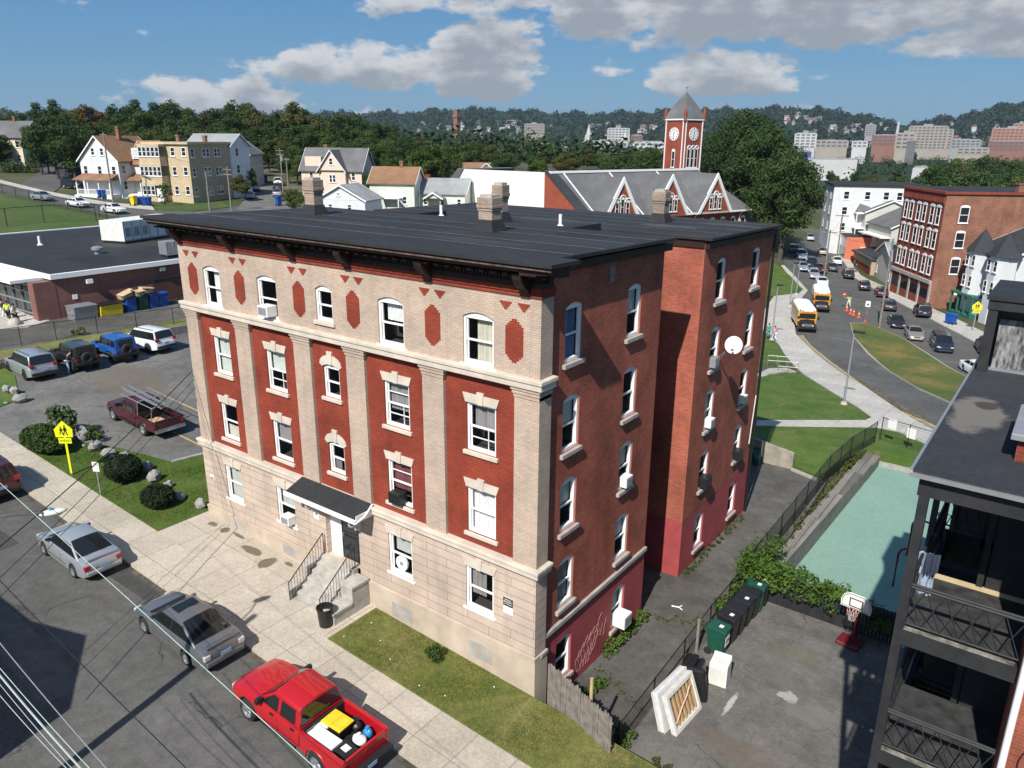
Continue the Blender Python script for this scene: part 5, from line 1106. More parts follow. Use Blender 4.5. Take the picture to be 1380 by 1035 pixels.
def tree(kind, H, R, mat, label, seed, n=46, per=150, leaf=.26, bare=.22, shape='round', group=None, name='broadleaf_tree'):
    rnd = random.Random(seed); root = thing(name, label, 'tree', (0, 0, -500), 0, group)
    cs, rs = [], []
    zc, rz = H*(bare+(1-bare)*.52), H*(1-bare)*.5
    for i in range(n):
        while True:
            u = [rnd.uniform(-1, 1) for _ in range(3)]; d = sqrt(sum(q*q for q in u))
            if .35 < d < 1: break
        x, y, z = u
        if shape == 'cone': f = (1-z)*.5; x, y = x*(f+.12), y*(f+.12)
        elif shape == 'tall': x, y = x*.72*(1-.25*z), y*.72*(1-.25*z)
        else: x, y = x*(1.05-.25*max(z, 0)), y*(1.05-.25*max(z, 0))
        cs.append((x*R*.86, y*R*.86, zc+z*rz*.9)); rs.append(R*rnd.uniform(.20, .36)*(.7 if shape == 'cone' else 1))
    leaf_mesh('crown', cs, rs, [int(per*(r/(R*.28))**2) for r in rs], leaf, mat, root, flat=.75)
    t = MB(); r0 = max(.12, H*.022)
    t.tube([(0, 0, -.6), (.05*R, .02*R, H*bare), (.02*R, .05*R, H*.6), (0, 0, H*.86)], [r0*1.25, r0, r0*.6, r0*.2], 8)
    for i in range(0, n, max(1, n//10)):
        c = cs[i]; z0 = H*bare+(c[2]-H*bare)*.35; t.tube([(0, 0, z0), (c[0]*.5, c[1]*.5, (z0+c[2])*.52), c], [r0*.5, r0*.32, r0*.1], 6)
    t.build('trunk', M['bark'], root, smooth=60, fix=False); return root
PROT = [tree(0, 15, 5.6, M['leaf'], 'dark broad crowned tree in the wooded ridge behind the hill houses', 1, group='woodland trees on the ridge'),
        tree(1, 17, 5.2, M['leaf'], 'tall dark crowned tree in the wooded ridge behind the hill houses', 2, shape='tall', group='woodland trees on the ridge'),
        tree(2, 13, 5.4, M['leaf_light'], 'mid green rounded tree in the wooded ridge behind the hill houses', 3, group='woodland trees on the ridge'),
        tree(3, 14, 5.2, M['leaf_olive'], 'olive green rounded tree in the wooded ridge behind the hill houses', 4, group='woodland trees on the ridge'),
        tree(4, 15, 5.0, M['leaf_autumn'], 'rust tinted autumn tree among the dark ones on the ridge', 5, group='woodland trees on the ridge'),
        tree(5, 17, 3.4, M['leaf'], 'pointed conifer standing out of the ridge line', 6, shape='cone', bare=.08, group='woodland trees on the ridge')]
used = [False]*6
def put(i, x, y, s, label=None, group=None, dz=0.):
    rz = random.uniform(0, 6.28); z = gz(x, y)+dz
    if not used[i]:
        used[i] = True; o = PROT[i]; o.location = (x, y, z); o.rotation_euler = (0, 0, rz); o.scale = (s, s, s)
        if label: o['label'] = label
        if group: o['group'] = group
        return o
    return dup(PROT[i], (x, y, z), rz, label, s, group)
def put_top(i, px, ytop, d, label=None, group=None, ws=1.):
    """a tree at a bearing and distance, tall enough to reach a height"""
    q = atd(px, 187, d); z0 = gz(q.x, q.y); top = atd(px, ytop, d).z; H = PROT[i]['H']
    o = put(i, q.x, q.y, clamp((top-z0)/H, .35, 2.2), label, group); return o
for i, h in enumerate((15.3, 17.3, 13.3, 14.3, 15.2, 17.2)): PROT[i]['H'] = h
rnd = random.Random(21)
# skyline of the wooded ridge from left to middle: (px, top py)
SKY = [(-30, 150), (5, 155), (28, 148), (55, 137), (78, 136), (98, 146), (118, 141), (140, 145), (165, 140), (188, 131), (212, 140), (232, 135), (258, 146), (285, 148), (305, 144), (325, 136), (345, 146), (368, 150), (398, 137), (412, 147), (430, 156), (455, 151), (478, 150), (500, 158), (522, 164), (545, 180), (565, 184)]
AUT = (118, 140)
for px, py in SKY:
    kd = 4 if px in AUT else rnd.choice([0, 0, 1, 1, 0, 3]); put_top(kd, px, py+rnd.uniform(-2, 3), rnd.uniform(225, 245))
    put_top(rnd.choice([0, 1, 2, 0]), px+rnd.uniform(-12, 12), py+rnd.uniform(14, 26), rnd.uniform(195, 215))
for px, py in ((375, 143), (366, 147)): put_top(5, px, py, 232)
for k in range(52):
    px = rnd.uniform(-20, 560); base = 172 if px > 330 else 168; put_top(rnd.choice([0, 2, 2, 3, 0]), px, base+rnd.uniform(0, 28)+(12 if px > 420 else 0), rnd.uniform(165, 200) if px < 300 else rnd.uniform(160, 235))
G2 = 'trees between the houses and the valley'
for k in range(64):
    px = rnd.uniform(430, 900); d = rnd.uniform(200, 420)
    if 700 < px < 885: d = rnd.uniform(200, 300)
    put_top(rnd.choice([2, 2, 3, 0, 0, 4 if k % 9 == 0 else 2]), px, 196+rnd.uniform(-6, 16)+(6 if px > 650 else 0), d, 'leafy green tree in the belt between the houses and the far valley', G2)
for k in range(26): put_top(rnd.choice([0, 0, 2, 2, 3]), rnd.uniform(395, 640), rnd.uniform(186, 214), rnd.uniform(165, 205), 'leafy green tree in the belt between the houses and the far valley', G2)
G3 = 'trees beyond the street houses'
for k in range(56):
    px = rnd.uniform(1060, 1440); d = rnd.uniform(215, 420); top = 222+rnd.uniform(-8, 16)
    if px < 1240: top += 16
    if px > 1235: top -= 10*sin((px-1235)/150*pi) if px < 1400 else 0
    put_top(rnd.choice([0, 2, 2, 3, 0]), px, top, d, 'leafy green tree beyond the street houses on the right', G3)
put_top(0, 70, 150, 158, 'dense dark tree between the yellow house and the white gabled house', 'dark trees beside the hill houses'); put_top(0, 92, 160, 152, 'dense dark tree nearest the white gabled house, left of its gable', 'dark trees beside the hill houses')
put_top(0, 48, 165, 165, 'dense dark tree right behind the yellow house at the left', 'dark trees beside the hill houses')
for px, t_, d, lb in ((328, 222, 150, 'bushy green tree left of the side street'), (318, 236, 140, 'low olive tree beside the small tan gable'), (390, 252, 128, 'small bright green tree at the right kerb of the side street'), (505, 226, 152, 'green tree between the peach house and the tan roofed houses'), (628, 232, 150, 'olive tree behind the pale ranch house')): put_top(3 if 'olive' in lb else 2, px, t_, d, lb)
# the big street tree right of the clock tower: several crowns' worth of branches
big = tree(9, 20, 6.6, M['leaf'], 'spreading shade tree standing at the corner of the lawn left of the street', 31, n=95, per=210, leaf=.21, bare=.2)
p = G(1052, 352); big.location = (p.x-.6, p.y+1, p.z); big.rotation_euler = (0, 0, 1.); big['H'] = 19.5
def behind(px, top, d, rz, label):
    q = atd(px, 187, d); z0 = gz(q.x, q.y); s = (atd(px, top, d).z-z0)/19.5; dup(big, (q.x, q.y, z0), rz, label, s)
behind(1003, 152, 172, 2.4, 'largest dark shade tree right of the clock tower, behind the school roof'); behind(1034, 172, 150, 4.1, 'shade tree between the tall one by the clock tower and the street'); behind(975, 176, 180, 5.1, 'shade tree touching the clock tower on its right side')
# clipped shrubs and the junipers by the lot
def shrub(label, px, py, rx, ry, rz, mat, n, leaf, name='clipped_shrub', fl=1.):
    p = G(px, py, .1); root = thing(name, label, 'shrub', (p.x, p.y, p.z))
    k = MB(); k.ball((0, 0, rz*.92), rx*.86, ry*.86, rz*.88, 18, 12); k.build('inner_branches', M['leaf_yew'], root, smooth=60)
    d = NP.normal(size=(n, 3)); d /= np.linalg.norm(d, axis=1)[:, None]; d = d[d[:, 2] > -.8]
    cs = d*np.array([rx, ry, rz])*(.93+.09*NP.rand(len(d), 1)) + np.array([0, 0, rz*.95]);
    leaf_mesh('foliage', cs, [.07]*len(cs), [5]*len(cs), leaf, mat, root); return root
shrub('round clipped dark yew bush beside the no parking sign', 168, 645, .95, .85, .64, M['leaf_yew'], 1500, .04)
shrub('round clipped dark yew bush nearest the forecourt', 214, 681, .8, .72, .52, M['leaf_yew'], 1300, .04)
sh = shrub('low spreading green juniper behind the yellow crossing sign', 62, 604, 1.7, .95, .62, M['leaf'], 1500, .085, 'juniper_shrub')
def leafy(label, px, py, spec, mat, leaf, name='leafy_shrub', cat='shrub', per=70):
    p = G(px, py, .1); root = thing(name, label, cat, (p.x, p.y, p.z)); cs = [(x, y, z) for x, y, z, r in spec]
    leaf_mesh('foliage', cs, [q[3] for q in spec], [per]*len(cs), leaf, mat, root)
    t = MB()
    for c in cs: t.tube([(0, 0, -.1), (c[0]*.4, c[1]*.4, c[2]*.5), c], [.035, .025, .01], 5)
    t.build('stem', M['bark'], root, fix=False); return root
leafy('sumac with drooping fronds above the juniper', 82, 590, [(0, .2, 1.5, .5), (-.6, .1, 1.3, .4), (.6, .3, 1.25, .45), (.1, .5, 1.1, .5), (-.3, 0, .8, .5), (.9, .2, .8, .4)], M['leaf_light'], .13)
leafy('low ragged green shrub among the rocks at the lot edge', 124, 592, [(0, 0, .4, .35), (.5, .1, .35, .3), (-.5, .2, .3, .35)], M['leaf_light'], .1)
leafy('tiny upright evergreen in the front lawn below the right windows', 584, 889, [(0, 0, .35, .22), (.12, .05, .5, .17), (-.15, 0, .25, .2), (.2, -.1, .28, .2)], M['leaf'], .05, 'small_evergreen', per=110)
leafy('small bush growing through the chain fence beside the dumpsters', 103, 458, [(0, 0, .5, .4), (.3, .3, .7, .35)], M['leaf_olive'], .1, per=60)
leafy('green shrub at the tan house entrance', 222, 277, [(0, 0, 1.2, 1.), (.5, .3, 2.2, .9), (-.3, .4, 3., .8)], M['leaf'], .2, per=90)
hq = [G(px, 232, .1) for px in range(8, 52, 6)]
root = thing('hedge', 'ragged hedge along the pavement below the yellow house', 'hedge', tuple(hq[0])); leaf_mesh('foliage', [tuple(q-hq[0]+Vector((0, 0, .8))) for q in hq], [1.5]*len(hq), [160]*len(hq), .2, M['leaf'], root)
# climbing vine over the board fence between yard and court
cs, rs = [], []
rv = random.Random(4)
for k in range(150):
    x = rv.uniform(3.0, 8.9) if k % 3 else rv.uniform(2.6, 5.2); top = .9-.55*clamp((x-6.5)/2)
    cs.append((x, 12.45+rv.uniform(-.35, .55), -1.2+rv.uniform(.55, 1.55)*top+.45)); rs.append(rv.uniform(.16, .34))
for k in range(60): cs.append((rv.uniform(2.45, 3.7), rv.uniform(11.6, 15.5), -1.2+rv.uniform(.1, 1.7))); rs.append(rv.uniform(.2, .4))
for k in range(14): cs.append((rv.uniform(2.6, 3.0), rv.uniform(9.5, 12), -1.2+rv.uniform(.1, 1.)));  rs.append(rv.uniform(.15, .28))
root = thing('climbing_vine', 'mass of bright green vine over the black board fence by the bins', 'vine', (0, 0, 0))
leaf_mesh('foliage', cs, rs, [34]*len(cs), .075, M['leaf_vine'], root)
cs, rs = [], []
for k in range(70): cs.append((3.0+rv.uniform(-.12, .18), rv.uniform(15, 33), -1.2+rv.uniform(.02, .45)**1.3)); rs.append(rv.uniform(.12, .3))
root = thing('weed_strip', 'weeds growing between the mesh fence and the grey block wall', 'weeds', (0, 0, 0)); leaf_mesh('foliage', cs, rs, [22]*len(cs), .06, M['leaf_olive'], root)
def weeds(label, pts, mat, leaf=.055, per=26, r=.16, h=.14):
    c0 = pts[0]; root = thing('weed_patch', label, 'weeds', (c0[0], c0[1], c0[2])); cs = []
    for x, y, z in pts: cs += [(x-c0[0]+rv.uniform(-.2, .2), y-c0[1]+rv.uniform(-.2, .2), z-c0[2]+rv.uniform(.02, h)) for _ in range(4)]
    leaf_mesh('foliage', cs, [r*rv.uniform(.6, 1.2) for _ in cs], [per]*len(cs), leaf, mat, root)
ZW = -1.19
weeds('thick weeds at the foot of the red painted wall by the light well', [(.15, 4.9+.34*i, ZW) for i in range(10)], M['leaf_vine'], h=.42, r=.2)
weeds('weeds at the wall foot behind the wooden fence', [(.25+.1*i, 1.2+.3*i, ZW) for i in range(8)], M['leaf_vine'], h=.3)
weeds('thin weeds along the foot of the rear brick block', [(.12, 12.2+.55*i, ZW) for i in range(14)], M['leaf_olive'], r=.1, per=10)
weeds('thin line of weeds in a crack across the alley, nearer line', [(.4+.26*i, 4.0-.12*i+.1*sin(i*2), ZW) for i in range(9)], M['leaf_olive'], r=.06, per=7, h=.04, leaf=.035)
weeds('thin line of weeds in a crack across the alley by the light well', [(.3+.27*i, 8.2+.12*i+.12*sin(i*2), ZW) for i in range(9)], M['leaf_olive'], r=.08, per=9, h=.05, leaf=.04)
weeds('weeds under the mesh fence near the wooden fence end', [(2.75+.25*rv.random(), .35+.18*i, ZW) for i in range(8)], M['leaf_vine'], h=.3)
weeds('grass tufts at the near edge of the yard', [(4.2+.16*i, 1.0+.1*rv.random(), ZW) for i in range(6)], M['leaf_olive'], r=.1, per=10, h=.05)
# grass blades on the two near lawns
def blades(name, poly, n, off, hmin, hmax, mat, label):
    xs_, ys2 = [q[0] for q in poly], [q[1] for q in poly]; V = []
    k = 0
    while k < n:
        x, y = rv.uniform(min(xs_), max(xs_)), rv.uniform(min(ys2), max(ys2)); c = False; j = len(poly)-1
        for i in range(len(poly)):
            (xi, yi), (xj, yj) = poly[i], poly[j]
            if (yi > y) != (yj > y) and x < (xj-xi)*(y-yi)/(yj-yi)+xi: c = not c
            j = i
        if not c: continue
        z = gz(x, y)+off; h = rv.uniform(hmin, hmax)*(.75+.5*(sin(x*2.1+sin(y*1.7))*.5+.5)); a = rv.uniform(0, 6.28); w_ = .011; dx, dy = cos(a)*w_, sin(a)*w_; lx, ly = rv.uniform(-.05, .05), rv.uniform(-.05, .05)
        V += [(x-dx, y-dy, z), (x+dx, y+dy, z), (x+lx, y+ly, z+h)]; k += 1
    me = bpy.data.meshes.new(name); me.from_pydata(V, [], [(3*i, 3*i+1, 3*i+2) for i in range(n)]); me.materials.append(mat); o = bpy.data.objects.new(name, me); COL.objects.link(o)
    return tag(o, label, 'grass', None, 'stuff')
M['blade'] = foliage('grass blades', (.075, .12, .018), (.19, .18, .05), .3, 1.1); M['blade_g'] = foliage('green grass blades', (.045, .10, .013), (.12, .155, .028), .3, .8)
blades('grass', [(-7.45, -2.5), (6, -2.5), (6, -.1), (-7.45, -.1)], 42000, .11, .025, .065, M['blade'], 'short dry grass of the front lawn strip')
blades('grass', [(-18.95, -2.5), (-33, -2.5), (-31.8, -.6), (-28.6, .8), (-24.9, 1.75), (-24.5, 3.8), (-18.9, 3.8)], 52000, .1, .025, .075, M['blade_g'], 'green grass of the lawn beside the parking lot')
# ================================================================== the other buildings
M['sid_white'] = plain('white siding', (.60, .61, .625), .7, var=.06, sc=1.); M['sid_cream'] = plain('cream siding', (.66, .58, .40), .7, var=.06, sc=1.); M['sid_peach'] = plain('peach siding', (.68, .55, .44), .7, var=.06, sc=1.)
M['sid_tan'] = plain('tan brick face', (.50, .395, .25), .8, var=.1, sc=1.); M['sid_tan_side'] = plain('brown tan side', (.40, .315, .21), .85, var=.12, sc=1.); M['sid_grey'] = plain('pale grey green siding', (.50, .50, .45), .75, var=.08, sc=1.); M['sid_green'] = plain('pale green siding', (.57, .60, .53), .75, var=.06, sc=1.)
M['green_paint'] = plain('green porch paint', (.02, .13, .09), .6, var=.15); M['coral'] = plain('coral painted wall', (.55, .16, .09), .8, var=.1); M['win_white'] = M['white']
M['brick_far'] = brick('red storefront brick', (.27, .055, .03), (.2, .04, .025), (.2, .1, .07), bw=.25, rh=.09, dirt=.25); M['brick_far2'] = brick('orange brown party wall brick', (.30, .13, .08), (.23, .095, .06), (.26, .2, .16), bw=.25, rh=.09, dirt=.4, speck=(.36, .28, .23))
M['brick_school'] = brick('school red brick', (.32, .07, .035), (.26, .055, .03), (.2, .1, .07), bw=.3, rh=.1, dirt=.15)
M['brick_plum'] = brick('dull plum brick', (.25, .105, .085), (.2, .085, .07), (.2, .14, .12), dirt=.15)
def win(root, Mx, x, z, w, h, fr='white', arch=0, hood=None, proud=.05):
    """window on the local -y face carried by Mx: frame, pane, sill"""
    q = MB(); f = .09
    q.box(x-w/2, x-w/2+f, -proud, .02, z, z+h, M=Mx); q.box(x+w/2-f, x+w/2, -proud, .02, z, z+h, M=Mx); q.box(x-w/2+f, x+w/2-f, -proud, .02, z, z+f, M=Mx); q.box(x-w/2+f, x+w/2-f, -proud, .02, z+h-f, z+h, M=Mx); q.box(x-w/2+f, x+w/2-f, -proud*.7, .02, z+h/2-.035, z+h/2+.035, M=Mx)
    if arch: q.prism([(x-w/2*cos(pi*i/8), z+h+arch*sin(pi*i/8)) for i in range(9)], 'y', -proud, .02, M=Mx)
    q.box(x-w/2-.08, x+w/2+.08, -proud-.08, .02, z-.1, z, M=Mx)
    if hood: q.prism([(x-w/2-.12, z+h), (x+w/2+.12, z+h), (x+w/2+.16, z+h+.22), (x, z+h+.42), (x-w/2-.16, z+h+.22)], 'y', -proud-.04, .02, M=Mx)
    o = q.build('window', M[fr], root)
    q = MB(); q.quad(*[(a, -.022, b) for a, b in ((x-w/2+f, z+f), (x+w/2-f, z+f), (x+w/2-f, z+h-f), (x-w/2+f, z+h-f))], M=Mx); q.build('pane', M['dark_glass'], o, fix=False)
    return o
def face(w, d, side):
    """matrix carrying the -y face frame onto a side of a w x d block"""
    return {'f': TR(0, -d/2, 0), 'r': TR(w/2, 0, 0, pi/2), 'b': TR(0, d/2, 0, pi), 'l': TR(-w/2, 0, 0, -pi/2)}[side]
def gable_roof(root, w, d, h, rise, ax, mat, wallmat, ov=.4, T=.18, Mx=None, name='roof'):
    """ridge along ax; gable triangles carry the wall material"""
    Mx = Mx or Matrix(); L, S = (w, d) if ax == 'x' else (d, w); R = Mx if ax == 'x' else Mx @ Matrix.Rotation(pi/2, 4, 'Z')
    q = MB(); k = rise/(S/2)
    for s in (1, -1):
        a = [(-L/2-ov, s*(S/2+ov), h-ov*k), (L/2+ov, s*(S/2+ov), h-ov*k), (L/2+ov, 0, h+rise), (-L/2-ov, 0, h+rise)]
        q.add(a + [(x, y, z+T) for x, y, z in a], [(0, 1, 2, 3), (4, 5, 6, 7), (0, 1, 5, 4), (1, 2, 6, 5), (2, 3, 7, 6), (3, 0, 4, 7)], 0, R)
    r = q.build(name, mat, root)
    q = MB()
    for s in (1, -1): q.prism([(-S/2, h-.05), (S/2, h-.05), (0, h+rise-.02)], 'x', s*L/2-.1 if s > 0 else -L/2, L/2 if s > 0 else -L/2+.1, M=R)
    q.build('gable', wallmat, root)
    q = MB(); e = ov-.08
    for s in (1, -1):
        for u in (1, -1):
            q.add([(u*(L/2+ov), s*(S/2+ov), h-ov*k-.06), (u*(L/2+ov), 0, h+rise-.06), (u*(L/2+ov), 0, h+rise+T+.02), (u*(L/2+ov), s*(S/2+ov), h-ov*k+T+.02)] + [(u*(L/2+ov+.05), y, z) for y, z in ((s*(S/2+ov), h-ov*k-.06), (0, h+rise-.06), (0, h+rise+T+.02), (s*(S/2+ov), h-ov*k+T+.02))], [(0, 1, 2, 3), (7, 6, 5, 4), (0, 1, 5, 4), (1, 2, 6, 5), (2, 3, 7, 6), (3, 0, 4, 7)], 0, R)
    q.build('barge_board', M['white'], r)
    return r
def rows(root, w, d, side, n, zs, ww=.9, hh=1.5, u0=None, u1=None, **k):
    L = w if side in 'fb' else d; u0 = -L/2+1.1 if u0 is None else u0; u1 = L/2-1.1 if u1 is None else u1
    for z in zs:
        for i in range(n): win(root, face(w, d, side), u0+(u1-u0)*(i/(n-1) if n > 1 else .5), z, ww, hh, **k)
def block(root, w, d, h, mat, Mx=None, name='wall', z0=-2.):
    q = MB(); q.box(-w/2, w/2, -d/2, d/2, z0, h, M=Mx); return q.build(name, mat, root)
def chim(root, x, y, z, h, s=.6, mat='brick_far2'):
    q = MB(); q.box(x-s/2, x+s/2, y-s/2, y+s/2, z, z+h); q.box(x-s/2-.08, x+s/2+.08, y-s/2-.08, y+s/2+.08, z+h-.25, z+h); q.build('chimney', M[mat], root)
def porch(root, w, d, h, Mx, posts=4, roof='shingle_brown', rail=True, stair=True):
    q = MB(); q.box(-w/2, w/2, -d, 0, -.3, .5, M=Mx)
    for i in range(posts): x = -w/2+.15+(w-.3)*i/(posts-1); q.box(x-.09, x+.09, -d+.06, -d+.24, .5, h, M=Mx)
    if rail:
        q.box(-w/2, w/2, -d+.1, -d+.16, 1.3, 1.4, M=Mx)
        for i in range(int(w/.25)): x = -w/2+.1+i*.25; q.box(x-.025, x+.025, -d+.11, -d+.15, .5, 1.3, M=Mx)
    if stair:
        for i in range(5): q.box(-w/2-.2, -w/2+1., -d-.3*(i+1), -d-.3*i, -.6, .5-.2*(i+.5), M=Mx)
    p_ = q.build('porch', M['white'], root)
    q = MB(); q.add([(-w/2-.3, -d-.35, h), (w/2+.3, -d-.35, h), (w/2+.1, 0, h+.95), (-w/2-.1, 0, h+.95), (-w/2-.3, -d-.35, h-.14), (w/2+.3, -d-.35, h-.14), (w/2+.1, 0, h-.14), (-w/2-.1, 0, h-.14)], [(0, 1, 2, 3), (4, 7, 6, 5), (0, 4, 5, 1), (1, 5, 6, 2), (3, 7, 4, 0), (2, 6, 7, 3)], 0, Mx); q.build('porch_roof', M[roof], p_)
def at_px(px, py, dz=0.): p = G(px, py); return (p.x, p.y, p.z+dz)
def house(name, label, cat, px, py, rz, back=0.):
    """local -y faces the viewer's street; the front face's middle stands on the picked ground point"""
    p = G(px, py); f = Vector((sin(rz), -cos(rz), 0)); q = Vector(p) - f*back; return thing(name, label, cat, (q.x, q.y, p.z), rz)
R20 = radians(20)
# white gabled house with brown roof
h1 = house('gabled_house', 'white two storey house with tan brown gabled roofs and front porches', 'house', 140, 265, R20, 5)
w, d, h = 8.4, 10., 6.4; block(h1, w, d, h, M['sid_white']); gable_roof(h1, w, d, h, 4.0, 'y', M['shingle_brown'], M['sid_white'])
rows(h1, w, d, 'f', 3, (3.9,)); win(h1, face(w, d, 'f'), -1, 7.2, .8, 1.3); win(h1, face(w, d, 'f'), 1, 7.2, .8, 1.3); rows(h1, w, d, 'r', 3, (1.3, 4.0)); porch(h1, 7.6, 2.2, 3.1, face(w, d, 'f'))
Mx = TR(w/2+1.6, 1.5, 0); block(h1, 4.2, 6.4, 6.0, M['sid_white'], Mx, 'wing_wall'); gable_roof(h1, 4.2, 6.4, 6.0, 3.6, 'x', M['shingle_brown'], M['sid_white'], Mx=Mx, name='wing_roof')
for i in range(3): win(h1, TR(w/2+1.6, -1.7, 0), -.6+i*.75, 7.0, .6, 1.2)
q = MB(); q.box(w/2+.3, w/2+2.9, -1.75, 1, 6.6, 8.5); q.build('dormer', M['sid_white'], h1)
for z in (1.3, 4.0): win(h1, TR(w/2+1.6, -1.7, 0), 1.2, z, .8, 1.5)
for z in (1.3, 4.0): win(h1, TR(w/2+3.7, 1.5, 0, pi/2), .3, z, .8, 1.5); win(h1, TR(w/2+3.7, 1.5, 0, pi/2), 2.2, z, .8, 1.5)
porch(h1, 3.6, 1.8, 3.0, TR(w/2+1.2, -1.7, 0), 2, rail=False); chim(h1, .6, 0, 10, 2.2)
# tan triple decker
h2 = house('triple_decker', 'tan three storey flat roofed apartment house with a white bay porch stack', 'house', 230, 272, R20, 6.2)
w, d, h = 9.2, 11.6, 9.9; block(h2, w, d, h, M['sid_tan']); q = MB(); q.box(w/2-.01, w/2+.04, -d/2, d/2, -1, h); q.build('side_wall', M['sid_tan_side'], h2)
q = MB(); q.box(-w/2-.35, w/2+.35, -d/2-.4, d/2+.3, h, h+.35); q.build('cornice', M['sid_tan'], h2); q = MB(); q.box(-w/2-.25, w/2+.25, -d/2-.3, d/2+.2, h+.35, h+.4); q.build('roof', M['shingle_light'], h2)
q = MB()
for z in (.0, 3.3, 6.6): q.box(-w/2+.2, -w/2+4.6, -d/2-1.8, -d/2, z, z+1.2); q.box(-w/2+.1, -w/2+4.7, -d/2-1.9, -d/2, z+2.9, z+3.3)
by = q.build('bay_porch', M['sid_tan'], h2)
for z in (1.2, 4.5, 7.8):
    for i in range(5): win(by, TR(-w/2+2.4, -d/2-1.8, 0), -1.8+i*.9, z, .8, 1.65) if not (z < 2 and i > 2) else None
q = MB(); q.box(-w/2+3.2, -w/2+4.3, -d/2-1.85, -d/2-1.8, .1, 2.4); q.build('door', M['white'], by)
rows(h2, w, d, 'f', 2, (1.3, 4.6, 7.9), u0=1.4, u1=3.7)
for z in (1.0, 4.4, 7.7):
    for x in (-4.8, -1.7, -.6, 1.6, 2.5): win(h2, TR(w/2+.04, 0, 0, pi/2), x, z, .85, 1.5)
chim(h2, -1, -1, h, 1.6); chim(h2, 2.4, 2, h, 1.5); Mx = TR(0, d/2+3, 0); block(h2, 9.6, 6, 9.6, M['sid_white'], Mx, 'rear_wing'); gable_roof(h2, 9.6, 6, 9.6, 2, 'x', M['shingle_light'], M['sid_white'], Mx=Mx, name='rear_roof')
for z in (1.3, 4.5, 7.6): win(h2, TR(4.8, d/2+3, 0, pi/2), -1, z, 1., 1.6)
# small tan gable right of it; yellow house far left
h3 = house('small_house', 'small beige gabled house peeping out right of the tan triple decker', 'house', 318, 252, R20+.25, 4); block(h3, 7, 8, 6.8, M['sid_peach']); gable_roof(h3, 7, 8, 6.8, 2.6, 'y', M['shingle'], M['sid_peach']); rows(h3, 7, 8, 'f', 2, (1.2, 4.2))
h4 = house('yellow_house', 'pale yellow gabled house cut by the left edge of the photo', 'house', 8, 224, R20+.2, 3); w, d, h = 12, 9, 6.6; block(h4, w, d, h, M['sid_cream']); gable_roof(h4, w, d, h, 3.4, 'x', M['shingle'], M['sid_cream']); rows(h4, w, d, 'r', 2, (1.2, 4.2)); rows(h4, w, d, 'f', 4, (1.2, 4.2)); chim(h4, 2, 0, 9.4, 1.8)
win(h4, face(w, d, 'r'), -.4, 7.2, .7, 1.1); win(h4, face(w, d, 'r'), .4, 7.2, .7, 1.1); Mx = TR(-2, -d/2-3.4, 0); block(h4, 5.5, 4, 2.6, M['green_paint'], Mx, 'garage_wall'); gable_roof(h4, 5.5, 4, 2.6, 1.2, 'x', M['shingle_brown'], M['green_paint'], Mx=Mx, name='garage_roof')
sd_ = house('garden_shed', 'small dark shed in the yard left of the white gabled house', 'shed', 92, 238, R20, 2); block(sd_, 6, 4, 2.2, M['shingle_dark']); gable_roof(sd_, 6, 4, 2.2, 1.1, 'x', M['shingle_dark'], M['shingle_dark'])
# peach house with cross gable, white cottage in front, tan pair and pale ranch
RM = radians(28)
h5 = house('peach_house', 'peach coloured house with grey slate roof and steep cross gable', 'house', 446, 268, RM, 5); w, d, h = 12.6, 8, 5.6; block(h5, w, d, h, M['sid_peach']); gable_roof(h5, w, d, h, 4.0, 'x', M['shingle'], M['sid_peach'])
Mx = TR(.6, -d/2+1.2, 0); block(h5, 5.4, 4.4, 5.6, M['sid_peach'], Mx, 'gable_wing'); gable_roof(h5, 5.4, 5.2, 5.6, 3.7, 'y', M['shingle'], M['sid_peach'], Mx=Mx, name='gable_roof')
for x in (-.35, .35): win(h5, TR(.6, -d/2-1.0, 0), x, 3.2, .65, 1.5)
win(h5, TR(.6, -d/2-1.4, 0), 0, 6.6, .8, 1.3); win(h5, face(w, d, 'f'), 4.6, 3.6, .8, 1.5); win(h5, face(w, d, 'f'), -4.2, 3.6, .8, 1.5); q = MB(); q.box(-5.6, -2.2, -d/2+.5, 0, 6.2, 8.1); q.build('dormer', M['sid_peach'], h5); chim(h5, -2.4, .3, 9.4, 1.0)
rows(h5, w, d, 'l', 2, (1.2, 3.6))
h6 = house('white_cottage', 'low white gabled cottage in front of the peach house, behind the left chimney', 'house', 462, 290, RM-.1, 3); w, d, h = 9, 7, 2.6; block(h6, w, d, h, M['sid_white']); gable_roof(h6, w, d, h, 2.4, 'y', M['shingle_light'], M['sid_white']); win(h6, face(w, d, 'f'), -2, 1., .8, .9); win(h6, face(w, d, 'f'), 1.6, 1., .8, .9); win(h6, face(w, d, 'f'), -.4, 3.3, .7, .5)
h7 = house('tan_roof_house', 'pale house with sandy tan roof and open side stair beside the ranch house', 'house', 528, 284, RM, 4); w, d, h = 8.5, 7, 5; block(h7, w, d, h, M['sid_green']); gable_roof(h7, w, d, h, 2.6, 'x', M['shingle_brown'], M['sid_green']); chim(h7, 1, 0, 7.2, 1.6); win(h7, face(w, d, 'f'), 2.4, 1.2, .8, 1.4); win(h7, face(w, d, 'l'), 0, 2.6, .8, 1.4)
q = MB()
for x in (-1.6, 1.6): q.box(x-.08, x+.08, -d/2-1.5, -d/2-1.35, 0, 3.6)
q.box(-1.8, 1.8, -d/2-1.6, -d/2, 2.2, 2.35); q.box(-1.8, 1.8, -d/2-1.6, -d/2-1.5, 3.2, 3.3); q.add([(1.6, -d/2-1.5, 2.2), (3.6, -d/2-1.5, 0), (3.6, -d/2-.6, 0), (1.6, -d/2-.6, 2.2)], [(0, 1, 2, 3)]); q.build('stair_porch', M['white'], h7)
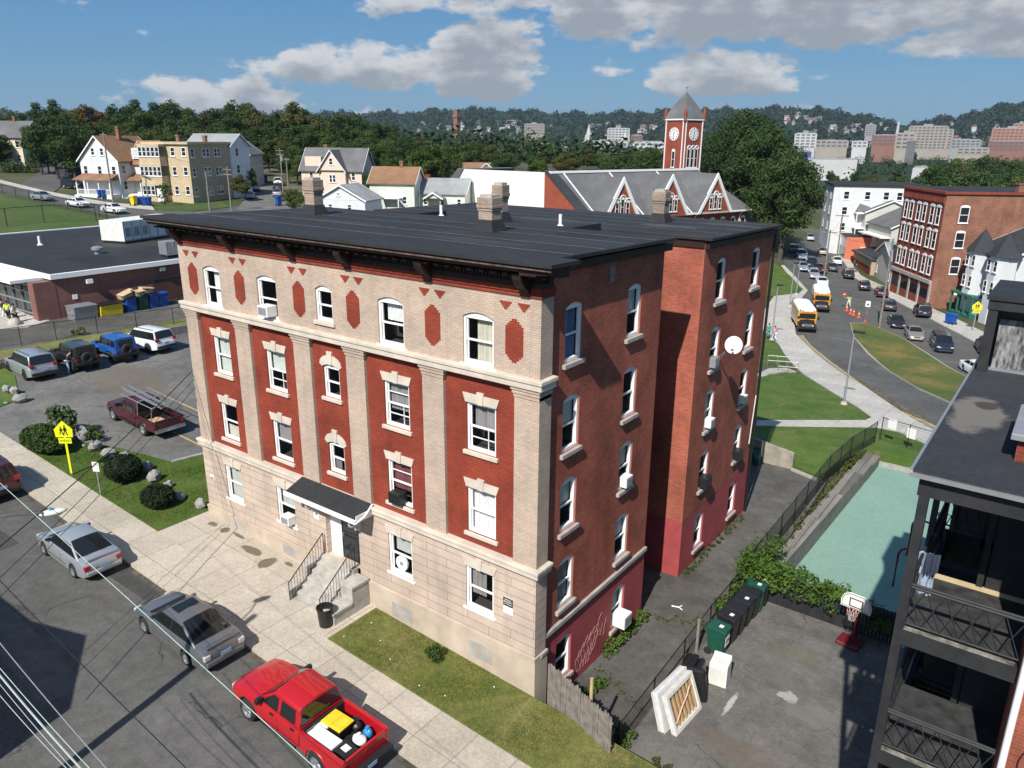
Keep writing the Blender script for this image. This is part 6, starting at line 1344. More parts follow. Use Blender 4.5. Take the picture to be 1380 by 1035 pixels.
h8 = house('ranch_house', 'low pale green ranch house with light grey roof and tiny gabled porch', 'house', 585, 285, RM-.05, 3.5); w, d, h = 12, 7, 3.4; block(h8, w, d, h, M['sid_green']); gable_roof(h8, w, d, h, 2.4, 'x', M['shingle_light'], M['sid_green']); rows(h8, w, d, 'f', 4, (1.2,), .8, 1.2); chim(h8, -2.2, .2, 5, 1.6, .8, 'brick_far')
Mx = TR(.5, -d/2-.8, 0); q = MB(); q.box(-1.3, -1.1, -.8, -.6, 0, 2.6, M=Mx); q.box(1.1, 1.3, -.8, -.6, 0, 2.6, M=Mx); q.build('porch_post', M['timber'], h8); gable_roof(h8, 3, 2.2, 2.6, .9, 'y', M['shingle_light'], M['sid_green'], Mx=Mx, name='porch_roof')
h9 = house('tan_warehouse', 'long low tan roofed building behind the ranch house', 'building', 595, 252, RM, 4); block(h9, 22, 9, 3.4, M['sid_peach']); gable_roof(h9, 22, 9, 3.4, 2.2, 'x', M['shingle_brown'], M['sid_peach'])
for px, py, lb in ((480, 228, 'small white topped grey house among trees behind the peach house'), (598, 226, 'small cream gable among trees left of the school roof'), (652, 222, 'white gabled house low among trees beside the school roof'), (668, 236, 'little white gabled end by the school roof corner')):
    p = atd(px, py, 175 if px < 600 else 190); hh = thing('distant_house', lb, 'house', (p.x, p.y, p.z-5.5), RM+.4); block(hh, 5, 5, 4, M['sid_white'], z0=-6); gable_roof(hh, 5, 5, 4, 1.8, 'y', M['shingle'], M['sid_white']); rows(hh, 5, 5, 'f', 2, (2.,))
# ------------------------------------------------------------------ old school with clock tower
ux = Vector((.326, .945, 0)); P0 = atd(905, 287, 132); zg = gz(P0.x, P0.y); ze = P0.z - zg
sc_ = thing('red_school', 'long red brick school with grey slate roof and three white trimmed gables', 'school', (P0.x, P0.y, zg), atan2(.945, .326))
q = MB(); q.box(-19.4, 20, 0, 18, -3, ze); q.build('wall', M['brick_school'], sc_)
rz_, rd = 6.6, 9.
q = MB()
q.add([(-19.6, -.7, ze-.3), (20.6, -.7, ze-.3), (15.5, rd, ze+rz_), (-19.6, rd, ze+rz_), (20.6, 18.6, ze-.3), (-19.6, 18.6, ze-.3)], [(0, 1, 2, 3), (3, 2, 4, 5), (1, 4, 2), (0, 3, 5), (0, 5, 4, 1)]); q.build('roof', M['shingle'], sc_)
q = MB(); q.box(-19.7, 15.6, rd-.35, rd+.35, ze+rz_-.05, ze+rz_+.3); q.box(-19.6, 20.6, -.85, -.66, ze-.42, ze-.12); q.build('ridge_trim', M['white'], sc_)
q = MB(); q.prism([(-1., ze-1.5), (rd+.5, ze-1.5), (rd+.5, ze+rz_+.3), (-.9, ze+.0)], 'x', -20.3, -19.6); ep = q.build('end_wall', M['brick_school'], sc_); q = MB(); q.prism([(-1.1, ze+.0), (rd+.6, ze+rz_+.3), (rd+.6, ze+rz_+.5), (-1.1, ze+.2)], 'x', -20.4, -18.2); q.build('coping', M['shingle_dark'], ep)
for x in (-16.9, -6.9, 4.4):
    q = MB(); k = rz_/9.7; q.add([(x+s*.12, y, z+.06) for y, z in ((-.7, ze-.3), (rd, ze+rz_)) for s in (-1, 1)] + [(x+s*.12, y, z+.16) for y, z in ((-.7, ze-.3), (rd, ze+rz_)) for s in (-1, 1)], [(4, 5, 7, 6), (0, 1, 5, 4), (2, 6, 7, 3), (0, 4, 6, 2), (1, 3, 7, 5)]); q.build('roof_seam', M['white'], sc_)
for c, hw_ in ((-12.2, 4.1), (-1.2, 4.6), (9.9, 4.6)):
    ap = 6.2 if hw_ < 4.5 else 6.4
    q = MB(); q.add([(c-hw_, -1.0, ze-.3), (c+hw_, -1.0, ze-.3), (c, -1.0, ze+ap), (c, rd*.98, ze+ap), (c-hw_, .1, ze-.3), (c+hw_, .1, ze-.3)], [(0, 2, 3, 4), (1, 5, 3, 2)]); g_ = q.build('gable_roof', M['shingle'], sc_)
    q = MB(); q.prism([(c-hw_+.25, ze-.5), (c+hw_-.25, ze-.5), (c, ze+ap-.4)], 'y', -.85, -.4); q.build('gable_wall', M['brick_school'], g_)
    q = MB()
    for s in (-1, 1): q.prism([(c+s*hw_, ze-.4), (c+s*(hw_-.75), ze-.4), (c, ze+ap-.85), (c, ze+ap+.1)], 'y', -1.1, -.82)
    q.build('gable_trim', M['white'], g_)
    for i, dx_ in enumerate((-1.15, 0, 1.15)):
        win(g_, TR(0, -.86, 0), c+dx_, ze+.3, .75, 2.0+(.5 if i == 1 else 0), arch=.38)
        q = MB(); zt = ze+2.3+(.5 if i == 1 else 0); q.tube([(c+dx_+.62*cos(a*pi/8), -.95, zt+.62*sin(a*pi/8)) for a in range(9)], .09, 5); q.build('arch_trim', M['white'], g_)
for i in range(14): win(sc_, TR(0, 0, 0), -17.+i*2.75, ze-4.2, 1.2, 2.6, arch=.4)
for x in (-8.2, 5.6, 17.6): q = MB(); q.tube([(x, -.8, ze-.3), (x, -.15, ze-1.2), (x, -.1, ze-6)], .09); q.build('downpipe', M['white'], sc_)
# flat roofed white addition on its left end, with roof machinery
q = MB(); q.prism([(rd+.6, ze-1.6), (44, ze-1.6), (36, ze+rz_-.3), (rd+.6, ze+rz_+.1)], 'x', -19.9, -19.5); q.build('white_wall', M['plastic_w'], sc_)
q = MB(); q.prism([(44, ze-1.6), (50, ze-1.6), (38, ze+rz_-.2), (36, ze+rz_-.3)], 'x', -20.1, -8); q.build('hip_roof', M['shingle'], sc_)
q = MB(); q.box(-30, -20.31, 0, 46, -3, ze-1.62); q.build('addition_wall', M['sid_grey'], sc_)
acb = thing('rooftop_unit', 'large pale louvred air conditioning unit before the white sloped school roof', 'air conditioner', sc_.matrix_basis @ Vector((-22.4, 9.5, ze-1.6)), sc_.rotation_euler.z+pi/2)
q = MB(); q.box(-2, 2, -1, 1, 0, 2.4); q.build('casing', M['plastic_w'], acb, bevel=.05); q = MB(); [q.box(-1.8+i*.45, -1.5+i*.45, -1.04, -.99, .3, 2.1) for i in range(8)]; q.build('louvre', M['grey_metal'], acb)
TW = atd(918, 228, 150); tb = gz(TW.x, TW.y); T0 = thing('clock_tower', 'square red brick clock tower with steep slate pyramid roof and white clock faces', 'tower', (TW.x, TW.y, tb), atan2(.945, .326))
B0 = TW.z-tb; ev = atd(918, 161, 150).z-tb; tp = atd(924, 125, 150).z-tb; hw_ = 2.55
q = MB(); q.box(-hw_, hw_, -hw_, hw_, -3, ev); q.build('shaft', M['brick_school'], T0)
q = MB(); q.box(-hw_-.22, hw_+.22, -hw_-.22, hw_+.22, ev-.25, ev+.12); q.build('eaves_trim', M['white'], T0)
q = MB(); q.add([(s*(hw_+.3), t_*(hw_+.3), ev+.12) for s, t_ in ((-1, -1), (1, -1), (1, 1), (-1, 1))] + [(s*(hw_*.62), t_*(hw_*.62), ev+2.4) for s, t_ in ((-1, -1), (1, -1), (1, 1), (-1, 1))] + [(0, 0, tp)], [(0, 1, 5, 4), (1, 2, 6, 5), (2, 3, 7, 6), (3, 0, 4, 7), (4, 5, 8), (5, 6, 8), (6, 7, 8), (7, 4, 8)]); q.build('spire', M['shingle'], T0)
q = MB(); q.cyl((0, 0, tp-.3), (0, 0, tp+.7), .1, .06); q.ball((0, 0, tp+.75), .22); q.build('finial', M['grey_metal'], T0)
for s, t_ in ((-1, -1), (1, -1), (1, 1), (-1, 1)): q = MB(); q.cyl((s*hw_, t_*hw_, ev-.4), (s*hw_, t_*hw_, ev+1.2), .3, n=8); q.cyl((s*hw_, t_*hw_, ev+1.2), (s*hw_, t_*hw_, ev+2.1), .3, .03, 8); q.build('pinnacle', M['brick_school'], T0)
for Mx, three in ((TR(0, -hw_, 0), True), (TR(-hw_, 0, 0, -pi/2), False)):
    c = atd(918, 181, 150).z-tb
    q = MB(); q.cyl((0, -.12, c), (0, .02, c), 1.22, n=28, M=Mx); ck = q.build('clock_face', M['plastic_w'], T0)
    q = MB()
    for i in range(12): a = i*pi/6; q.box(-.05, .05, -.15, -.121, .82, 1.1, M=Mx @ Matrix.Translation((0, 0, c)) @ Matrix.Rotation(a, 4, 'Y'))
    q.build('hour_mark', M['iron'], ck)
    for a, l, nm in ((radians(5), .62, 'hour_hand'), (radians(188), .95, 'minute_hand')): q = MB(); q.box(-.05, .05, -.17, -.15, -.12, l, M=Mx @ Matrix.Translation((0, 0, c)) @ Matrix.Rotation(a, 4, 'Y')); q.build(nm, M['iron'], ck)
    for s in (-1, 1): q = MB(); q.box(s*(hw_-.34)-.09, s*(hw_-.34)+.09, -.14, 0, B0-1, ev-.3, M=Mx); q.build('white_strip', M['white'], T0)
    for x in ((-1.05, 0, 1.05) if three else (.1,)):
        win(T0, Mx, x, B0+.4, .85, 3.4 if three else 3.0, arch=.42)
    if three:
        for x in (-1.05, 0, 1.05): q = MB(); q.tube([(x+.5*cos(a*pi/8), -.14, B0+3.9+.55*sin(a*pi/8)) for a in range(9)], .09, 5, M=Mx); q.build('arch_trim', M['white'], T0)
# ------------------------------------------------------------------ single storey school left, with machinery on the roof
FS = thing('flat_school', 'long one storey plum brick school with dark flat roof and white edge, left', 'school', (0, 0, 0)); zr = 7.25; gl_ = 3.0
q = MB(); q.box(-87, -55.3, 10.0, 46, gl_-.6, zr-.32); q.build('wall', M['brick_plum'], FS)
q = MB(); q.box(-87.3, -55.0, 9.7, 46.3, zr-.1, zr); q.build('roof', M['roof'], FS)
q = MB(); q.box(-55.3, -54.95, 9.6, 46.4, zr-.34, zr+.06); q.box(-87.4, -55.3, 9.6, 9.75, zr-.34, zr+.06); q.box(-87.6, -87.2, 9.6, 46.4, zr-.34, zr+.1); q.build('roof_edge', M['white'], FS)
q = MB(); q.box(-72, -56.6, 7.2, 10, zr-.55, zr-.3); q.build('entrance_canopy', M['white'], FS)
q = MB(); q.box(-56.2, -55.28, 8.3, 10, gl_-.6, zr-.5); q.build('entrance_pier', M['brick_plum'], FS)
q = MB(); q.box(-70, -56.75, 8.6, 9.2, gl_, zr-.55)
ge = q.build('glass_entrance', M['dark_glass'], FS)
q = MB()
for z in (gl_+1, gl_+1.9, gl_+2.8, gl_+3.4): q.box(-70, -56.7, 8.5, 8.6, z, z+.1)
for i in range(9): q.box(-70+i*1.66, -69.92+i*1.66, 8.48, 8.6, gl_, zr-.55)
q.build('glazing_bars', M['galv'], ge)
for y, z in ((12.4, 6.2),): q = MB(); q.box(-55.3, -54.9, y, y+.5, z, z+.35); q.build('wall_light', M['white'], FS)
q = MB(); q.box(-55.3, -54.95, 19, 19.5, 6.4, 6.7); q.build('wall_light', M['grey_metal'], FS); q = MB(); q.box(-55.3, -55.25, 11.2, 11.6, 5.0, 5.4); q.build('notice', M['white'], FS)
def roofunit(name, label, px, py, w, d, h, mat='offwhite', n=4, rz=0.):
    p = onz(px, py, zr); o = thing(name, label, 'air handler', (p.x, p.y, zr), rz); q = MB(); q.box(-w/2, w/2, -d/2, d/2, .25, h); q.build('casing', M[mat], o, bevel=.03)
    q = MB(); q.box(-w/2+.1, w/2-.1, -d/2+.1, d/2-.1, 0, .25); q.build('curb', M['trim'], o)
    q = MB()
    for i in range(n+1): y = -d/2+d*i/n; q.box(w/2, w/2+.03, y-.05, y+.05, .25, h)
    q.box(w/2, w/2+.04, -d/2, d/2, .25, .4); q.build('panel_rib', M['grey_metal'], o)
    for i in range(min(n, 3)): y = -d/2+d*(i+.5)/n; q = MB(); q.box(w/2, w/2+.02, y-d/n*.3, y+d/n*.3, h*.3, h*.7); q.build('louvre', M['grey_metal'], o)
    return o
roofunit('rooftop_air_handler', 'big pale panelled air handler on the flat roof beside the brick corner', 193, 322, 3.2, 8.2, 2.35, n=7, rz=.3)
roofunit('rooftop_condenser', 'small square rooftop cooling unit next to the brick building corner', 230, 346, 1.4, 1.4, 1.5, 'galv', 2)
p = onz(132, 342, zr); o = thing('roof_vent', 'squat mushroom roof vent on the left dark flat roof', 'vent', (p.x, p.y, zr)); q = MB(); q.lathe([(.32, 0), (.3, .35), (.55, .4), (.55, .6), (.3, .72), (.1, .76)], 14); q.build('hood', M['galv'], o, smooth=40)
p = onz(54, 330, zr); o = thing('roof_pipe', 'white vent pipe standing on the left dark flat roof', 'pipe', (p.x, p.y, zr)); q = MB(); q.cyl((0, 0, 0), (0, 0, .9), .14, .13, 10); q.lathe([(.3, 0), (.15, .15)], 10); q.build('stack', M['white'], o, smooth=40)
# ------------------------------------------------------------------ street houses on the right
def flat(name, label, cat, px, py, rz, w, d, h, mat, side=None, back=None):
    o = house(name, label, cat, px, py, rz, d/2 if back is None else back); block(o, w, d, h, mat); return o
SA = radians(-125)     # street fronts face left and towards us
def corner(name, label, cat, L, Rr, depth, h, mat, smat=None):
    """front wall runs from one picked ground point to another; the block stands behind it"""
    a, b_ = G(*L), G(*Rr); v = (b_-a); v.z = 0; w = v.length; mid = (a+b_)/2; rz = atan2(v.y, v.x); nrm = Vector((-sin(rz), cos(rz), 0))
    c = mid + nrm*depth/2; o = thing(name, label, cat, (c.x, c.y, min(a.z, b_.z)), rz); q = MB(); q.box(-w/2, w/2, -depth/2, depth/2, -2.5, h); q.build('wall', mat, o)
    if smat: q = MB(); q.box(w/2, w/2+.05, -depth/2, depth/2, -2.5, h); q.build('side_wall', smat, o)
    return o, w, depth
rb, w, d = corner('red_brick_block', 'four storey red brick corner block with arched corbels and storefront doors', 'building', (1198, 393), (1249, 415), 30, 16.3, M['brick_far'], M['brick_far2'])
H = 16.3;
q = MB(); q.box(-w/2-.25, w/2+.3, -d/2-.35, d/2, H, H+.35); n = 22
for i in range(n): x = -w/2+(w)*(i+.5)/n; q.box(x-w/n*.28, x+w/n*.28, -d/2-.22, -d/2, H-1.2, H)
q.box(-w/2, w/2, -d/2-.12, -d/2, H-1.45, H-1.2); q.build('corbel_cornice', M['brick_far'], rb)
q = MB(); q.box(-w/2+.4, w/2-.1, -d/2+.4, d/2-.4, H+.3, H+.38); q.build('roof', M['roof'], rb)
for z in (4.9, 8.6, 12.0):
    for g in (-.36, 0, .36):
        for s in (-1, 1): win(rb, face(w, d, 'f'), g*w*.9+s*w*.072, z, w*.085, 2.4, hood=True, proud=.08)
q = MB(); q.box(-w/2-.1, w/2+.1, -d/2-.35, -d/2, 3.7, 4.2)
for i in range(5): x = -w/2+w*i/4; q.box(x-.22, x+.22, -d/2-.2, -d/2, 0, 3.7)
q.build('storefront_frame', M['grey_stone'], rb)
for i in range(4): q = MB(); x = -w/2+w*(i+.5)/4; q.box(x-w/8+.3, x+w/8-.3, -d/2-.08, -d/2, .1, 3.3); dr_ = q.build('shop_door', M['brick_far'], rb); q = MB(); q.box(x-w/8+.5, x+w/8-.5, -d/2-.1, -d/2-.07, 1.5, 2.9); q.build('pane', M['dark_glass'], dr_)
for z in (1.6, 5.2, 8.9, 12.4):
    for y in ((-12.2, -3, 2.5) if z > 9 else (-12.2,)):
        if z > 3: win(rb, TR(w/2+.05, 0, 0, pi/2), y, z, 1.3, 2.2, arch=.25)
q = MB(); q.box(w/2+.05, w/2+.09, -11.6, -10.6, 2.2, 2.9); q.build('wall_sign', M['white'], rb)
chim(rb, w/2-.6, -5, H, 1.6, .9); chim(rb, w*.1, 2, H, 1.2, .9, 'brick_far')
q = MB(); q.prism([(-2, H), (4.5, H), (4.5, H+3.6), (3.2, H+3.6)], 'y', -.4, .4, M=TR(w/2-1, 3, 0, pi/2)); q.build('stair_parapet', M['white'], rb)
wh, w, d = corner('white_turret_house', 'white house with pointed dark turret roofs and a green porch at the right', 'house', (1292, 420), (1340, 437), 14, 8.6, M['sid_white'])
gable_roof(wh, w, d, 8.6, 3.0, 'x', M['shingle_dark'], M['sid_white'], ov=.35)
for cx_, r_, nm in ((-w*.18, 1.9, 'turret'), (w*.42, 2.0, 'bay')):
    pts = [(cx_+r_*cos(a*pi/4+pi/8), -d/2+r_*.75*sin(a*pi/4+pi/8)) for a in range(8)]; q = MB(); q.prism(pts, 'z', -1 if nm == 'bay' else 3.2, 9.2); q.build(nm+'_wall', M['sid_white'], wh)
    q = MB(); q.add([(cx_+(x-cx_)*1.3, -d/2+(y+d/2)*1.3, 9.0) for x, y in pts] + [(cx_, -d/2, 12.0)], [(i, (i+1) % 8, 8) for i in range(8)]); q.build(nm+'_roof', M['shingle_dark'], wh)
    for z in (4.2, 7.0):
        for dx_ in (-.7, .7): win(wh, TR(0, -d/2-r_*.70, 0), cx_+dx_, z, .75, 1.5)
q = MB(); q.box(-w/2, w*.12, -d/2-1.6, -d/2, -.5, .4); q.box(-w/2, w*.12, -d/2-1.7, -d/2, 2.9, 3.2)
for i in range(4): x = -w/2+.15+(w*.62-.3)*i/3; q.box(x-.12, x+.12, -d/2-1.6, -d/2-1.4, .4, 2.9)
q.build('green_porch', M['green_paint'], wh)
for z in (4.2, 7.0): win(wh, face(w, d, 'l'), -2, z, .8, 1.5); win(wh, face(w, d, 'l'), 2, z, .8, 1.5); win(wh, face(w, d, 'f'), -w*.42, z, .75, 1.5)
gh, w, d = corner('grey_house', 'grey green sided house with dark slate roof left of the red brick block', 'house', (1163, 352), (1193, 366), 12, 8.2, M['sid_grey']); gable_roof(gh, w, d, 8.2, 2.8, 'x', M['shingle'], M['sid_grey']); rows(gh, w, d, 'f', 3, (1.4, 4.8)); q = MB(); q.box(-w/2, w/2, -d/2-1.8, -d/2, 0, .4); q.box(-w/2, w/2, -d/2-1.9, -d/2, 3.1, 3.4); q.box(-w/2, w/2, -d/2-1.9, -d/2, 6.2, 6.4); q.build('porch', M['white'], gh)
gh2, w, d = corner('small_grey_house', 'low pale house with light gable porch before the grey green one', 'house', (1178, 372), (1198, 386), 9, 4.6, M['sid_grey']); gable_roof(gh2, w, d, 4.6, 2.2, 'y', M['shingle_light'], M['sid_grey']); rows(gh2, w, d, 'f', 2, (1.0,), .8, 1.3)
bs, w, d = corner('brown_shop', 'low brown shop with black shingled lean roof at the street kerb', 'shop', (1149, 354), (1172, 371), 9, 3.0, M['sid_tan_side']); q = MB(); q.add([(-w/2-.3, -d/2-.5, 2.9), (w/2+.3, -d/2-.5, 2.9), (w/2+.3, d/2, 4.6), (-w/2-.3, d/2, 4.6), (-w/2-.3, -d/2-.5, 2.7), (w/2+.3, -d/2-.5, 2.7), (w/2+.3, d/2, 2.7), (-w/2-.3, d/2, 2.7)], [(0, 1, 2, 3), (4, 7, 6, 5), (0, 4, 5, 1), (1, 5, 6, 2), (3, 7, 4, 0), (2, 6, 7, 3)]); q.build('roof', M['shingle_dark'], bs); q = MB(); q.box(-w/2, w/2, -d/2-.03, -d/2, 0, 1.4); q.build('brick_base', M['brick_far'], bs)
cs_, w, d = corner('coral_shop', 'small shop with white front and bright coral side wall', 'shop', (1128, 341), (1137, 350), 9, 4.6, M['white'], M['coral']); q = MB(); q.box(-w/2-.1, w/2+.1, -d/2-.1, d/2, 4.6, 4.8); q.build('roof', M['roof'], cs_); q = MB(); q.box(-w/2+.3, w/2-.3, -d/2-.05, -d/2, .3, 2.4); q.build('shop_window', M['dark_glass'], cs_)
wa, w, d = corner('white_apartment_block', 'white flat roofed four storey apartment block at the bend of the street', 'building', (1103, 326), (1113, 340), 17, 13.5, M['sid_white']); q = MB(); q.box(-w/2-.3, w/2+.3, -d/2-.3, d/2+.3, 13.5, 13.9); q.build('roof', M['roof'], wa)
for z in (4.6, 7.8, 10.9):
    for y in (-6, -2, 1.5, 4, 7): win(wa, face(w, d, 'r'), y, z, 1.1, 1.6)
    for x in (-.25, .25): win(wa, face(w, d, 'f'), x*w, z, 1.1, 1.6)
ws, w, d = corner('porch_stack_house', 'narrow house with stacked open porches and a slate turret by the white block', 'house', (1140, 338), (1158, 350), 10, 9.6, M['sid_grey']); gable_roof(ws, w, d, 9.6, 2.2, 'x', M['shingle'], M['sid_grey']); q = MB()
for z in (0, 3.1, 6.2, 9.2): q.box(-w/2, w/2, -d/2-1.8, -d/2, z, z+.25)
for x in (-w/2+.1, 0, w/2-.1): q.box(x-.09, x+.09, -d/2-1.75, -d/2-1.6, 0, 9.2)
q.build('porch', M['white'], ws); q = MB(); q.add([(w*.2+a*1.6, -d/2+b_*1.6, 9.4) for a, b_ in ((-1, -1), (1, -1), (1, 1), (-1, 1))] + [(w*.2, -d/2, 13)], [(0, 1, 4), (1, 2, 4), (2, 3, 4), (3, 0, 4)]); q.build('turret_roof', M['shingle'], ws)
# ================================================================== the black porch house at the right
M['black_wood'] = plain('black painted wood', (.018, .018, .02), .7, var=.4, sc=3., bmp=.2); M['deck'] = plain('worn black deck boards', (.030, .030, .030), .85, var=.6, sc=3.5, bmp=.3); M['plank'] = plain('pale new plank', (.5, .4, .24), .8, var=.15)
def praf(t, p, c):
    c = stain(t, p, c, (11.08, 1.0, 12.6), .62, 1.5, (.17, .155, .135), .85, .25, .5); return stain(t, p, c, (11.18, 1.75, 12.6), .26, .36, (.05, .042, .03), .9, .3, .4)
M['roof_p'] = roofmat('black patched roof', (.036, .038, .043), praf)
PB = thing('porch_house', 'black roofed house with stacked black lattice porches at the right edge', 'house', (0, 0, 0))
x0, x1, y0, y1, zr2 = 10.66, 24., -3.1, 10.5, 12.45
q = MB(); q.box(x0-.12, x1, y0-.12, y1, zr2-.02, zr2+.1); r_ = q.build('roof', M['roof_p'], PB); q = MB(); q.box(x0-.16, x1, y0-.18, y0-.12, zr2-.02, zr2+.06); q.box(x0-.17, x0-.12, y0-.12, y1, zr2+.0, zr2+.12); q.build('drip_edge', M['galv'], r_)
q = MB(); q.box(12.78, x1, y0-.1, y1-.2, -1.6, zr2-.02); q.build('brick_wall', brick('porch house brick', (.33, .085, .045), (.26, .06, .035), (.22, .14, .11), dirt=.25), PB)
q = MB(); q.box(11.95, 12.77, -.62, -.5, -1.2, zr2-.1); q.box(12.7, 12.775, -.5, y1-.3, -1.2, zr2-.1); q.build('black_siding', M['black_wood'], PB)
q = MB(); q.box(x0, 12.77, y0, y0+.14, zr2-.42, zr2-.03); q.box(x0, x0+.14, y0+.14, 5.2, zr2-.42, zr2-.03); q.build('roof_beam', M['black_wood'], PB)
for x, y in ((10.78, -3.02), (10.78, -.6), (10.78, 2.0), (10.78, 5.0), (11.85, -.6)): q = MB(); s = .085 if y < -3 else .06; q.box(x-s, x+s, y-s, y+s, -1.2, zr2-.4); q.build('porch_post', M['grey_metal'] if False else M['black_wood'], PB)
def lattice(mb, a, b_, z0, z1, step=.34):
    a, b_ = Vector(a), Vector(b_); L = (b_-a).length; n = max(1, round(L/step)); d = (b_-a)/n; up = Vector((0, 0, z1-z0))
    for i in range(n): p, p2 = a+d*i, a+d*(i+1); mb.tube([p, p2+up], .012, 4); mb.tube([p+up, p2], .012, 4)
    for zz, r_ in ((0, .022), (1, .034)): mb.tube([a+up*zz, b_+up*zz], r_, 5)
for zf in (9.2, 6.3, 3.4, .5):
    q = MB(); n = 17
    for i in range(n): y = -3.0+2.4*i/n; q.box(10.75, 12.76, y, y+2.4/n-.012, zf-.05, zf+(.004 if i % 2 else 0))
    q.build('deck', M['deck'], PB)
    q = MB(); q.box(10.7, 12.77, -3.1, -3.0, zf-.34, zf+.0); q.box(10.7, 10.75, -3.0, 2.0, zf-.34, zf); q.box(10.72, 12.77, -.62, -.56, zf-.3, zf-.05); q.build('deck_fascia', M['black_wood'], PB)
    q = MB(); q.box(10.86, 12.7, -3.11, -3.02, zf+.005, zf+.045); q.build('edge_board', plain('chipped edge board', (.18, .165, .14), .8, var=.7, sc=6.), PB)
    q = MB(); lattice(q, (10.8, -3.04, zf+.12), (12.74, -3.04, zf+.12), zf+.12, zf+.92); q.tube([(10.8, -3.04, zf+.98), (12.74, -3.04, zf+.98)], .03, 5); q.build('front_railing', M['black_wood'], PB)
    q = MB(); lattice(q, (10.8, -2.95, zf+.12), (10.8, -.65, zf+.12), zf+.12, zf+.92); lattice(q, (10.8, -.55, zf+.12), (10.8, 1.95, zf+.12), zf+.12, zf+.92); q.build('side_railing', M['black_wood'], PB)
    q = MB()
    for i in range(9): z = zf-.32*i; y = 0.0+.26*i; q.box(11.0, 11.9, y, y+.27, z-.05, z)
    for x in (10.98, 11.9): q.tube([(x, 0, zf-.1), (x, 2.3, zf-2.75)], .09, 4)
    q.box(10.8, 12.7, 2.3, 4.9, zf-2.92, zf-2.85); q.build('rear_stair', M['black_wood'], PB)
    q = MB(); lattice(q, (10.85, 4.95, zf-2.8), (12.6, 4.95, zf-2.8), zf-2.8, zf-1.9); q.tube([(11.0, 0, zf+.85), (11.0, 2.3, zf-1.85)], .03, 5); q.build('stair_railing', M['black_wood'], PB)
q = MB()
for zf in (9.2, 6.3, 3.4):
    for bx in ((11.62, 12.7, 2.05, 2.12, zf-.3, zf+2.85), (10.84, 11.62, 2.05, 2.12, zf+1.55, zf+2.85), (10.84, 12.7, 5.02, 5.1, zf+.4, zf+2.85), (10.84, 10.95, -.5, 2.0, zf+2.2, zf+2.75)): q = MB(); q.box(*bx); q.build('inner_siding', M['black_wood'], PB)
q = MB()
for zf in (9.2, 6.3): lattice(q, (10.84, 2., zf+.1), (11.6, 2., zf+.1), zf+.1, zf+.9, .25); lattice(q, (10.9, -.6, zf+2.1), (12., -.6, zf+2.1), zf+2.1, zf+2.7, .22)
q.build('inner_lattice', M['black_wood'], PB)
q = MB(); q.box(11.0, 12.74, -.68, -.6, 9.205, 9.29); q.build('threshold_plank', M['plank'], PB)
q = MB(); q.tube([(12.86, -3.28, zr2-.3), (12.86, -3.28, 8.3), (12.9, -3.28, -1)], .065, 8); q.build('downspout', M['white'], PB, smooth=50)
q = MB(); q.tube([(13.15, -3.22, 7.6), (13.1, -3.22, 7.4), (13.12, -3.22, 4)], .012, 4); q.build('wall_cable', M['black'], PB)
q = MB(); q.box(11.98, 13.6, -1.6, .2, zr2+.1, zr2+.55); ck = q.build('chimney', M['brick_far'], PB); q = MB(); q.box(11.86, 13.8, -1.75, .35, zr2+.55, zr2+.67); q.build('metal_cap', M['grey_metal'], ck, bevel=.01)
pw = bpy.data.materials.new('flaking grey board'); t, b = nodes(pw); p = wpos(t); mp = N(t, 'ShaderNodeMapping'); mp.inputs['Scale'].default_value = (9, 9, 2.2); t.links.new(p, mp.inputs[0]); t.links.new(ramp(t, noise(t, mp.outputs[0], 1., 7, .7), [(.38, (.03, .03, .032)), (.5, (.16, .16, .16)), (.66, (.36, .36, .35))]), b.inputs['Base Color']); b.inputs['Roughness'].default_value = .9
q = MB()
for y in (4.9, 7.4): q.box(10.62, 10.84, y-.12, y+.12, zr2+.1, zr2+2.0)
q.box(10.6, 16., 4.75, 4.86, zr2+1.75, zr2+2.0); q.box(10.6, 10.74, 4.86, 7.6, zr2+1.75, zr2+2.0); q.box(10.55, 16.1, 4.7, 7.7, zr2+2.0, zr2+2.1); bk = q.build('roof_bulkhead', M['black_wood'], PB)
q = MB(); q.box(10.9, 16, 5.2, 5.28, zr2+.1, zr2+1.45); q.build('flaking_panel', pw, bk); q = MB(); q.box(10.9, 16, 5.32, 7.4, zr2+.1, zr2+1.75); q.build('dark_inside', M['black'], bk)
q = MB(); q.box(10.86, 16, 5.1, 5.2, zr2+.1, zr2+.16); q.build('sill_flashing', M['galv'], bk)
o = thing('hanging_laundry', 'pale blue jeans and dark top hung over the upper side railing of the black porch', 'laundry', (10.86, -1.6, 9.14), -pi/2); o.scale = (1.2, .62, 1)
cl = plain('faded denim', (.33, .40, .52), .9, var=.3, sc=9.); q = MB()
for i in range(9):
    y = -.28+.07*i; q.add([(-.02+.03*sin(i*1.9), y, 1.05), (-.02+.03*sin(i*1.9+1.4), y+.07, 1.05), (-.10+.05*sin(i*1.9+1.7), y+.07, -.25-.1*(i % 3)), (-.10+.05*sin(i*1.9), y, -.25-.1*((i+1) % 3))], [(0, 1, 2, 3)])
q.build('jeans', cl, o); q = MB()
for i in range(7): y = .02+.06*i; q.add([(.02+.03*sin(i*1.7), y, 1.09), (.02+.03*sin(i*1.7+1.3), y+.06, 1.08), (.10+.04*sin(i*1.7+1.6), y+.06, .72-.05*(i % 3)), (.10+.04*sin(i*1.7), y, .72-.05*((i+1) % 3)), (-.09, y, 1.0), (-.09, y+.06, .99)], [(0, 1, 2, 3), (0, 4, 5, 1)])
q.build('dark_top', plain('navy cloth', (.03, .04, .07), .9), o)
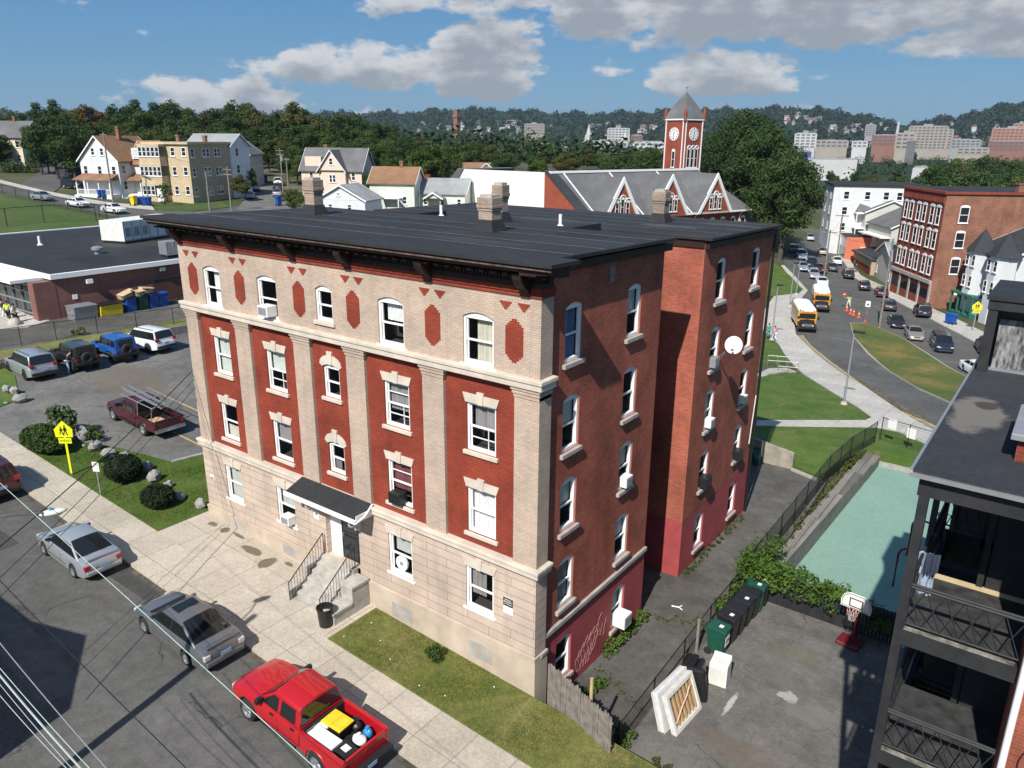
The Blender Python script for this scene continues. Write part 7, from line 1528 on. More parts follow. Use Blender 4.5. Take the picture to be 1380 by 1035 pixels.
# ================================================================== yard: bins, mattress, fence, hoop
YZ = -1.2
def bin_(label, x, y, rz, mat, lid=None, sticker=False, gr='wheeled bins along the mesh fence', name='wheeled_bin', open_=0.):
    o = thing(name, label, 'trash bin', (x, y, YZ), rz, gr); q = MB(); hz = 1.0
    q.add([(a*.25*s, b2*.30*s, z) for z, s in ((.06, .84), (hz, 1.1)) for a, b2 in ((-1, -1), (1, -1), (1, 1), (-1, 1))], [(3, 2, 1, 0), (4, 5, 6, 7), (0, 1, 5, 4), (1, 2, 6, 5), (2, 3, 7, 6), (3, 0, 4, 7)]); q.build('body', M[mat], o, bevel=.025)
    q = MB(); q.prism([(-.36, hz), (.33, hz), (.35, hz+.03), (.30, hz+.09), (-.30, hz+.13), (-.36, hz+.06)], 'x', -.30, .30); q.build('lid', M[lid or mat], o, bevel=.02)
    q = MB(); q.tube([(-.24, -.36, hz+.02), (-.24, -.42, hz), (.24, -.42, hz), (.24, -.36, hz+.02)], .018); q.build('handle', M[mat], o)
    for s in (-1, 1): q = MB(); q.cyl((s*.22, -.24, .12), (s*.29, -.24, .12), .12, n=12); q.build('wheel', M['tyre'], o)
    if sticker: q = MB(); q.box(-.08, .08, .02, .16, hz+.112, hz+.118); q.build('sticker', M['plastic_w'], o)
    return o
BY = [(7.75, 'plastic_g', 'green wheeled bin with a white front notice, nearest the white washer', True), (8.75, 'plastic_k', 'black wheeled bin next to the nearest green one', True), (9.5, 'plastic_k', 'second black wheeled bin behind the nearest green one', False), (10.25, 'plastic_k', 'third black wheeled bin behind the nearest green one', True), (10.98, 'plastic_k', 'black wheeled bin right before the farther green one', False), (11.6, 'plastic_g', 'farther green wheeled bin almost under the vine', True), (12.15, 'plastic_k', 'black wheeled bin last in the row, under the vine', True)]
for i, (y, m_, lb, st_) in enumerate(BY):
    o = bin_(lb, 3.55+.03*i, y, pi/2*3+rv.uniform(-.12, .12), m_, sticker=st_); o.scale = (1.16, 1.16, 1.12)
    if i == 0:
        q = MB(); q.box(-.17, .17, .325, .335, .45, .8); nb = q.build('notice', M['plastic_w'], o); text(nb, 'UTA', .15, (0, .338, .65), (radians(90), 0, pi), M['black'])
o = thing('washer', 'white washing machine standing beside the bins in the yard', 'washer', (4.3, 6.15, YZ), .12); q = MB(); q.box(-.34, .34, -.34, .34, .03, .95); q.build('cabinet', M['plastic_w'], o, bevel=.02); q = MB(); q.box(-.3, .3, -.355, -.34, .1, .8); q.build('front_panel', M['offwhite'], o, bevel=.01); q = MB(); q.box(-.33, .33, .22, .34, .95, 1.06); q.build('control_strip', M['plastic_w'], o, bevel=.02); q = MB(); q.box(-.24, .24, -.25, .15, .95, .962); q.build('top_door', M['offwhite'], o)
o = thing('sofa', 'black leather sofa tipped up on its end beside the white washer', 'sofa', (3.85, 5.05, YZ), .1); R = Matrix.Rotation(radians(-8), 4, 'Y'); q = MB(); q.box(-.34, .1, -.45, .45, 0, 1.35, M=R); q.build('base', M['black'], o, bevel=.08); q = MB()
for z in (.08, .7): q.box(.1, .34, -.42, .42, z, z+.58, M=R)
q.build('seat_cushion', M['black'], o, bevel=.1); q = MB(); q.box(-.34, .55, -.5, -.28, .0, 1.35, M=R); q.build('backrest', M['black'], o, bevel=.1)
o = thing('box_spring', 'bare box spring leaning on the mesh fence with its wooden slats showing', 'box spring', (4.32, 3.5, YZ), 0); R = TR(0, 0, 0, radians(-4)) @ Matrix.Rotation(radians(-21), 4, 'Y'); L, Hh, T = 1.85, 1.45, .2
q = MB(); f = .15
q.box(-T, 0, -L/2, L/2, 0, f, M=R); q.box(-T, 0, -L/2, L/2, Hh-f, Hh, M=R); q.box(-T, 0, -L/2, -L/2+f, f, Hh-f, M=R); q.box(-T, 0, L/2-f, L/2, f, Hh-f, M=R); q.box(-T, -T+.03, -L/2+f, L/2-f, f, Hh-f, M=R); q.build('padded_frame', plain('dirty white ticking', (.62, .60, .56), .9, var=.15, sc=5.), o, bevel=.03)
q = MB()
for i in range(7): y = -L/2+.2+i*(L-.4)/6; q.box(-.10, -.06, y-.05, y+.05, f-.02, Hh-f+.02, M=R)
q.build('slat', M['timber'], o); q = MB(); q.box(-.168, -.15, -L/2+f, L/2-f, f, Hh-f, M=R); q.build('lining', plain('brown lining', (.36, .22, .1), .9, var=.3, sc=6.), o)
q = MB(); q.tube([R @ Vector(v) for v in ((-.03, -.7, .35), (-.0, -.2, .7), (-.02, .25, .85), (.02, .5, 1.1), (-.03, .7, 1.0))], .025, 5); q.build('torn_strap', plain('torn cloth', (.62, .42, .33), .9), o)
o = thing('mattress', 'white mattress leaning on the mesh fence behind the box spring', 'mattress', (3.95, 3.42, YZ), 0); R = TR(0, 0, 0, radians(-5)) @ Matrix.Rotation(radians(-16), 4, 'Y'); q = MB(); q.box(-.24, 0, -1., 1., 0, 1.5, M=R); q.build('cover', plain('grey white quilt', (.60, .60, .59), .9, var=.1, sc=5.), o, bevel=.07)
q = MB();
for x in (-.235, -.005): q.tube([R @ Vector(v) for v in ((x, -.98, .02), (x, .98, .02), (x, .98, 1.48), (x, -.98, 1.48), (x, -.98, .02))], .014, 5)
q.build('piping', M['offwhite'], o)
# basketball hoop
hp = G(1152, 866); hx, hy = 7.75, 11.55
o = thing('basketball_hoop', 'portable basketball hoop with a white backboard and red base before the board fence', 'basketball hoop', (hx, hy, YZ), radians(-8))
q = MB(); q.prism([(-.42, .0), (.42, .0), (.38, .16), (-.38, .16)], 'x', -.55, .35); q.build('base', plain('dull red plastic', (.13, .012, .018), .5), o, bevel=.05); q = MB(); q.cyl((0, .1, .1), (0, .0, 1.75), .055); q.tube([(0, .45, .1), (0, .08, .9)], .03); q.build('pole', plain('red steel', (.22, .015, .02), .5), o, smooth=50)
q = MB(); q.tube([(0, 0, 1.6), (0, -.25, 1.95)], .04); q.tube([(0, 0, 1.7), (0, -.25, 2.3)], .03); q.build('arm', M['black'], o)
q = MB(); q.prism([(-.58, 1.75), (.58, 1.75), (.6, 2.05), (.5, 2.3), (.28, 2.44), (-.28, 2.44), (-.5, 2.3), (-.6, 2.05)], 'y', -.3, -.26); bb = q.build('backboard', M['plastic_w'], o, bevel=.01)
q = MB(); [q.box(*v) for v in ((-.26, .26, -.308, -.301, 2.2, 2.24), (-.26, .26, -.308, -.301, 1.86, 1.9), (-.26, -.22, -.308, -.301, 1.9, 2.2), (.22, .26, -.308, -.301, 1.9, 2.2))]; q.tube([(-.53, -.304, 1.8), (.53, -.304, 1.8), (.55, -.304, 2.05), (.46, -.304, 2.27), (.26, -.304, 2.39), (-.26, -.304, 2.39), (-.46, -.304, 2.27), (-.55, -.304, 2.05), (-.53, -.304, 1.8)], .012, 4); q.build('target_square', M['black'], bb)
q = MB(); R_ = [(.225*cos(a*pi/9), -.55+.225*sin(a*pi/9), 1.82) for a in range(19)]; q.tube(R_, .014, 6); q.build('rim', plain('red rim', (.4, .03, .03), .4), bb)
q = MB()
for i in range(10): a = i*pi/5; q.tube([(.22*cos(a), -.55+.22*sin(a), 1.81), (.15*cos(a+.3), -.55+.15*sin(a+.3), 1.6), (.11*cos(a), -.55+.11*sin(a), 1.42)], .012, 4); q.tube([(.22*cos(a), -.55+.22*sin(a), 1.81), (.15*cos(a-.3), -.55+.15*sin(a-.3), 1.6), (.11*cos(a), -.55+.11*sin(a), 1.42)], .012, 4)
q.build('net', plain('grey pink net', (.5, .42, .42), .9), bb)
# fences
M['mesh_k'] = mesh_screen('black chain link', (.012, .012, .013), .07, .13); M['mesh_thin'] = mesh_screen('thin chain link', (.02, .02, .02), .09, .05); M['mesh_screen'] = mesh_screen('black privacy mesh', (.010, .011, .011), .05, .34)
def fence(name, label, pts, h, mesh, post='iron', r=.03, gap=2.6, cat='fence', top=True, sink=.2):
    root = thing(name, label, cat, tuple(pts[0])); o0 = Vector(pts[0]); q = MB(); rl = MB()
    for a, b_ in zip(pts, pts[1:]):
        a, b_ = Vector(a)-o0, Vector(b_)-o0; L = (b_-a).length; n = max(1, round(L/gap))
        q.quad(a, b_, b_+Vector((0, 0, h)), a+Vector((0, 0, h))); rl.tube([a+Vector((0, 0, h)), b_+Vector((0, 0, h))], r*.75, 6)
        for i in range(n+1 if b_ == Vector(pts[-1])-o0 else n): p = a.lerp(b_, i/n); k = MB(); k.cyl(p-Vector((0, 0, sink)), p+Vector((0, 0, h+.06)), r, n=8); k.build('post', M[post], root, smooth=50)
    q.build('mesh', M[mesh], root, fix=False); rl.build('top_rail', M[post], root); return root
fence('chain_link_fence', 'low black chain link fence between the alley and the yard', [(2.98, .75, -1.2), (2.72, 9.0, -1.2), (2.7, 13.2, -1.2)], 1.15, 'mesh_k')
fence('mesh_screen_fence', 'taller black screened fence between the alley and the green court', [(2.72, 13.5, -1.2), (2.62, 20.4, -1.2), (2.5, 27.4, -1.2), (2.75, 31.5, -1.22), (3.25, 36.2, -1.5)], 1.55, 'mesh_screen')
fence('court_end_fence', 'open black chain link fence with white notices across the far end of the court', [(3.4, 37.2, -1.6), (5.2, 36.6, -1.55), (8.5, 35.2, -1.4)], 1.7, 'mesh_thin', gap=3.)
q_ = G(1210, 592)
for px, py in ((1209, 588), (1233, 597)):
    q = Vector((4.05, 37.0, -.5)) if px < 1220 else Vector((5.35, 36.55, -.75)); o = thing('fence_notice', 'white notice on the court end fence, left one' if px < 1220 else 'white notice on the court end fence, right one', 'sign', tuple(q), radians(-20)); k = MB(); k.box(-.3, .3, -.03, 0, 0, .7); k.build('panel', M['plastic_w'], o)
wf = thing('board_fence', 'black board fence closing off the back of the yard beneath the vine', 'fence', (3.1, 12.5, YZ)); q = MB()
for i in range(44): x = i*.142; h = 1.5+.03*sin(i*2.3)-.06*(i % 3 == 0); q.box(x, x+.128, -.02, .02, -.1, h)
q.build('boards', M['black_wood'], wf); q = MB(); q.box(0, 6.25, .02, .08, .3, .4); q.box(0, 6.25, .02, .08, 1.1, 1.2); q.build('rail', M['black_wood'], wf)
sf = thing('stockade_fence', 'weathered grey stockade fence at the building corner', 'fence', (.42, .3, 0)); q = MB(); a, b_ = Vector((0, 0, 0)), Vector((2.95, -.85, 0)); n = 26
for i in range(n):
    p = a.lerp(b_, i/n); h = 1.62+.05*sin(i*1.7)+rv.uniform(-.05, .05); lean = .07*sin(i*.9); Mx = TR(p.x, p.y, gz(p.x+.4, -.5)-.1, atan2(b_.y, b_.x)+rv.uniform(-.06, .06)); q.prism([(0, -.8), (.105, -.8), (.105+lean*.1, h-.08), (.0525, h), (lean*.1, h-.08)], 'y', -.012+rv.uniform(-.012, .012), .014, M=Mx)
q.build('pickets', M['wood_grey'], sf); q = MB(); q.tube([(0, .06, .35), (2.95, -.79, .2)], .04, 4); q.tube([(0, .06, 1.2), (2.95, -.79, 1.05)], .04, 4); q.build('rail', M['wood_grey'], sf); q = MB(); q.cyl((1.9, -.36, -.8), (1.9, -.36, 1.95), .06, n=8); q.build('post', M['timber'], sf)
o = thing('wooden_post', 'lone weathered wooden post beside the chain link fence at the bins', 'post', (2.9, 7.3, YZ)); q = MB(); q.box(-.05, .05, -.05, .05, -.2, 1.5); q.box(-.055, .055, -.055, .055, 1.3, 1.36); q.build('shaft', M['wood_grey'], o)
# grey block wall beside the court, stepping down
w_ = thing('block_wall', 'grey concrete block retaining wall along the green court, stepped toward the back', 'wall', (0, 0, 0)); bm_ = brick('grey split blocks', (.25, .238, .213), (.19, .182, .162), (.13, .125, .11), bw=.42, rh=.2, ms=.012, dirt=.3)
q = MB(); yy = [13.0, 17.5, 21.5, 25.5, 29.5, 32.0, 34.0]; tz = [-1.02, -1.05, -1.12, -1.2, -1.35, -1.5]
for i in range(6): q.add([(xo+k*(y-13), y, z) for z in (-2.6, tz[i]) for y in (yy[i], yy[i+1]) for xo, k in ((3.05, .012), (3.55, .026))], [(0, 2, 3, 1), (4, 5, 7, 6), (0, 1, 5, 4), (2, 6, 7, 3), (0, 4, 6, 2), (1, 3, 7, 5)])
q.build('courses', bm_, w_); q = MB()
for i in range(6): xa = 3.02+.012*(yy[i]-13); q.box(xa, xa+.42, yy[i]+.003, yy[i+1]-.003, tz[i]+.002, tz[i]+.1)
q.build('coping', bm_, w_)
o = thing('court_kerb', 'low concrete kerb at the far end of the green court', 'kerb', (0, 0, 0)); q = MB(); q.box(3.9, 15, 34.02, 34.3, -2.4, -1.95); q.build('kerb', M['kerb'], o)
o = thing('concrete_wall', 'short stained concrete wall at the end of the alley', 'wall', (0, 0, 0)); q = MB(); q.prism([(-6, -1.6), (.32, -1.6), (.32, -.15), (-2.4, .25), (-6, .5)], 'y', 27.55, 27.8); q.build('slab', plain('stained concrete', (.30, .27, .22), .9, var=.35, sc=1.2), o)
o = bin_('green wheeled bin lying on its side against the concrete wall', -1.5, 26.6, .4, 'plastic_g', gr=None); o.rotation_euler = (radians(-78), 0, radians(30)); o.location.z = YZ+.35
o = thing('alley_kerb', 'pale concrete kerb where the alley meets the rear lawn', 'kerb', (0, 0, 0)); q = MB(); q.prism([(.3, 27.35), (2.0, 26.7), (2.05, 26.95), (.35, 27.6)], 'z', -1.5, -1.08); q.build('kerb', M['kerb'], o)
RED = plain('dark red play rail', (.20, .02, .035), .45)
for lb, pts in (('tall dark red arched play rail on the court, nearest the porch post', [(7.94, 19.0), (9.1, 18.8)]), ('dark red arched play rail on the court behind the nearest one', [(7.9, 22.6), (9.1, 22.4)]), ('dark red hooped climbing frame on the court, farthest seen past the porch', [(8.8, 27.), (10., 26.7)])):
    (xa, ya), (xb, yb) = pts; o = thing('play_rail', lb, 'playground rail', (xa, ya, -2.2)); dx, dy = xb-xa, yb-ya; q = MB(); q.tube([(0, 0, -.1), (0, 0, 1.8), (dx*.08, dy*.08, 2.02), (dx*.25, dy*.25, 2.15), (dx*.75, dy*.75, 2.15), (dx*.92, dy*.92, 2.02), (dx, dy, 1.8), (dx, dy, -.1)], .055, 8); q.build('rail', RED, o, smooth=60)
o = thing('scrap_pipe', 'bent piece of pale pipe lying on the alley by the light well', 'pipe', (.75, 9.55, YZ+.03)); q = MB(); q.tube([(0, 0, 0), (.3, .1, 0), (.35, .3, 0)], .03, 5); q.tube([(.3, .1, 0), (.5, 0, 0)], .03, 5); q.build('tube', M['plastic_w'], o)
# ================================================================== things on the building
def ac(label, P, u, z, w, h, d0, mat='plastic_w'):
    c = P(u, z, 0); o = thing('window_air_conditioner', label, 'air conditioner', c); q = MB(); f = lambda *a: tuple(Vector(P(*a))-Vector(c))
    pbox(q, f, u-w/2, u+w/2, z, z+h, -d0, .12); q.build('casing', M[mat], o, bevel=.02); q = MB(); pbox(q, f, u-w*.4, u+w*.4, z+h*.15, z+h*.85, -d0-.008, -d0+.01)
    q.build('grille', M['grey_metal'] if mat != 'plastic_k' else M['black'], o); return o
ac('white air conditioner in the second attic window from the left', PF(0), B+.1, 11.6, .6, .42, .36); ac('white air conditioner in the ground floor window left of the entrance', PF(0), B+.2, 2.6, .52, .4, .3); ac('black air conditioner in the window with maroon curtains', PF(.13), D-.05, 5.52, .55, .42, .32, 'plastic_k')
ac('large white air conditioner in the red painted basement wall window', PS(XS), 6.05, -.4, .62, .55, .5); ac('small white air conditioner in a second floor window of the alley side', PS(XS), 6.0, 5.72, .5, .42, .22)
ac('grey air conditioner in a third floor window beside the satellite dish', PS(XS), 13.75, 8.62, .5, .45, .25, 'grey_metal'); ac('black air conditioner in the rear block window below the dish, two floors down', PS(XS), 13.9, 2.75, .6, .5, .35, 'plastic_k'); ac('dark air conditioner in the last second floor window of the alley side', PS(XS), 18.1, 2.75, .55, .45, .3, 'plastic_k'); ac('pale air conditioner in the rear block window one floor below the dish', PS(XS), 13.9, 5.72, .5, .42, .25); ac('small pale air conditioner in the last window of the second level', PS(XS), 18.15, 5.72, .5, .4, .22)
o = thing('electric_fan', 'white round fan standing in the ground floor window right of the entrance', 'fan', (D-.1, .16, 2.9)); q = MB(); q.cyl((0, -.02, 0), (0, .06, 0), .3, n=20); q.build('cage', M['plastic_w'], o); q = MB(); q.cyl((0, -.04, 0), (0, 0, 0), .08, n=12); q.build('hub', M['grey_metal'], o)
o = thing('satellite_dish', 'pale satellite dish on an arm from the rear brick block', 'satellite dish', (-.06, 14.45, 8.9)); R = Matrix.Translation((.85, -.55, .82)) @ Matrix.Rotation(radians(20), 4, 'Z') @ Matrix.Rotation(radians(62), 4, 'X')
q = MB(); q.lathe([(.01, .1), (.25, .065), (.42, .0), (.43, .012), (.25, .085), (.01, .12)], 24, M=R @ Matrix.Diagonal((.88, .95, -1, 1))); q.build('reflector', M['plastic_w'], o, smooth=50); q = MB(); q.tube([(0, 0, 0), (.5, -.3, .45), (.86, -.53, .76)], .03); q.tube([(0, 0, -.25), (.35, -.2, .28)], .02); q.tube([(.86, -.53, .6), (.95, -.95, .7)], .015); q.build('arm', M['galv'], o); q = MB(); q.box(.9, 1., -1.02, -.9, .66, .76); q.build('receiver', M['grey_metal'], o)
o = thing('notice_sign', 'black and white notice plate on the stone wall near the front corner', 'sign', (-1.05, 0, 2.9)); q = MB(); q.box(-.2, .2, -.02, 0, .0, .62); q.build('plate', M['plastic_w'], o); q = MB(); q.box(-.2, .2, -.026, -.02, .3, .62); bl = q.build('black_panel', M['black'], o)
for i, (s, z) in enumerate((('PRIVATE', .54), ('PROPERTY', .46), ('NO TRESPASSING', .38))): text(bl, s, .075 if i < 2 else .042, (0, -.03, z), (radians(90), 0, 0), M['plastic_w'])
o = thing('house_plate', 'small white plate on the stone wall at the left front corner', 'sign', (-18.25, 0, 3.05)); q = MB(); q.box(-.14, .14, -.02, 0, 0, .22); q.build('plate', M['plastic_w'], o); q = MB(); q.box(-.1, .1, -.024, -.02, .03, .09); q.build('black_mark', M['black'], o)
o = thing('mailbox_plate', 'white paper notice on the stone wall left of the entrance door', 'notice', (-10.85, 0, 3.35)); q = MB(); q.box(-.17, .17, -.02, 0, 0, .36); q.build('sheet', M['plastic_w'], o)
tc_ = thing('trash_can', 'round black trash can at the foot of the front steps', 'trash can', (-8.15, -2.05, gz(-8.15, -2)+.14)); q = MB(); q.lathe([(.02, .0), (.25, 0), (.31, .72), (.335, .74), (.335, .78), (.30, .78), (.24, .1), (.02, .08)], 22); q.build('body', M['plastic_k'], tc_, smooth=40)
for s in (1, -1): q = MB(); q.tube([(s*.31, -.08, .6), (s*.37, -.08, .58), (s*.37, .08, .58), (s*.31, .08, .6)], .014, 5); q.build('handle', M['plastic_k'], tc_)
o = thing('meter_bracket', 'black service bracket with wires on the left front corner', 'bracket', (XL-.06, .3, 7.6)); q = MB(); q.box(-.25, 0, -.1, .1, 0, .12); q.tube([(-.2, 0, .9), (-.2, 0, -.9), (-.05, 0, -1.4)], .04); q.cyl((-.3, 0, -.95), (-.12, 0, -.95), .13); q.build('frame', M['black'], o)
# ================================================================== lot side: rocks, signs, walls, fences, bins
RK = plain('grey boulder', (.27, .265, .255), .95, var=.4, sc=2., bmp=.5)
ROCKS = [(129, 606, .55, .42), (146, 613, .5, .32), (152, 618, .3, .2), (168, 616, .45, .25), (178, 624, .4, .22), (112, 592, .55, .6), (198, 634, .5, .4), (208, 648, .55, .45), (226, 657, .4, .28), (243, 672, .5, .25), (271, 684, .42, .36), (10, 528, .5, .4), (20, 530, .5, .35), (28, 541, .62, .42), (8, 543, .2, .1), (113, 601, .2, .12)]
for i, (px, py, r, h) in enumerate(ROCKS):
    p = G(px, py, .1); rr = random.Random(i); r *= .8; h *= .78; o = thing('boulder', ['rounded grey boulder at the lawn edge beside the parking lot', 'broken pale boulder at the lawn edge beside the parking lot'][i % 2] if i < 11 or i > 14 else 'grey boulder on the verge at the left end of the lot', 'boulder', (p.x, p.y, p.z-.05), rr.uniform(0, 6), 'boulders at the lot edge' if i < 11 or i > 14 else 'boulders on the left verge')
    q = MB(); q.ball((0, 0, h*.8), r, r*.75, h, 9, 6); q.v = [(x*rr.uniform(.75, 1.15), y*rr.uniform(.75, 1.15), z*rr.uniform(.8, 1.12)) for x, y, z in q.v]; q.build('stone', RK, o, smooth=35)
SY = plain('fluorescent yellow green sign', (.72, .78, .01), .5, var=.05)
def kids(mb, s, cx, cz, y):   # two walking children in black
    for k, (ox, sc2) in enumerate(((-.17, .85), (.12, 1.1))):
        f = lambda pts: [(cx+(ox+a*sc2)*s, cz+b2*sc2*s) for a, b2 in pts]
        mb.prism(f([(-.07, .02), (.07, .02), (.09, .26), (-.06, .28)]), 'y', y-.012, y); mb.prism(f([(-.05, .33), (.0, .30), (.05, .33), (.05, .41), (0, .44), (-.05, .41)]), 'y', y-.012, y)
        mb.prism(f([(-.06, .04), (.0, .04), (-.10, -.3), (-.17, -.3)]), 'y', y-.012, y); mb.prism(f([(.0, .04), (.07, .04), (.16, -.28), (.10, -.31)]), 'y', y-.0125, y); mb.prism(f([(.05, .24), (.09, .2), (.17, .06), (.13, .03)]), 'y', y-.0115, y); mb.prism(f([(-.05, .24), (-.14, .1), (-.1, .07), (-.03, .17)]), 'y', y-.0115, y)
def xsign(label, p, rz, sc_=1., ahead=True, col=SY):
    o = thing('crossing_sign', label, 'road sign', p, rz); q = MB(); q.box(-.05, .05, -.03, .03, .12 if ahead else 0, 2.1*sc_); q.build('post', col if ahead else M['galv'], o); q = MB(); q.box(-.052, .052, -.032, .032, -.2, .12); q.build('foot', M['wood_grey'], o)
    q = MB(); z = 2.1*sc_; q.prism([(-.42*sc_, z), (.42*sc_, z), (.46*sc_, z+.42*sc_), (0, z+.88*sc_), (-.46*sc_, z+.42*sc_)], 'y', -.06, -.032); pl = q.build('plate', col, o, bevel=.004); q = MB(); kids(q, .68*sc_, 0, z+.33*sc_, -.062); q.build('children_symbol', M['black'], pl)
    q = MB(); q.box(-.32*sc_, .32*sc_, -.058, -.034, z-.34*sc_, z-.05*sc_); p2 = q.build('lower_plate', col, o); text(p2, 'AHEAD' if ahead else 'SCHOOL', .17*sc_ if ahead else .13*sc_, (0, -.062, z-.195*sc_), (radians(90), 0, 0), M['black'], ext=.002)
p = G(97, 640, .1); xsign('bright yellow green school crossing sign with an AHEAD plate on the left lawn', (p.x, p.y, p.z), radians(38))
p = G(1311, 445, .15); xsign('yellow school crossing sign on the far kerb before the green porch', (p.x, p.y, p.z), radians(10), 1.25, False, plain('yellow sign', (.7, .62, .03), .5))
p = G(136, 668, .1); o = thing('parking_sign', 'small white no parking sign on a thin grey post beside the round bush', 'road sign', (p.x, p.y, p.z), radians(30)); q = MB(); q.box(-.025, .025, -.015, .015, -.2, 1.75); q.build('post', M['grey_metal'], o); q = MB(); q.box(-.17, .17, -.03, -.016, 1.3, 1.8); pl = q.build('plate', M['plastic_w'], o)
text(pl, 'NO', .1, (0, -.033, 1.73), (radians(90), 0, 0), M['lamp_red']); text(pl, 'PARKING', .062, (0, -.033, 1.65), (radians(90), 0, 0), M['lamp_red']); q = MB(); R_ = [(.1*cos(a*pi/8), -.033, 1.48+.1*sin(a*pi/8)) for a in range(17)]; q.tube(R_, .008, 4); q.tube([(-.07, -.033, 1.55), (.07, -.033, 1.41)], .007, 4); q.build('red_ring', plain('faded red ink', (.45, .2, .3), .6), pl)
rw = thing('retaining_wall', 'low dark concrete retaining wall behind the row of lot cars', 'wall', (0, 0, 0)); q = MB(); yv = [-7, 2, 9, 15.2, 26]; xv = [-47.2, -46.6, -46.4, -46.1, -45.4]
for i in range(4): a, b_ = (xv[i], yv[i]), (xv[i+1], yv[i+1]); z0 = gz(*a); q.add([(x+dx, y, z) for x, y in (a, b_) for dx in (-.3, 0) for z in (z0-.5, z0+.72)], [(0, 1, 3, 2), (4, 6, 7, 5), (0, 4, 5, 1), (2, 3, 7, 6), (1, 5, 7, 3)])
q.build('concrete', plain('dark stained concrete', (.16, .155, .145), .95, var=.35, sc=1.5), rw)
def gp(px, py, dz): v = G(px, py, dz); return (v.x, v.y, v.z)
fence('lot_fence', 'black chain link fence on the grass bank above the retaining wall', [(-50.4, 0., gz(-50.4, 0)+.55), (-49.4, 7, gz(-49.4, 7)+.55), (-47.6, 15.5, gz(-47.6, 15)+.55), (-46.8, 24, gz(-46.8, 20)+.55)], 1.35, 'mesh_thin', gap=2.5)
fence('field_fence', 'dark chain link fence along the edge of the grass field', [gp(-40, 312, .1), gp(10, 305, .1), gp(60, 300, .1), gp(130, 298, .1), gp(145, 297, .1)], 2.4, 'mesh_thin', gap=6, r=.06)
fence('street_fence', 'thin dark fence along the hill street above the field', [gp(-30, 254, .1), gp(40, 268, .1), gp(110, 286, .1), gp(160, 297, .1)], 1.5, 'mesh_thin', gap=5, r=.05)
def skip(name, label, x, y, w, d, h, mat, lid=None, cat='dumpster'):
    z = gz(-50, y)+.55; o = thing(name, label, cat, (x, y, z)); q = MB(); q.add([(a*d/2*s, b2*w/2, zz) for zz, s in ((.1, .8), (h, 1.)) for a, b2 in ((-1, -1), (1, -1), (1, 1), (-1, 1))], [(3, 2, 1, 0), (0, 1, 5, 4), (1, 2, 6, 5), (2, 3, 7, 6), (3, 0, 4, 7), (4, 5, 6, 7)]); q.build('body', M[mat], o, bevel=.03)
    q = MB(); q.box(-d/2-.05, d/2+.05, -w/2-.04, w/2+.04, h, h+.08); q.build('lid', M[lid or mat], o, bevel=.02); q = MB()
    for s in (-1, 1): q.box(-d*.3, d*.3, s*w/2-.06, s*w/2+.06, h*.5, h*.62)
    q.build('side_bracket', M[mat], o); return o
skip('dumpster', 'grey metal dumpster against the plum brick wall', -54.2, 11.3, 1.9, 1.5, 1.25, 'galv'); skip('yellow_skip', 'yellow skip with black lid beside the grey dumpster', -54.0, 13.4, 1.9, 1.3, 1.1, 'plastic_y', 'black')
for y, m_, lb in ((15.2, 'plastic_b', 'blue wheeled cart piled with cardboard by the yellow skip'), (16.3, 'plastic_g', 'green wheeled cart between two blue ones by the school wall'), (17.3, 'plastic_b', 'blue wheeled cart right of the green one by the school wall'), (18.2, 'plastic_b', 'last blue wheeled cart in the row by the school wall')): skip('wheeled_cart', lb, -53.9, y, .85, .9, 1.3, m_, cat='trash cart')
cb = plain('cardboard', (.5, .36, .22), .9, var=.15)
for i, (y, z, w, lb) in enumerate(((14.9, 1.42, .9, 'large flattened cardboard box on the left blue cart'), (16.1, 1.42, .7, 'torn cardboard box on the green cart'), (16.7, 1.6, .8, 'pale open cardboard box leaning on the right blue cart'))):
    o = thing('cardboard_box', lb, 'cardboard box', (-53.9, y, gz(-50, y)+.55+z)); R = Matrix.Rotation(radians(18-14*i), 4, 'X'); q = MB(); q.box(-.35, .35, -w/2, w/2, 0, .45, M=R); q.build('carton', cb, o); q = MB(); q.box(.35, .8, -w/2, w/2, .42, .45, M=R); q.box(-.35, .35, w/2, w/2+.35, .42, .45, M=R); q.build('flap', cb, o)
o = thing('service_gate', 'open dark metal gate panel beside the blue carts', 'gate', (-54.6, 19.4, gz(-50, 19)+.5)); q = MB(); [q.tube([(0, a, 0), (0, a, 2.5)], .05, 6) for a in (-1.4, 1.4)]; q.tube([(0, -1.4, 2.5), (0, 1.4, 2.5)], .05, 6); q.tube([(1.6, 1.4, 0), (1.6, 1.4, 2.2)], .05, 6); q.build('frame', M['iron'], o); q = MB(); q.quad((0, -1.4, .1), (0, 1.4, .1), (0, 1.4, 2.5), (0, -1.4, 2.5)); q.build('mesh', M['mesh_screen'], o, fix=False)
for y, lb in ((20.6, 'cream bollard by the dark gate panel, left of a pair'), (21.3, 'cream bollard by the dark gate panel, right of a pair'), (23.8, 'cream bollard standing alone near the brick building')):
    o = thing('bollard', lb, 'bollard', (-51.5, y, gz(-50, y)+.5)); q = MB(); q.cyl((0, 0, 0), (0, 0, 1.25), .13, n=12); q.ball((0, 0, 1.25), .13, .13, .1, 12, 6); q.build('sleeve', plain('cream bollard sleeve', (.6, .47, .3), .6), o, smooth=50)
o = thing('stone_ball', 'round concrete ball bollard at the school entrance', 'bollard', (-55.6, 6.6, gz(-50, 5)+.9)); q = MB(); q.ball((0, 0, 0), .5, nu=18, nv=12); q.build('ball', M['conc_stair'], o, smooth=60)
sheet('entrance_paving', [(-55, 5), (-70, 5), (-70, 9), (-55, 9), (-54.2, 7)], M['conc'], .56, skirt=.6)
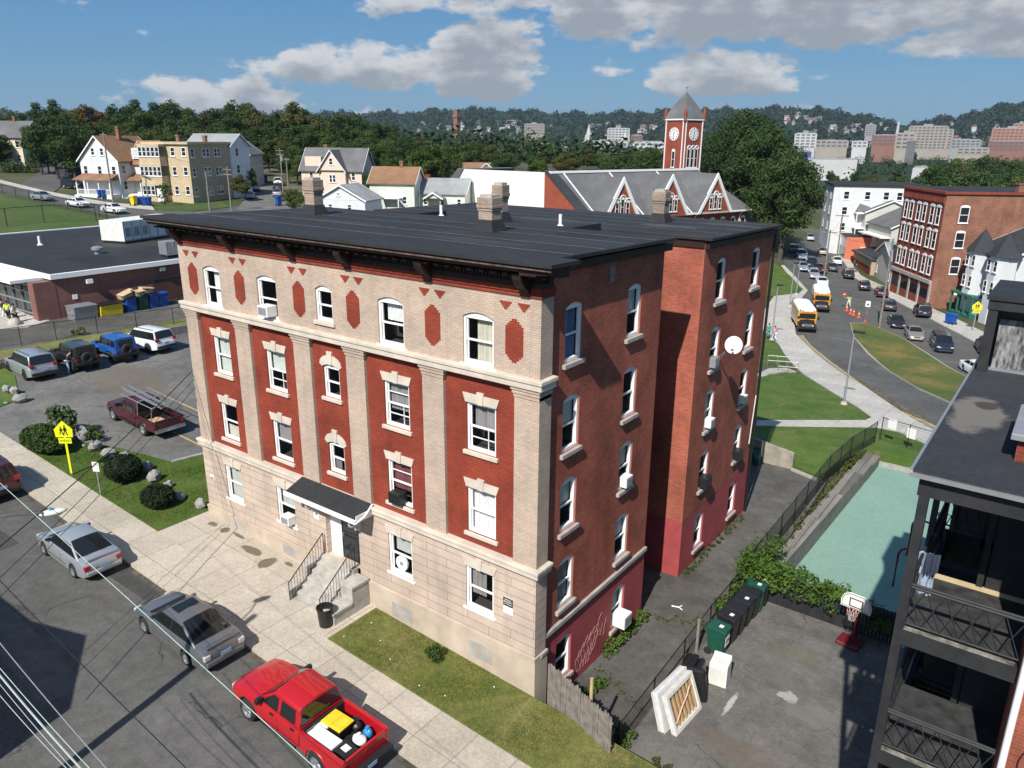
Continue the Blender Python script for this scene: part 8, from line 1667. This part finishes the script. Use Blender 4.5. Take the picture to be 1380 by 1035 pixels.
# ================================================================== people (small figures, each one body with hair and clothes)
SKIN = plain('skin', (.36, .2, .14), .6, var=.05); HAIR = plain('dark hair', (.02, .015, .012), .7)
def person(label, p, rz, top, legs, pose='stand', gr=None, hold=None):
    root = thing('person', label, 'person', tuple(p), rz, gr)
    J = dict(pel=(0, 0, .92), ch=(0, .02, 1.32), nk=(0, .01, 1.48), hd=(0, .03, 1.62), ht=(0, .02, 1.76), hl=(-.09, 0, .88), kl=(-.1, .03, .48), al=(-.1, -.02, .08), fl=(-.11, .14, .03), hr=(.09, 0, .88), kr=(.1, .03, .48), ar=(.1, -.02, .08), fr=(.11, .14, .03),
             sl=(-.18, 0, 1.4), el=(-.24, -.02, 1.12), wl=(-.24, .08, .88), nl=(-.24, .12, .78), sr=(.18, 0, 1.4), er=(.24, -.02, 1.12), wr=(.24, .08, .88), nr=(.24, .12, .78))
    if pose == 'walk': J.update(kl=(-.1, .2, .5), al=(-.1, .24, .1), fl=(-.1, .4, .06), kr=(.1, -.02, .48), ar=(.1, -.3, .12), fr=(.1, -.16, .03), wl=(-.24, -.1, .9), nl=(-.24, -.12, .8), wr=(.24, .24, .98), nr=(.24, .32, .92))
    if pose == 'reach': J.update(er=(.42, .1, 1.32), wr=(.66, .2, 1.42), nr=(.74, .22, 1.44), kl=(-.16, .1, .5), al=(-.24, .05, .08), fl=(-.25, .2, .03), kr=(.16, 0, .48), ar=(.24, -.12, .08), fr=(.25, .04, .03))
    if pose == 'lean': J.update(ch=(0, .16, 1.28), nk=(0, .26, 1.42), hd=(0, .34, 1.53), ht=(0, .38, 1.66), sl=(-.18, .18, 1.35), sr=(.18, .18, 1.35), el=(-.22, .3, 1.1), er=(.22, .3, 1.1), wl=(-.2, .5, 1.02), wr=(.2, .5, 1.02), nl=(-.18, .6, 1.0), nr=(.18, .6, 1.0))
    K = list(J); E_ = [('pel', 'ch'), ('ch', 'nk'), ('nk', 'hd'), ('hd', 'ht'), ('pel', 'hl'), ('hl', 'kl'), ('kl', 'al'), ('al', 'fl'), ('pel', 'hr'), ('hr', 'kr'), ('kr', 'ar'), ('ar', 'fr'), ('ch', 'sl'), ('sl', 'el'), ('el', 'wl'), ('wl', 'nl'), ('ch', 'sr'), ('sr', 'er'), ('er', 'wr'), ('wr', 'nr')]
    RD = dict(pel=.13, ch=.14, nk=.055, hd=.095, ht=.06, hl=.09, kl=.062, al=.045, fl=.035, hr=.09, kr=.062, ar=.045, fr=.035, sl=.06, el=.045, wl=.034, nl=.035, sr=.06, er=.045, wr=.034, nr=.035)
    def grow(name, keys, fat, mat, sub=1):
        ks = [k for k in K if k in keys]; me = bpy.data.meshes.new(name); me.from_pydata([J[k] for k in ks], [(ks.index(a), ks.index(b2)) for a, b2 in E_ if a in ks and b2 in ks], []); me.materials.append(mat); o = bpy.data.objects.new(name, me); COL.objects.link(o); o.parent = root
        m_ = o.modifiers.new('skin', 'SKIN'); m_.use_smooth_shade = True
        if not me.skin_vertices:
            bm = bmesh.new(); bm.from_mesh(me); bm.verts.layers.skin.verify(); bm.to_mesh(me); bm.free()
        for i, k in enumerate(ks): s = me.skin_vertices[0].data[i]; s.radius = (RD[k]*fat, RD[k]*fat*(.8 if k in ('ch', 'pel') else 1)); s.use_root = (k == ks[0])
        o.modifiers.new('sub', 'SUBSURF').levels = sub; o.modifiers['sub'].render_levels = sub; return o
    grow('body', set(K), 1., SKIN); grow('top', {'pel', 'ch', 'sl', 'el', 'sr', 'er'}, 1.18, top); grow('trousers', {'pel', 'hl', 'kl', 'al', 'hr', 'kr', 'ar'}, 1.2, legs)
    q = MB(); h = Vector(J['hd']); q.ball((h.x, h.y-.02, h.z+.05), .105, .115, .1, 10, 7); q.build('hair', HAIR, root, smooth=60); return root
def cloth(n, c): return plain(n, c, .9, var=.08)
WH, DK, LB, LIME, TEAL, PINK = cloth('white cloth', (.7, .7, .7)), cloth('dark cloth', (.02, .02, .025)), cloth('pale blue denim', (.3, .42, .55)), cloth('lime vest', (.55, .75, .1)), cloth('teal coat', (.02, .3, .22)), cloth('pink top', (.65, .3, .42))
person('person in black top and pale jeans leaning into the open black off roader', (-42.55, 4.62, gz(-42.5, 4.6)+.06), radians(-15), DK, LB, 'lean')
p = G(1143, 414, .1); gd = person('person in a lime vest and white trousers directing traffic beside the cones', p, radians(200), LIME, WH, 'reach')
g2 = thing('hand_sign', 'round red and white sign held by the person in the lime vest', 'hand sign', gd.matrix_basis @ Vector((.76, .24, 1.3)), radians(20)); q = MB(); q.cyl((0, 0, 0), (0, 0, .35), .018); q.build('stick', M['timber'], g2); q = MB(); q.cyl((0, -.015, .58), (0, .015, .58), .27, n=8); q.build('disc', plain('red sign face', (.55, .03, .04), .5), g2); q = MB(); q.box(-.15, .15, -.02, -.016, .53, .63); q.build('white_bar', M['plastic_w'], g2)
p = G(1043, 459, .15); person('person in pink and white walking on the pale walk by the brick corner', p, radians(60), PINK, WH, 'walk'); p = G(1035, 455, .15); person('person in a teal coat half hidden at the brick corner', p, radians(30), TEAL, cloth('teal trousers', (.03, .22, .18)))
for px, py, tp_, lg, lb, rz_ in ((6, 430, DK, WH, 'person in black top at the school entrance, leftmost', 0), (13, 433, LIME, DK, 'person in a lime vest at the school entrance', 1.), (22, 437, WH, DK, 'person in a white top at the school entrance, rightmost', -1)):
    v = onz(px, py, 3.55); person(lb, (v.x, v.y, 3.52), rz_, tp_, lg, 'walk')
p = G(1153, 367, .15); person('person in dark clothes on the far kerb by the brown shop, in front', p, .5, DK, DK, 'walk'); p = G(1151, 362, .15); person('person in dark blue clothes on the far kerb by the brown shop, behind', p, 1.5, cloth('blue cloth', (.03, .05, .14)), DK)
# ================================================================== poles, lamps, cones, wires
ORG = plain('traffic orange', (.75, .10, .03), .5)
for i, (px, py) in enumerate(((1141, 419), (1146, 423), (1150, 425), (1157, 428), (1166, 433))):
    p = G(px, py, .05); o = thing('traffic_cone', 'orange traffic cone in the row across the street from the school buses', 'traffic cone', tuple(p), 0, 'cones on the school street'); q = MB(); q.box(-.22, .22, -.22, .22, 0, .05); q.build('base', ORG, o); q = MB(); q.cyl((0, 0, .05), (0, 0, .9), .17, .035, 12); q.build('body', ORG, o); q = MB(); q.cyl((0, 0, .5), (0, 0, .62), .105, .085, 12); q.build('collar', M['plastic_w'], o)
p = G(1166, 436, .15); o = thing('speed_sign', 'small white sign on a thin post at the tip of the grass island', 'road sign', tuple(p), 0); q = MB(); q.cyl((0, 0, -.2), (0, 0, 3.), .035); q.build('post', M['galv'], o); q = MB(); q.box(-.3, .3, -.06, -.035, 2.2, 2.95); pl = q.build('plate', M['plastic_w'], o); q = MB(); q.box(-.12, .12, -.066, -.06, 2.4, 2.62); q.build('black_mark', M['black'], pl)
def lamp(label, px, py, ytop, hd=.5, group=None):
    p = G(px, py, .14); d = (p-CAM).dot(FW); h = 0;
    while h < 14 and (CAM.z-(p.z+h)) > -50:
        v = p+Vector((0, 0, h)); w = v-CAM; yy = 517.5-FPX*w.dot(UP)/w.dot(FW)
        if yy <= ytop: break
        h += .05
    o = thing('street_lamp', label, 'street lamp', tuple(p), 0, group); q = MB(); q.cyl((0, 0, -.2), (0, 0, h), .09, .06, 8); q.build('pole', M['grey_metal'], o, smooth=50); q = MB(); q.cyl((0, 0, 0), (0, 0, .25), .3, .2, 10); q.build('base', M['conc_stair'], o); q = MB(); q.box(-.1, .1+hd, -.16, .16, h-.02, h+.14); q.build('lamp_head', M['iron'], o, bevel=.03)
lamp('tall grey street lamp on the pale walk in front of the loop road', 1137, 545, 448, .7); lamp('grey lamp post at the brick corner by the buses', 1040, 458, 385); lamp('grey lamp post on the walk behind the buses', 1064, 413, 355); lamp('thin lamp post beside the lawn above the buses', 1073, 397, 350)
def upole(label, px, py, ytop, arms=1, r=.16, dzz=.0, tr=False):
    p = G(px, py, .05); h = 4.
    while h < 20:
        v = p+Vector((0, 0, h)); w = v-CAM
        if 517.5-FPX*w.dot(UP)/w.dot(FW) <= ytop: break
        h += .05
    o = thing('utility_pole', label, 'utility pole', tuple(p), 0); q = MB(); q.cyl((0, 0, -.3), (0, 0, h), r, r*.7, 9); q.build('pole', M['wood_grey'], o, smooth=50)
    if arms:
        q = MB()
        for i in range(arms): q.box(-1.2, 1.2, -.08, .08, h-.5-i*.8, h-.36-i*.8)
        q.build('crossarm', M['wood_grey'], o)
    if tr: q = MB(); q.cyl((.4, 0, h-2.4), (.4, 0, h-1.4), .28, n=12); q.build('transformer', M['grey_metal'], o)
    return Vector((p.x, p.y, p.z+h))
U = [upole('wooden utility pole on the grass island in front of the red brick block', 1185, 441, 322, 0), upole('utility pole among the queue of cars under the shade tree', 1110, 378, 310), upole('utility pole by the coral wall', 1127, 352, 288), upole('utility pole in front of the white gabled house', 153, 275, 178), upole('grey utility pole on the corner lawn before the tan triple decker', 283, 285, 232, 0), upole('utility pole with double crossarms at the side street corner', 312, 285, 225, 2), upole('tall utility pole with transformer beside the side street', 382, 262, 200, 2, tr=True), upole('slim utility pole behind the tall one at the side street', 389, 256, 212), upole('slim pole in front of the pale ranch house', 566, 286, 243, 0, .1)]
def wire(label, a, b_, r, mat, sag=.3, group=None, n=20):
    a, b_ = Vector(a), Vector(b_); o = thing('overhead_wire', label, 'wire', tuple(a), 0, group); q = MB(); q.tube([(b_-a)*(i/n) - Vector((0, 0, 4*sag*(i/n)*(1-i/n))) for i in range(n+1)], r, 5); q.build('cable', M[mat] if isinstance(mat, str) else mat, o); return o
ALU = plain('weathered bare aluminium wire', (.5, .52, .5), .5, .3); GRW = plain('pale green wire jacket', (.42, .55, .47), .6)
def along(y, A_, B_, label, r, mat, sag=.12, ext=.3):
    a, b_ = ony(*A_, y), ony(*B_, y); d = b_-a; wire(label, a-d*ext, b_+d*ext, r, mat, sag)
YW = -12.9
along(-12.0, (0, 780), (253, 1034), 'black overhead wire over the middle of the street', .012, 'black'); along(YW, (0, 864), (145, 1034), 'patchy black and pale wire left of the thick pale one', .012, 'galv'); along(YW, (0, 898), (122, 1034), 'thin pale green overhead wire in the lower left bundle', .008, GRW); along(YW, (0, 908), (110, 1034), 'thickest pale overhead cable in the lower left corner', .022, ALU); along(YW, (0, 920), (98, 1034), 'thin pale wire just below the thickest cable', .008, ALU); along(YW, (0, 935), (91, 1034), 'lowest thin pale wire in the lower left corner', .009, ALU); along(-11., (0, 651), (425, 1035), 'long pale green wire crossing over the parked cars', .008, GRW, .0)
att = Vector((XL-.2, .25, 7.9))
for i, (px, py, r, lb) in enumerate(((0, 728, .02, 'thick black service cable to the left building corner, upper one'), (0, 765, .012, 'thin black service wire to the left building corner, middle one'), (0, 786, .012, 'thin black service wire to the left building corner, lowest one'))):
    v = ony(px, py, -10.5); wire(lb, v+(v-att)*.4, att+Vector((0, 0, .35-.4*i)), r, 'black', .35)
PT = (-8.3, -14.2); o = thing('utility_pole', 'utility pole across the street standing outside the photo at lower left', 'utility pole', (PT[0], PT[1], gz(*PT)), 0); q = MB(); q.cyl((0, 0, -.3), (0, 0, 11), .17, .13, 10); q.build('pole', M['wood_grey'], o, smooth=50)
lm = onz(72, 690, 8.1); o = thing('street_light', 'pale cobra head street light hanging over the street by the silver sedan', 'street lamp', tuple(lm), radians(70)); q = MB(); q.ball((0, 0, 0), .36, .15, .09, 14, 8); q.build('head', M['offwhite'], o, smooth=60); q = MB(); q.ball((.05, 0, -.05), .2, .12, .08, 12, 7); q.build('lens', M['lamp_clear'], o, smooth=60)
q = MB(); v = Vector((PT[0], PT[1], gz(*PT)+8.6))-lm; v = Matrix.Rotation(-radians(70), 3, 'Z') @ v; q.tube([(-.2, 0, .03), tuple(v*.3+Vector((0, 0, .25))), tuple(v*.7+Vector((0, 0, .3))), tuple(v)], .03); q.build('arm', M['galv'], o)
q = MB(); q.cyl((-.05, 0, .06), (-.05, 0, .14), .06, n=10); q.build('photocell', plain('blue green cap', (.1, .35, .45), .5), o)
for a, b_ in ((0, 1), (1, 2), (5, 6), (3, 5)): wire('thin dark wire strung between two wooden street poles', U[a]-Vector((0, 0, .3)), U[b_]-Vector((0, 0, .3)), .02, 'black', .8, 'wires between distant poles')
# the house across the street that throws its shadow on the road (stands outside the picture)
o = thing('opposite_house', 'house across the street whose gabled shadow falls on the roadway', 'house', (0, 0, 0)); q = MB(); q.prism([(-9.65, 0), (-9.65, 7.6), (-12.4, 9.85), (-14.9, 9.1), (-36, 9.4), (-36, 0)], 'y', -27, -17); q.build('wall', M['sid_grey'], o)
# litter on the lawn
for i, (x, y) in enumerate(((-6.9, -.9), (-7.1, -2.1), (-4.9, -1.9), (-3.2, -2.2), (-2.2, -2.0), (-5.9, -1.4), (-1.2, -.6))):
    o = thing('litter', 'small scrap of white paper on the front lawn', 'litter', (x, y, gz(x, y)+.17), i, 'paper scraps on the front lawn'); q = MB(); q.add([(-.03, -.02, 0), (.03, -.025, .01), (.035, .02, 0), (-.02, .025, .012)], [(0, 1, 2, 3)]); q.build('scrap', M['plastic_w'], o, fix=False)
for (px, py) in ((1323, 426),): pass
for i, (px, py) in enumerate(((1278, 436), (1283, 437))): p = G(px, py, .15); o = bin_('blue wheeled bin at the far kerb before the green porch house', p.x, p.y, 1., 'plastic_b', gr='blue bins at the far kerb'); o.location.z = p.z; o.scale = (1.25,)*3
for i, (px, py) in enumerate(((136, 267), (139, 267), (189, 276), (195, 277), (201, 277))): p = G(px, py, .15); o = bin_('blue wheeled bin on the pavement of the hill street', p.x, p.y, .4*i, 'plastic_b', gr='blue bins up the hill'); o.location.z = p.z; o.scale = (1.3,)*3
p = G(181, 277, .15); o = bin_('yellow bin beside blue ones on the hill street pavement', p.x, p.y, .4, 'plastic_y', gr=None); o.location.z = p.z; o.scale = (1.5,)*3
for i, (px, py) in enumerate(((376, 277), (396, 278), (352, 246), (358, 246))): p = G(px, py, .15); o = bin_('blue wheeled bin beside the side street', p.x, p.y, .4*i, 'plastic_b', gr='blue bins by the side street'); o.location.z = p.z; o.scale = (1.5,)*3
for i, (px, py) in enumerate(((1034, 492), (1048, 500))):
    a = G(px, py, .15); o = thing('stair_railing', 'galvanised railing beside the entrance path, upper one' if i == 0 else 'galvanised railing beside the entrance path, lower one', 'railing', tuple(a), radians(20)); q = MB()
    for k in range(3): q.tube([(k*.9, 0, -.1), (k*.9, 0, 1.)], .025, 5)
    for z in (.5, 1.): q.tube([(0, 0, z), (1.8, 0, z)], .025, 5)
    q.build('tubes', M['galv'], o)
# ================================================================== valley and hills
def blobs(name, label, spots, mat, q_per, leaf):
    cs = [(x, y, z+h*.5) for x, y, z, r, h in spots]; o = leaf_mesh(name, cs, [r for *_, r, h in spots], [q_per]*len(cs), leaf, mat, None, flat=1.05); return tag(o, label, 'woodland', None, 'stuff')
M['leaf_far'] = foliage('distant leaves', (.018, .043, .013), (.05, .075, .022), .15, .05); M['leaf_hill'] = foliage('hill forest', (.012, .030, .014), (.030, .052, .020), .1, .012)
rf = random.Random(77); sp = []
def azd(px, d): v = atd(px, 187, d); return v.x, v.y
TOWN = [(x0_, x1_, y0_) for x0_, x1_, y0_ in ((700, 880, 0), (1075, 1400, 0))]
while len(sp) < 2300:
    px = rf.uniform(-60, 1450); d = 300*(4.2**rf.random())
    if (1070 < px < 1420 and 640 < d < 1250 and rf.random() < .6) or (690 < px < 890 and 560 < d < 900 and rf.random() < .75): continue
    if 1072 < px < 1262 and d < 660 and rf.random() < .96: continue
    x, y = azd(px, d); r = rf.uniform(4.2, 7.5); sp.append((x, y, gz(x, y), r, r*1.5))
blobs('valley_woods', 'far trees of the valley reading as one wood', sp, M['leaf_far'], 60, 1.15)
sp = []
while len(sp) < 9500:
    px = rf.uniform(-100, 1480); d = 1250*(2.75**rf.random()); x, y = azd(px, d)
    if d < 2000 and rf.random() < .35: continue
    r = rf.uniform(6, 12); sp.append((x, y, gz(x, y)-1, r, r*1.1))
blobs('hill_woods', 'wooded hills on the skyline', sp, M['leaf_hill'], 14, 4.2)
# far town: each building a thing of its own
FW_ = {k: plain(k, c, .8, var=.12, sc=.05) for k, c in dict(far_white=(.46, .46, .46), far_grey=(.26, .26, .265), far_tan=(.30, .27, .23), far_brick=(.22, .11, .085), far_orange=(.36, .17, .11), far_dark=(.12, .12, .13), far_blue=(.05, .08, .28)).items()}
GL = plain('far window band', (.10, .11, .13), .4, var=.1)
def slab(name, label, px, ytop, ybase, wpx, d, mat, floors=0, cat='building', depth=.6, rz=None, group=None):
    """a far block: bearing, distance and pixel-measured real size"""
    k = d/FPX; c = atd(px, ybase, d); h = (ybase-ytop)*k; w = wpx*k; a = atan2(FW.y, FW.x)-pi/2 - math.atan((px-690)/FPX)
    o = thing(name, label, cat, (c.x, c.y, c.z), a + (0 if rz is None else rz), group); q = MB(); D = w*depth; q.box(-w/2, w/2, 0, D, -30, h); q.build('wall', FW_[mat], o)
    if floors:
        q = MB()
        for i in range(floors): z = h*(i+.35)/floors; q.box(-w/2+w*.03, w/2-w*.03, -.25, 0, z, z+h/floors*.42); q.box(w/2, w/2+.25, D*.05, D*.95, z, z+h/floors*.42)
        q.build('window_band', GL, o)
        q = MB(); n = max(3, int(w/6))
        for i in range(n+1): x = -w/2+w*i/n; q.box(x-w/n*.16, x+w/n*.16, -.4, -.0, 0, h)
        q.build('pier', FW_[mat], o)
    q = MB(); q.box(-w/2+1, w/2-1, 1, D-1, h, h+1.2); q.box(-w*.15, w*.1, D*.3, D*.6, h+1.2, h+4 if floors > 3 else h+1.6); q.build('roof', FW_['far_grey'], o); return o
slab('hospital_block', 'large grey hospital slab with many window bands in the far town', 1247, 172, 201, 46, 1250, 'far_tan', 8); slab('hospital_block', 'stepped right part of the large grey hospital', 1268, 176, 201, 22, 1240, 'far_tan', 7)
slab('office_block', 'white office block with dark window bands in the far town', 1084, 181, 200, 26, 1050, 'far_white', 5); slab('orange_block', 'long orange brick block at the far right of the town', 1362, 174, 190, 46, 1300, 'far_orange', 4); slab('orange_block', 'orange brick tower part of the far right block', 1372, 168, 190, 16, 1320, 'far_orange', 6)
slab('brick_block', 'brick building below the orange block at the far right', 1358, 191, 203, 46, 1150, 'far_brick', 3); slab('brick_mill', 'low brick mill left of the grey hospital', 1192, 183, 196, 32, 1150, 'far_brick', 3); slab('brick_mill', 'second brick mill with flat top before the hospital', 1218, 181, 201, 22, 1100, 'far_tan', 4)
slab('parking_deck', 'grey parking deck right of the hospital', 1300, 189, 200, 34, 1150, 'far_grey', 3); slab('white_depot', 'long white low depot roof in the valley right of the shade tree', 1118, 216, 229, 62, 620, 'far_white'); slab('white_hall', 'small white hall beside the long depot', 1145, 216, 227, 17, 600, 'far_white'); slab('blue_depot', 'low blue roofed depot behind the shade tree', 1080, 205, 213, 24, 700, 'far_blue'); slab('white_shed', 'white shed among trees right of the valley', 1243, 227, 237, 26, 520, 'far_white')
slab('low_block', 'low pale block left of the brick mill in the far town', 1120, 190, 199, 40, 1080, 'far_tan', 2); slab('low_block', 'white low block beside the pale one in the far town', 1158, 191, 199, 18, 1060, 'far_white', 2); slab('dark_tank', 'dark square structure in front of the grey hospital', 1228, 190, 195, 11, 1040, 'far_dark'); slab('pale_block', 'grey block on the far slope behind the mills', 1172, 169, 183, 12, 1500, 'far_grey', 5); slab('cream_block', 'cream block before the orange buildings', 1310, 200, 208, 36, 1000, 'far_tan', 2)
slab('white_hotel', 'white stepped block left of the clock tower in the far town', 833, 174, 190, 28, 1350, 'far_white', 5); slab('grey_college', 'grey brown college building on the slope, far left of the tower', 720, 168, 181, 26, 1700, 'far_tan', 4); slab('long_warehouse', 'long low pale warehouse left of the clock tower', 845, 192, 204, 100, 760, 'far_white', 2); slab('long_warehouse', 'second long low warehouse with grey roof left of the clock tower', 800, 201, 208, 120, 640, 'far_grey', 1); slab('low_depot', 'low white depot left of the warehouses', 742, 195, 200, 32, 900, 'far_white'); slab('brick_house', 'small brick block by the white stepped block', 858, 183, 191, 14, 1100, 'far_brick', 2); slab('white_roof', 'white roofed shed among trees left of the red school', 606, 222, 228, 30, 420, 'far_white')
def spire(label, px, ytop, ybase, d, w, mat, name='church_spire'):
    c = atd(px, ybase, d); h = (ybase-ytop)*d/FPX; o = thing(name, label, 'church', (c.x, c.y, c.z)); q = MB(); q.box(-w/2, w/2, -w/2, w/2, -25, h*.4); q.build('belfry', FW_[mat], o); q = MB(); q.cyl((0, 0, h*.4), (0, 0, h), w*.55, .1, 8); q.build('spire', FW_[mat], o)
spire('thin pale church spire in the valley', 793, 168, 192, 1200, 8, 'far_white'); spire('shorter white church steeple before the white block', 842, 178, 192, 1100, 7, 'far_white'); spire('white steeple near the blue depot behind trees', 733, 185, 192, 1000, 7, 'far_white')
c = atd(616, 183, 900); o = thing('brick_tower', 'tall slender brick clock tower standing alone in the far valley', 'tower', (c.x, c.y, c.z)); h = (183-149)*900/FPX; q = MB(); q.box(-3, 3, -3, 3, -30, h*.68); q.build('shaft', FW_['far_brick'], o); q = MB(); q.box(-3.9, 3.9, -3.9, 3.9, h*.68, h*.78); q.box(-2.8, 2.8, -2.8, 2.8, h*.78, h*.97); q.build('belfry', FW_['far_brick'], o); q = MB(); q.box(-3.2, 3.2, -3.2, 3.2, h*.97, h); q.build('cap', FW_['far_tan'], o)
c = atd(1209, 180, 1300); o = thing('tall_chimney', 'thin pale factory chimney left of the grey hospital', 'chimney', (c.x, c.y, c.z)); q = MB(); q.cyl((0, 0, -20), (0, 0, 15*1300/FPX), 3.4, 1.8, 12); q.build('stack', FW_['far_white'], o)
c = atd(1218, 200, 1030);
# houses scattered on the far hillsides
hm = []
for i, (wc, rc) in enumerate((('far_white', 'far_grey'), ('far_tan', 'far_dark'), ('far_white', 'far_brick'), ('far_grey', 'far_dark'))):
    hm.append((wc, rc))
made = {}
ZN = [(560, 700, 168, 182, 20), (640, 700, 176, 190, 8), (700, 885, 172, 192, 22), (1060, 1110, 158, 170, 14), (1090, 1180, 172, 190, 14), (1170, 1380, 170, 186, 10), (1260, 1380, 182, 206, 12), (1080, 1200, 196, 206, 8), (690, 880, 190, 206, 10)]
for xa, xb, ya, yb, n in ZN:
    for k in range(n):
        px, py = rf.uniform(xa, xb), rf.uniform(ya, yb); v = G(px, py, 0)
        if (v-CAM).length < 500 or (v-CAM).length > 4000: continue
        w, r_ = hm[rf.randrange(4)]; key = (w, r_); s = rf.uniform(.55, 1.0)
        if key not in made:
            q = MB(); q.box(-7, 7, -5, 5, -6, 7); q.prism([(-6, 7), (6, 7), (0, 12)], 'x', -7.6, 7.6, 1); o = q.build('hillside_house', [FW_[w], FW_[r_]]); made[key] = o
            tag(o, {'far_white': 'tiny white', 'far_tan': 'tiny tan', 'far_grey': 'tiny grey'}[w] + ' gabled house with ' + {'far_grey': 'pale grey', 'far_dark': 'dark', 'far_brick': 'reddish'}[r_] + ' roof among trees on the far slopes', 'house', 'houses on the far slopes, ' + w[4:] + ' with ' + r_[4:] + ' roofs')
        else: o = made[key].copy(); COL.objects.link(o)
        o.location = (v.x, v.y, v.z+5); o.rotation_euler = (0, 0, rf.uniform(0, 3.14)); o.scale = (s, s, s*.9)
# the summer air between here and the hills
q = MB(); q.box(-5400, 5400, -900, 5400, -17, 175); hz = q.build('haze', None); hz.data.materials.clear()
m = bpy.data.materials.new('summer haze'); m.use_nodes = True; t = m.node_tree; t.nodes.remove(t.nodes['Principled BSDF']); v = t.nodes.new('ShaderNodeVolumePrincipled'); v.inputs['Color'].default_value = (.62, .74, .9, 1); v.inputs['Density'].default_value = .00007; v.inputs['Anisotropy'].default_value = .2
t.links.new(v.outputs[0], t.nodes['Material Output'].inputs['Volume']); hz.data.materials.append(m); hz['kind'] = 'stuff'
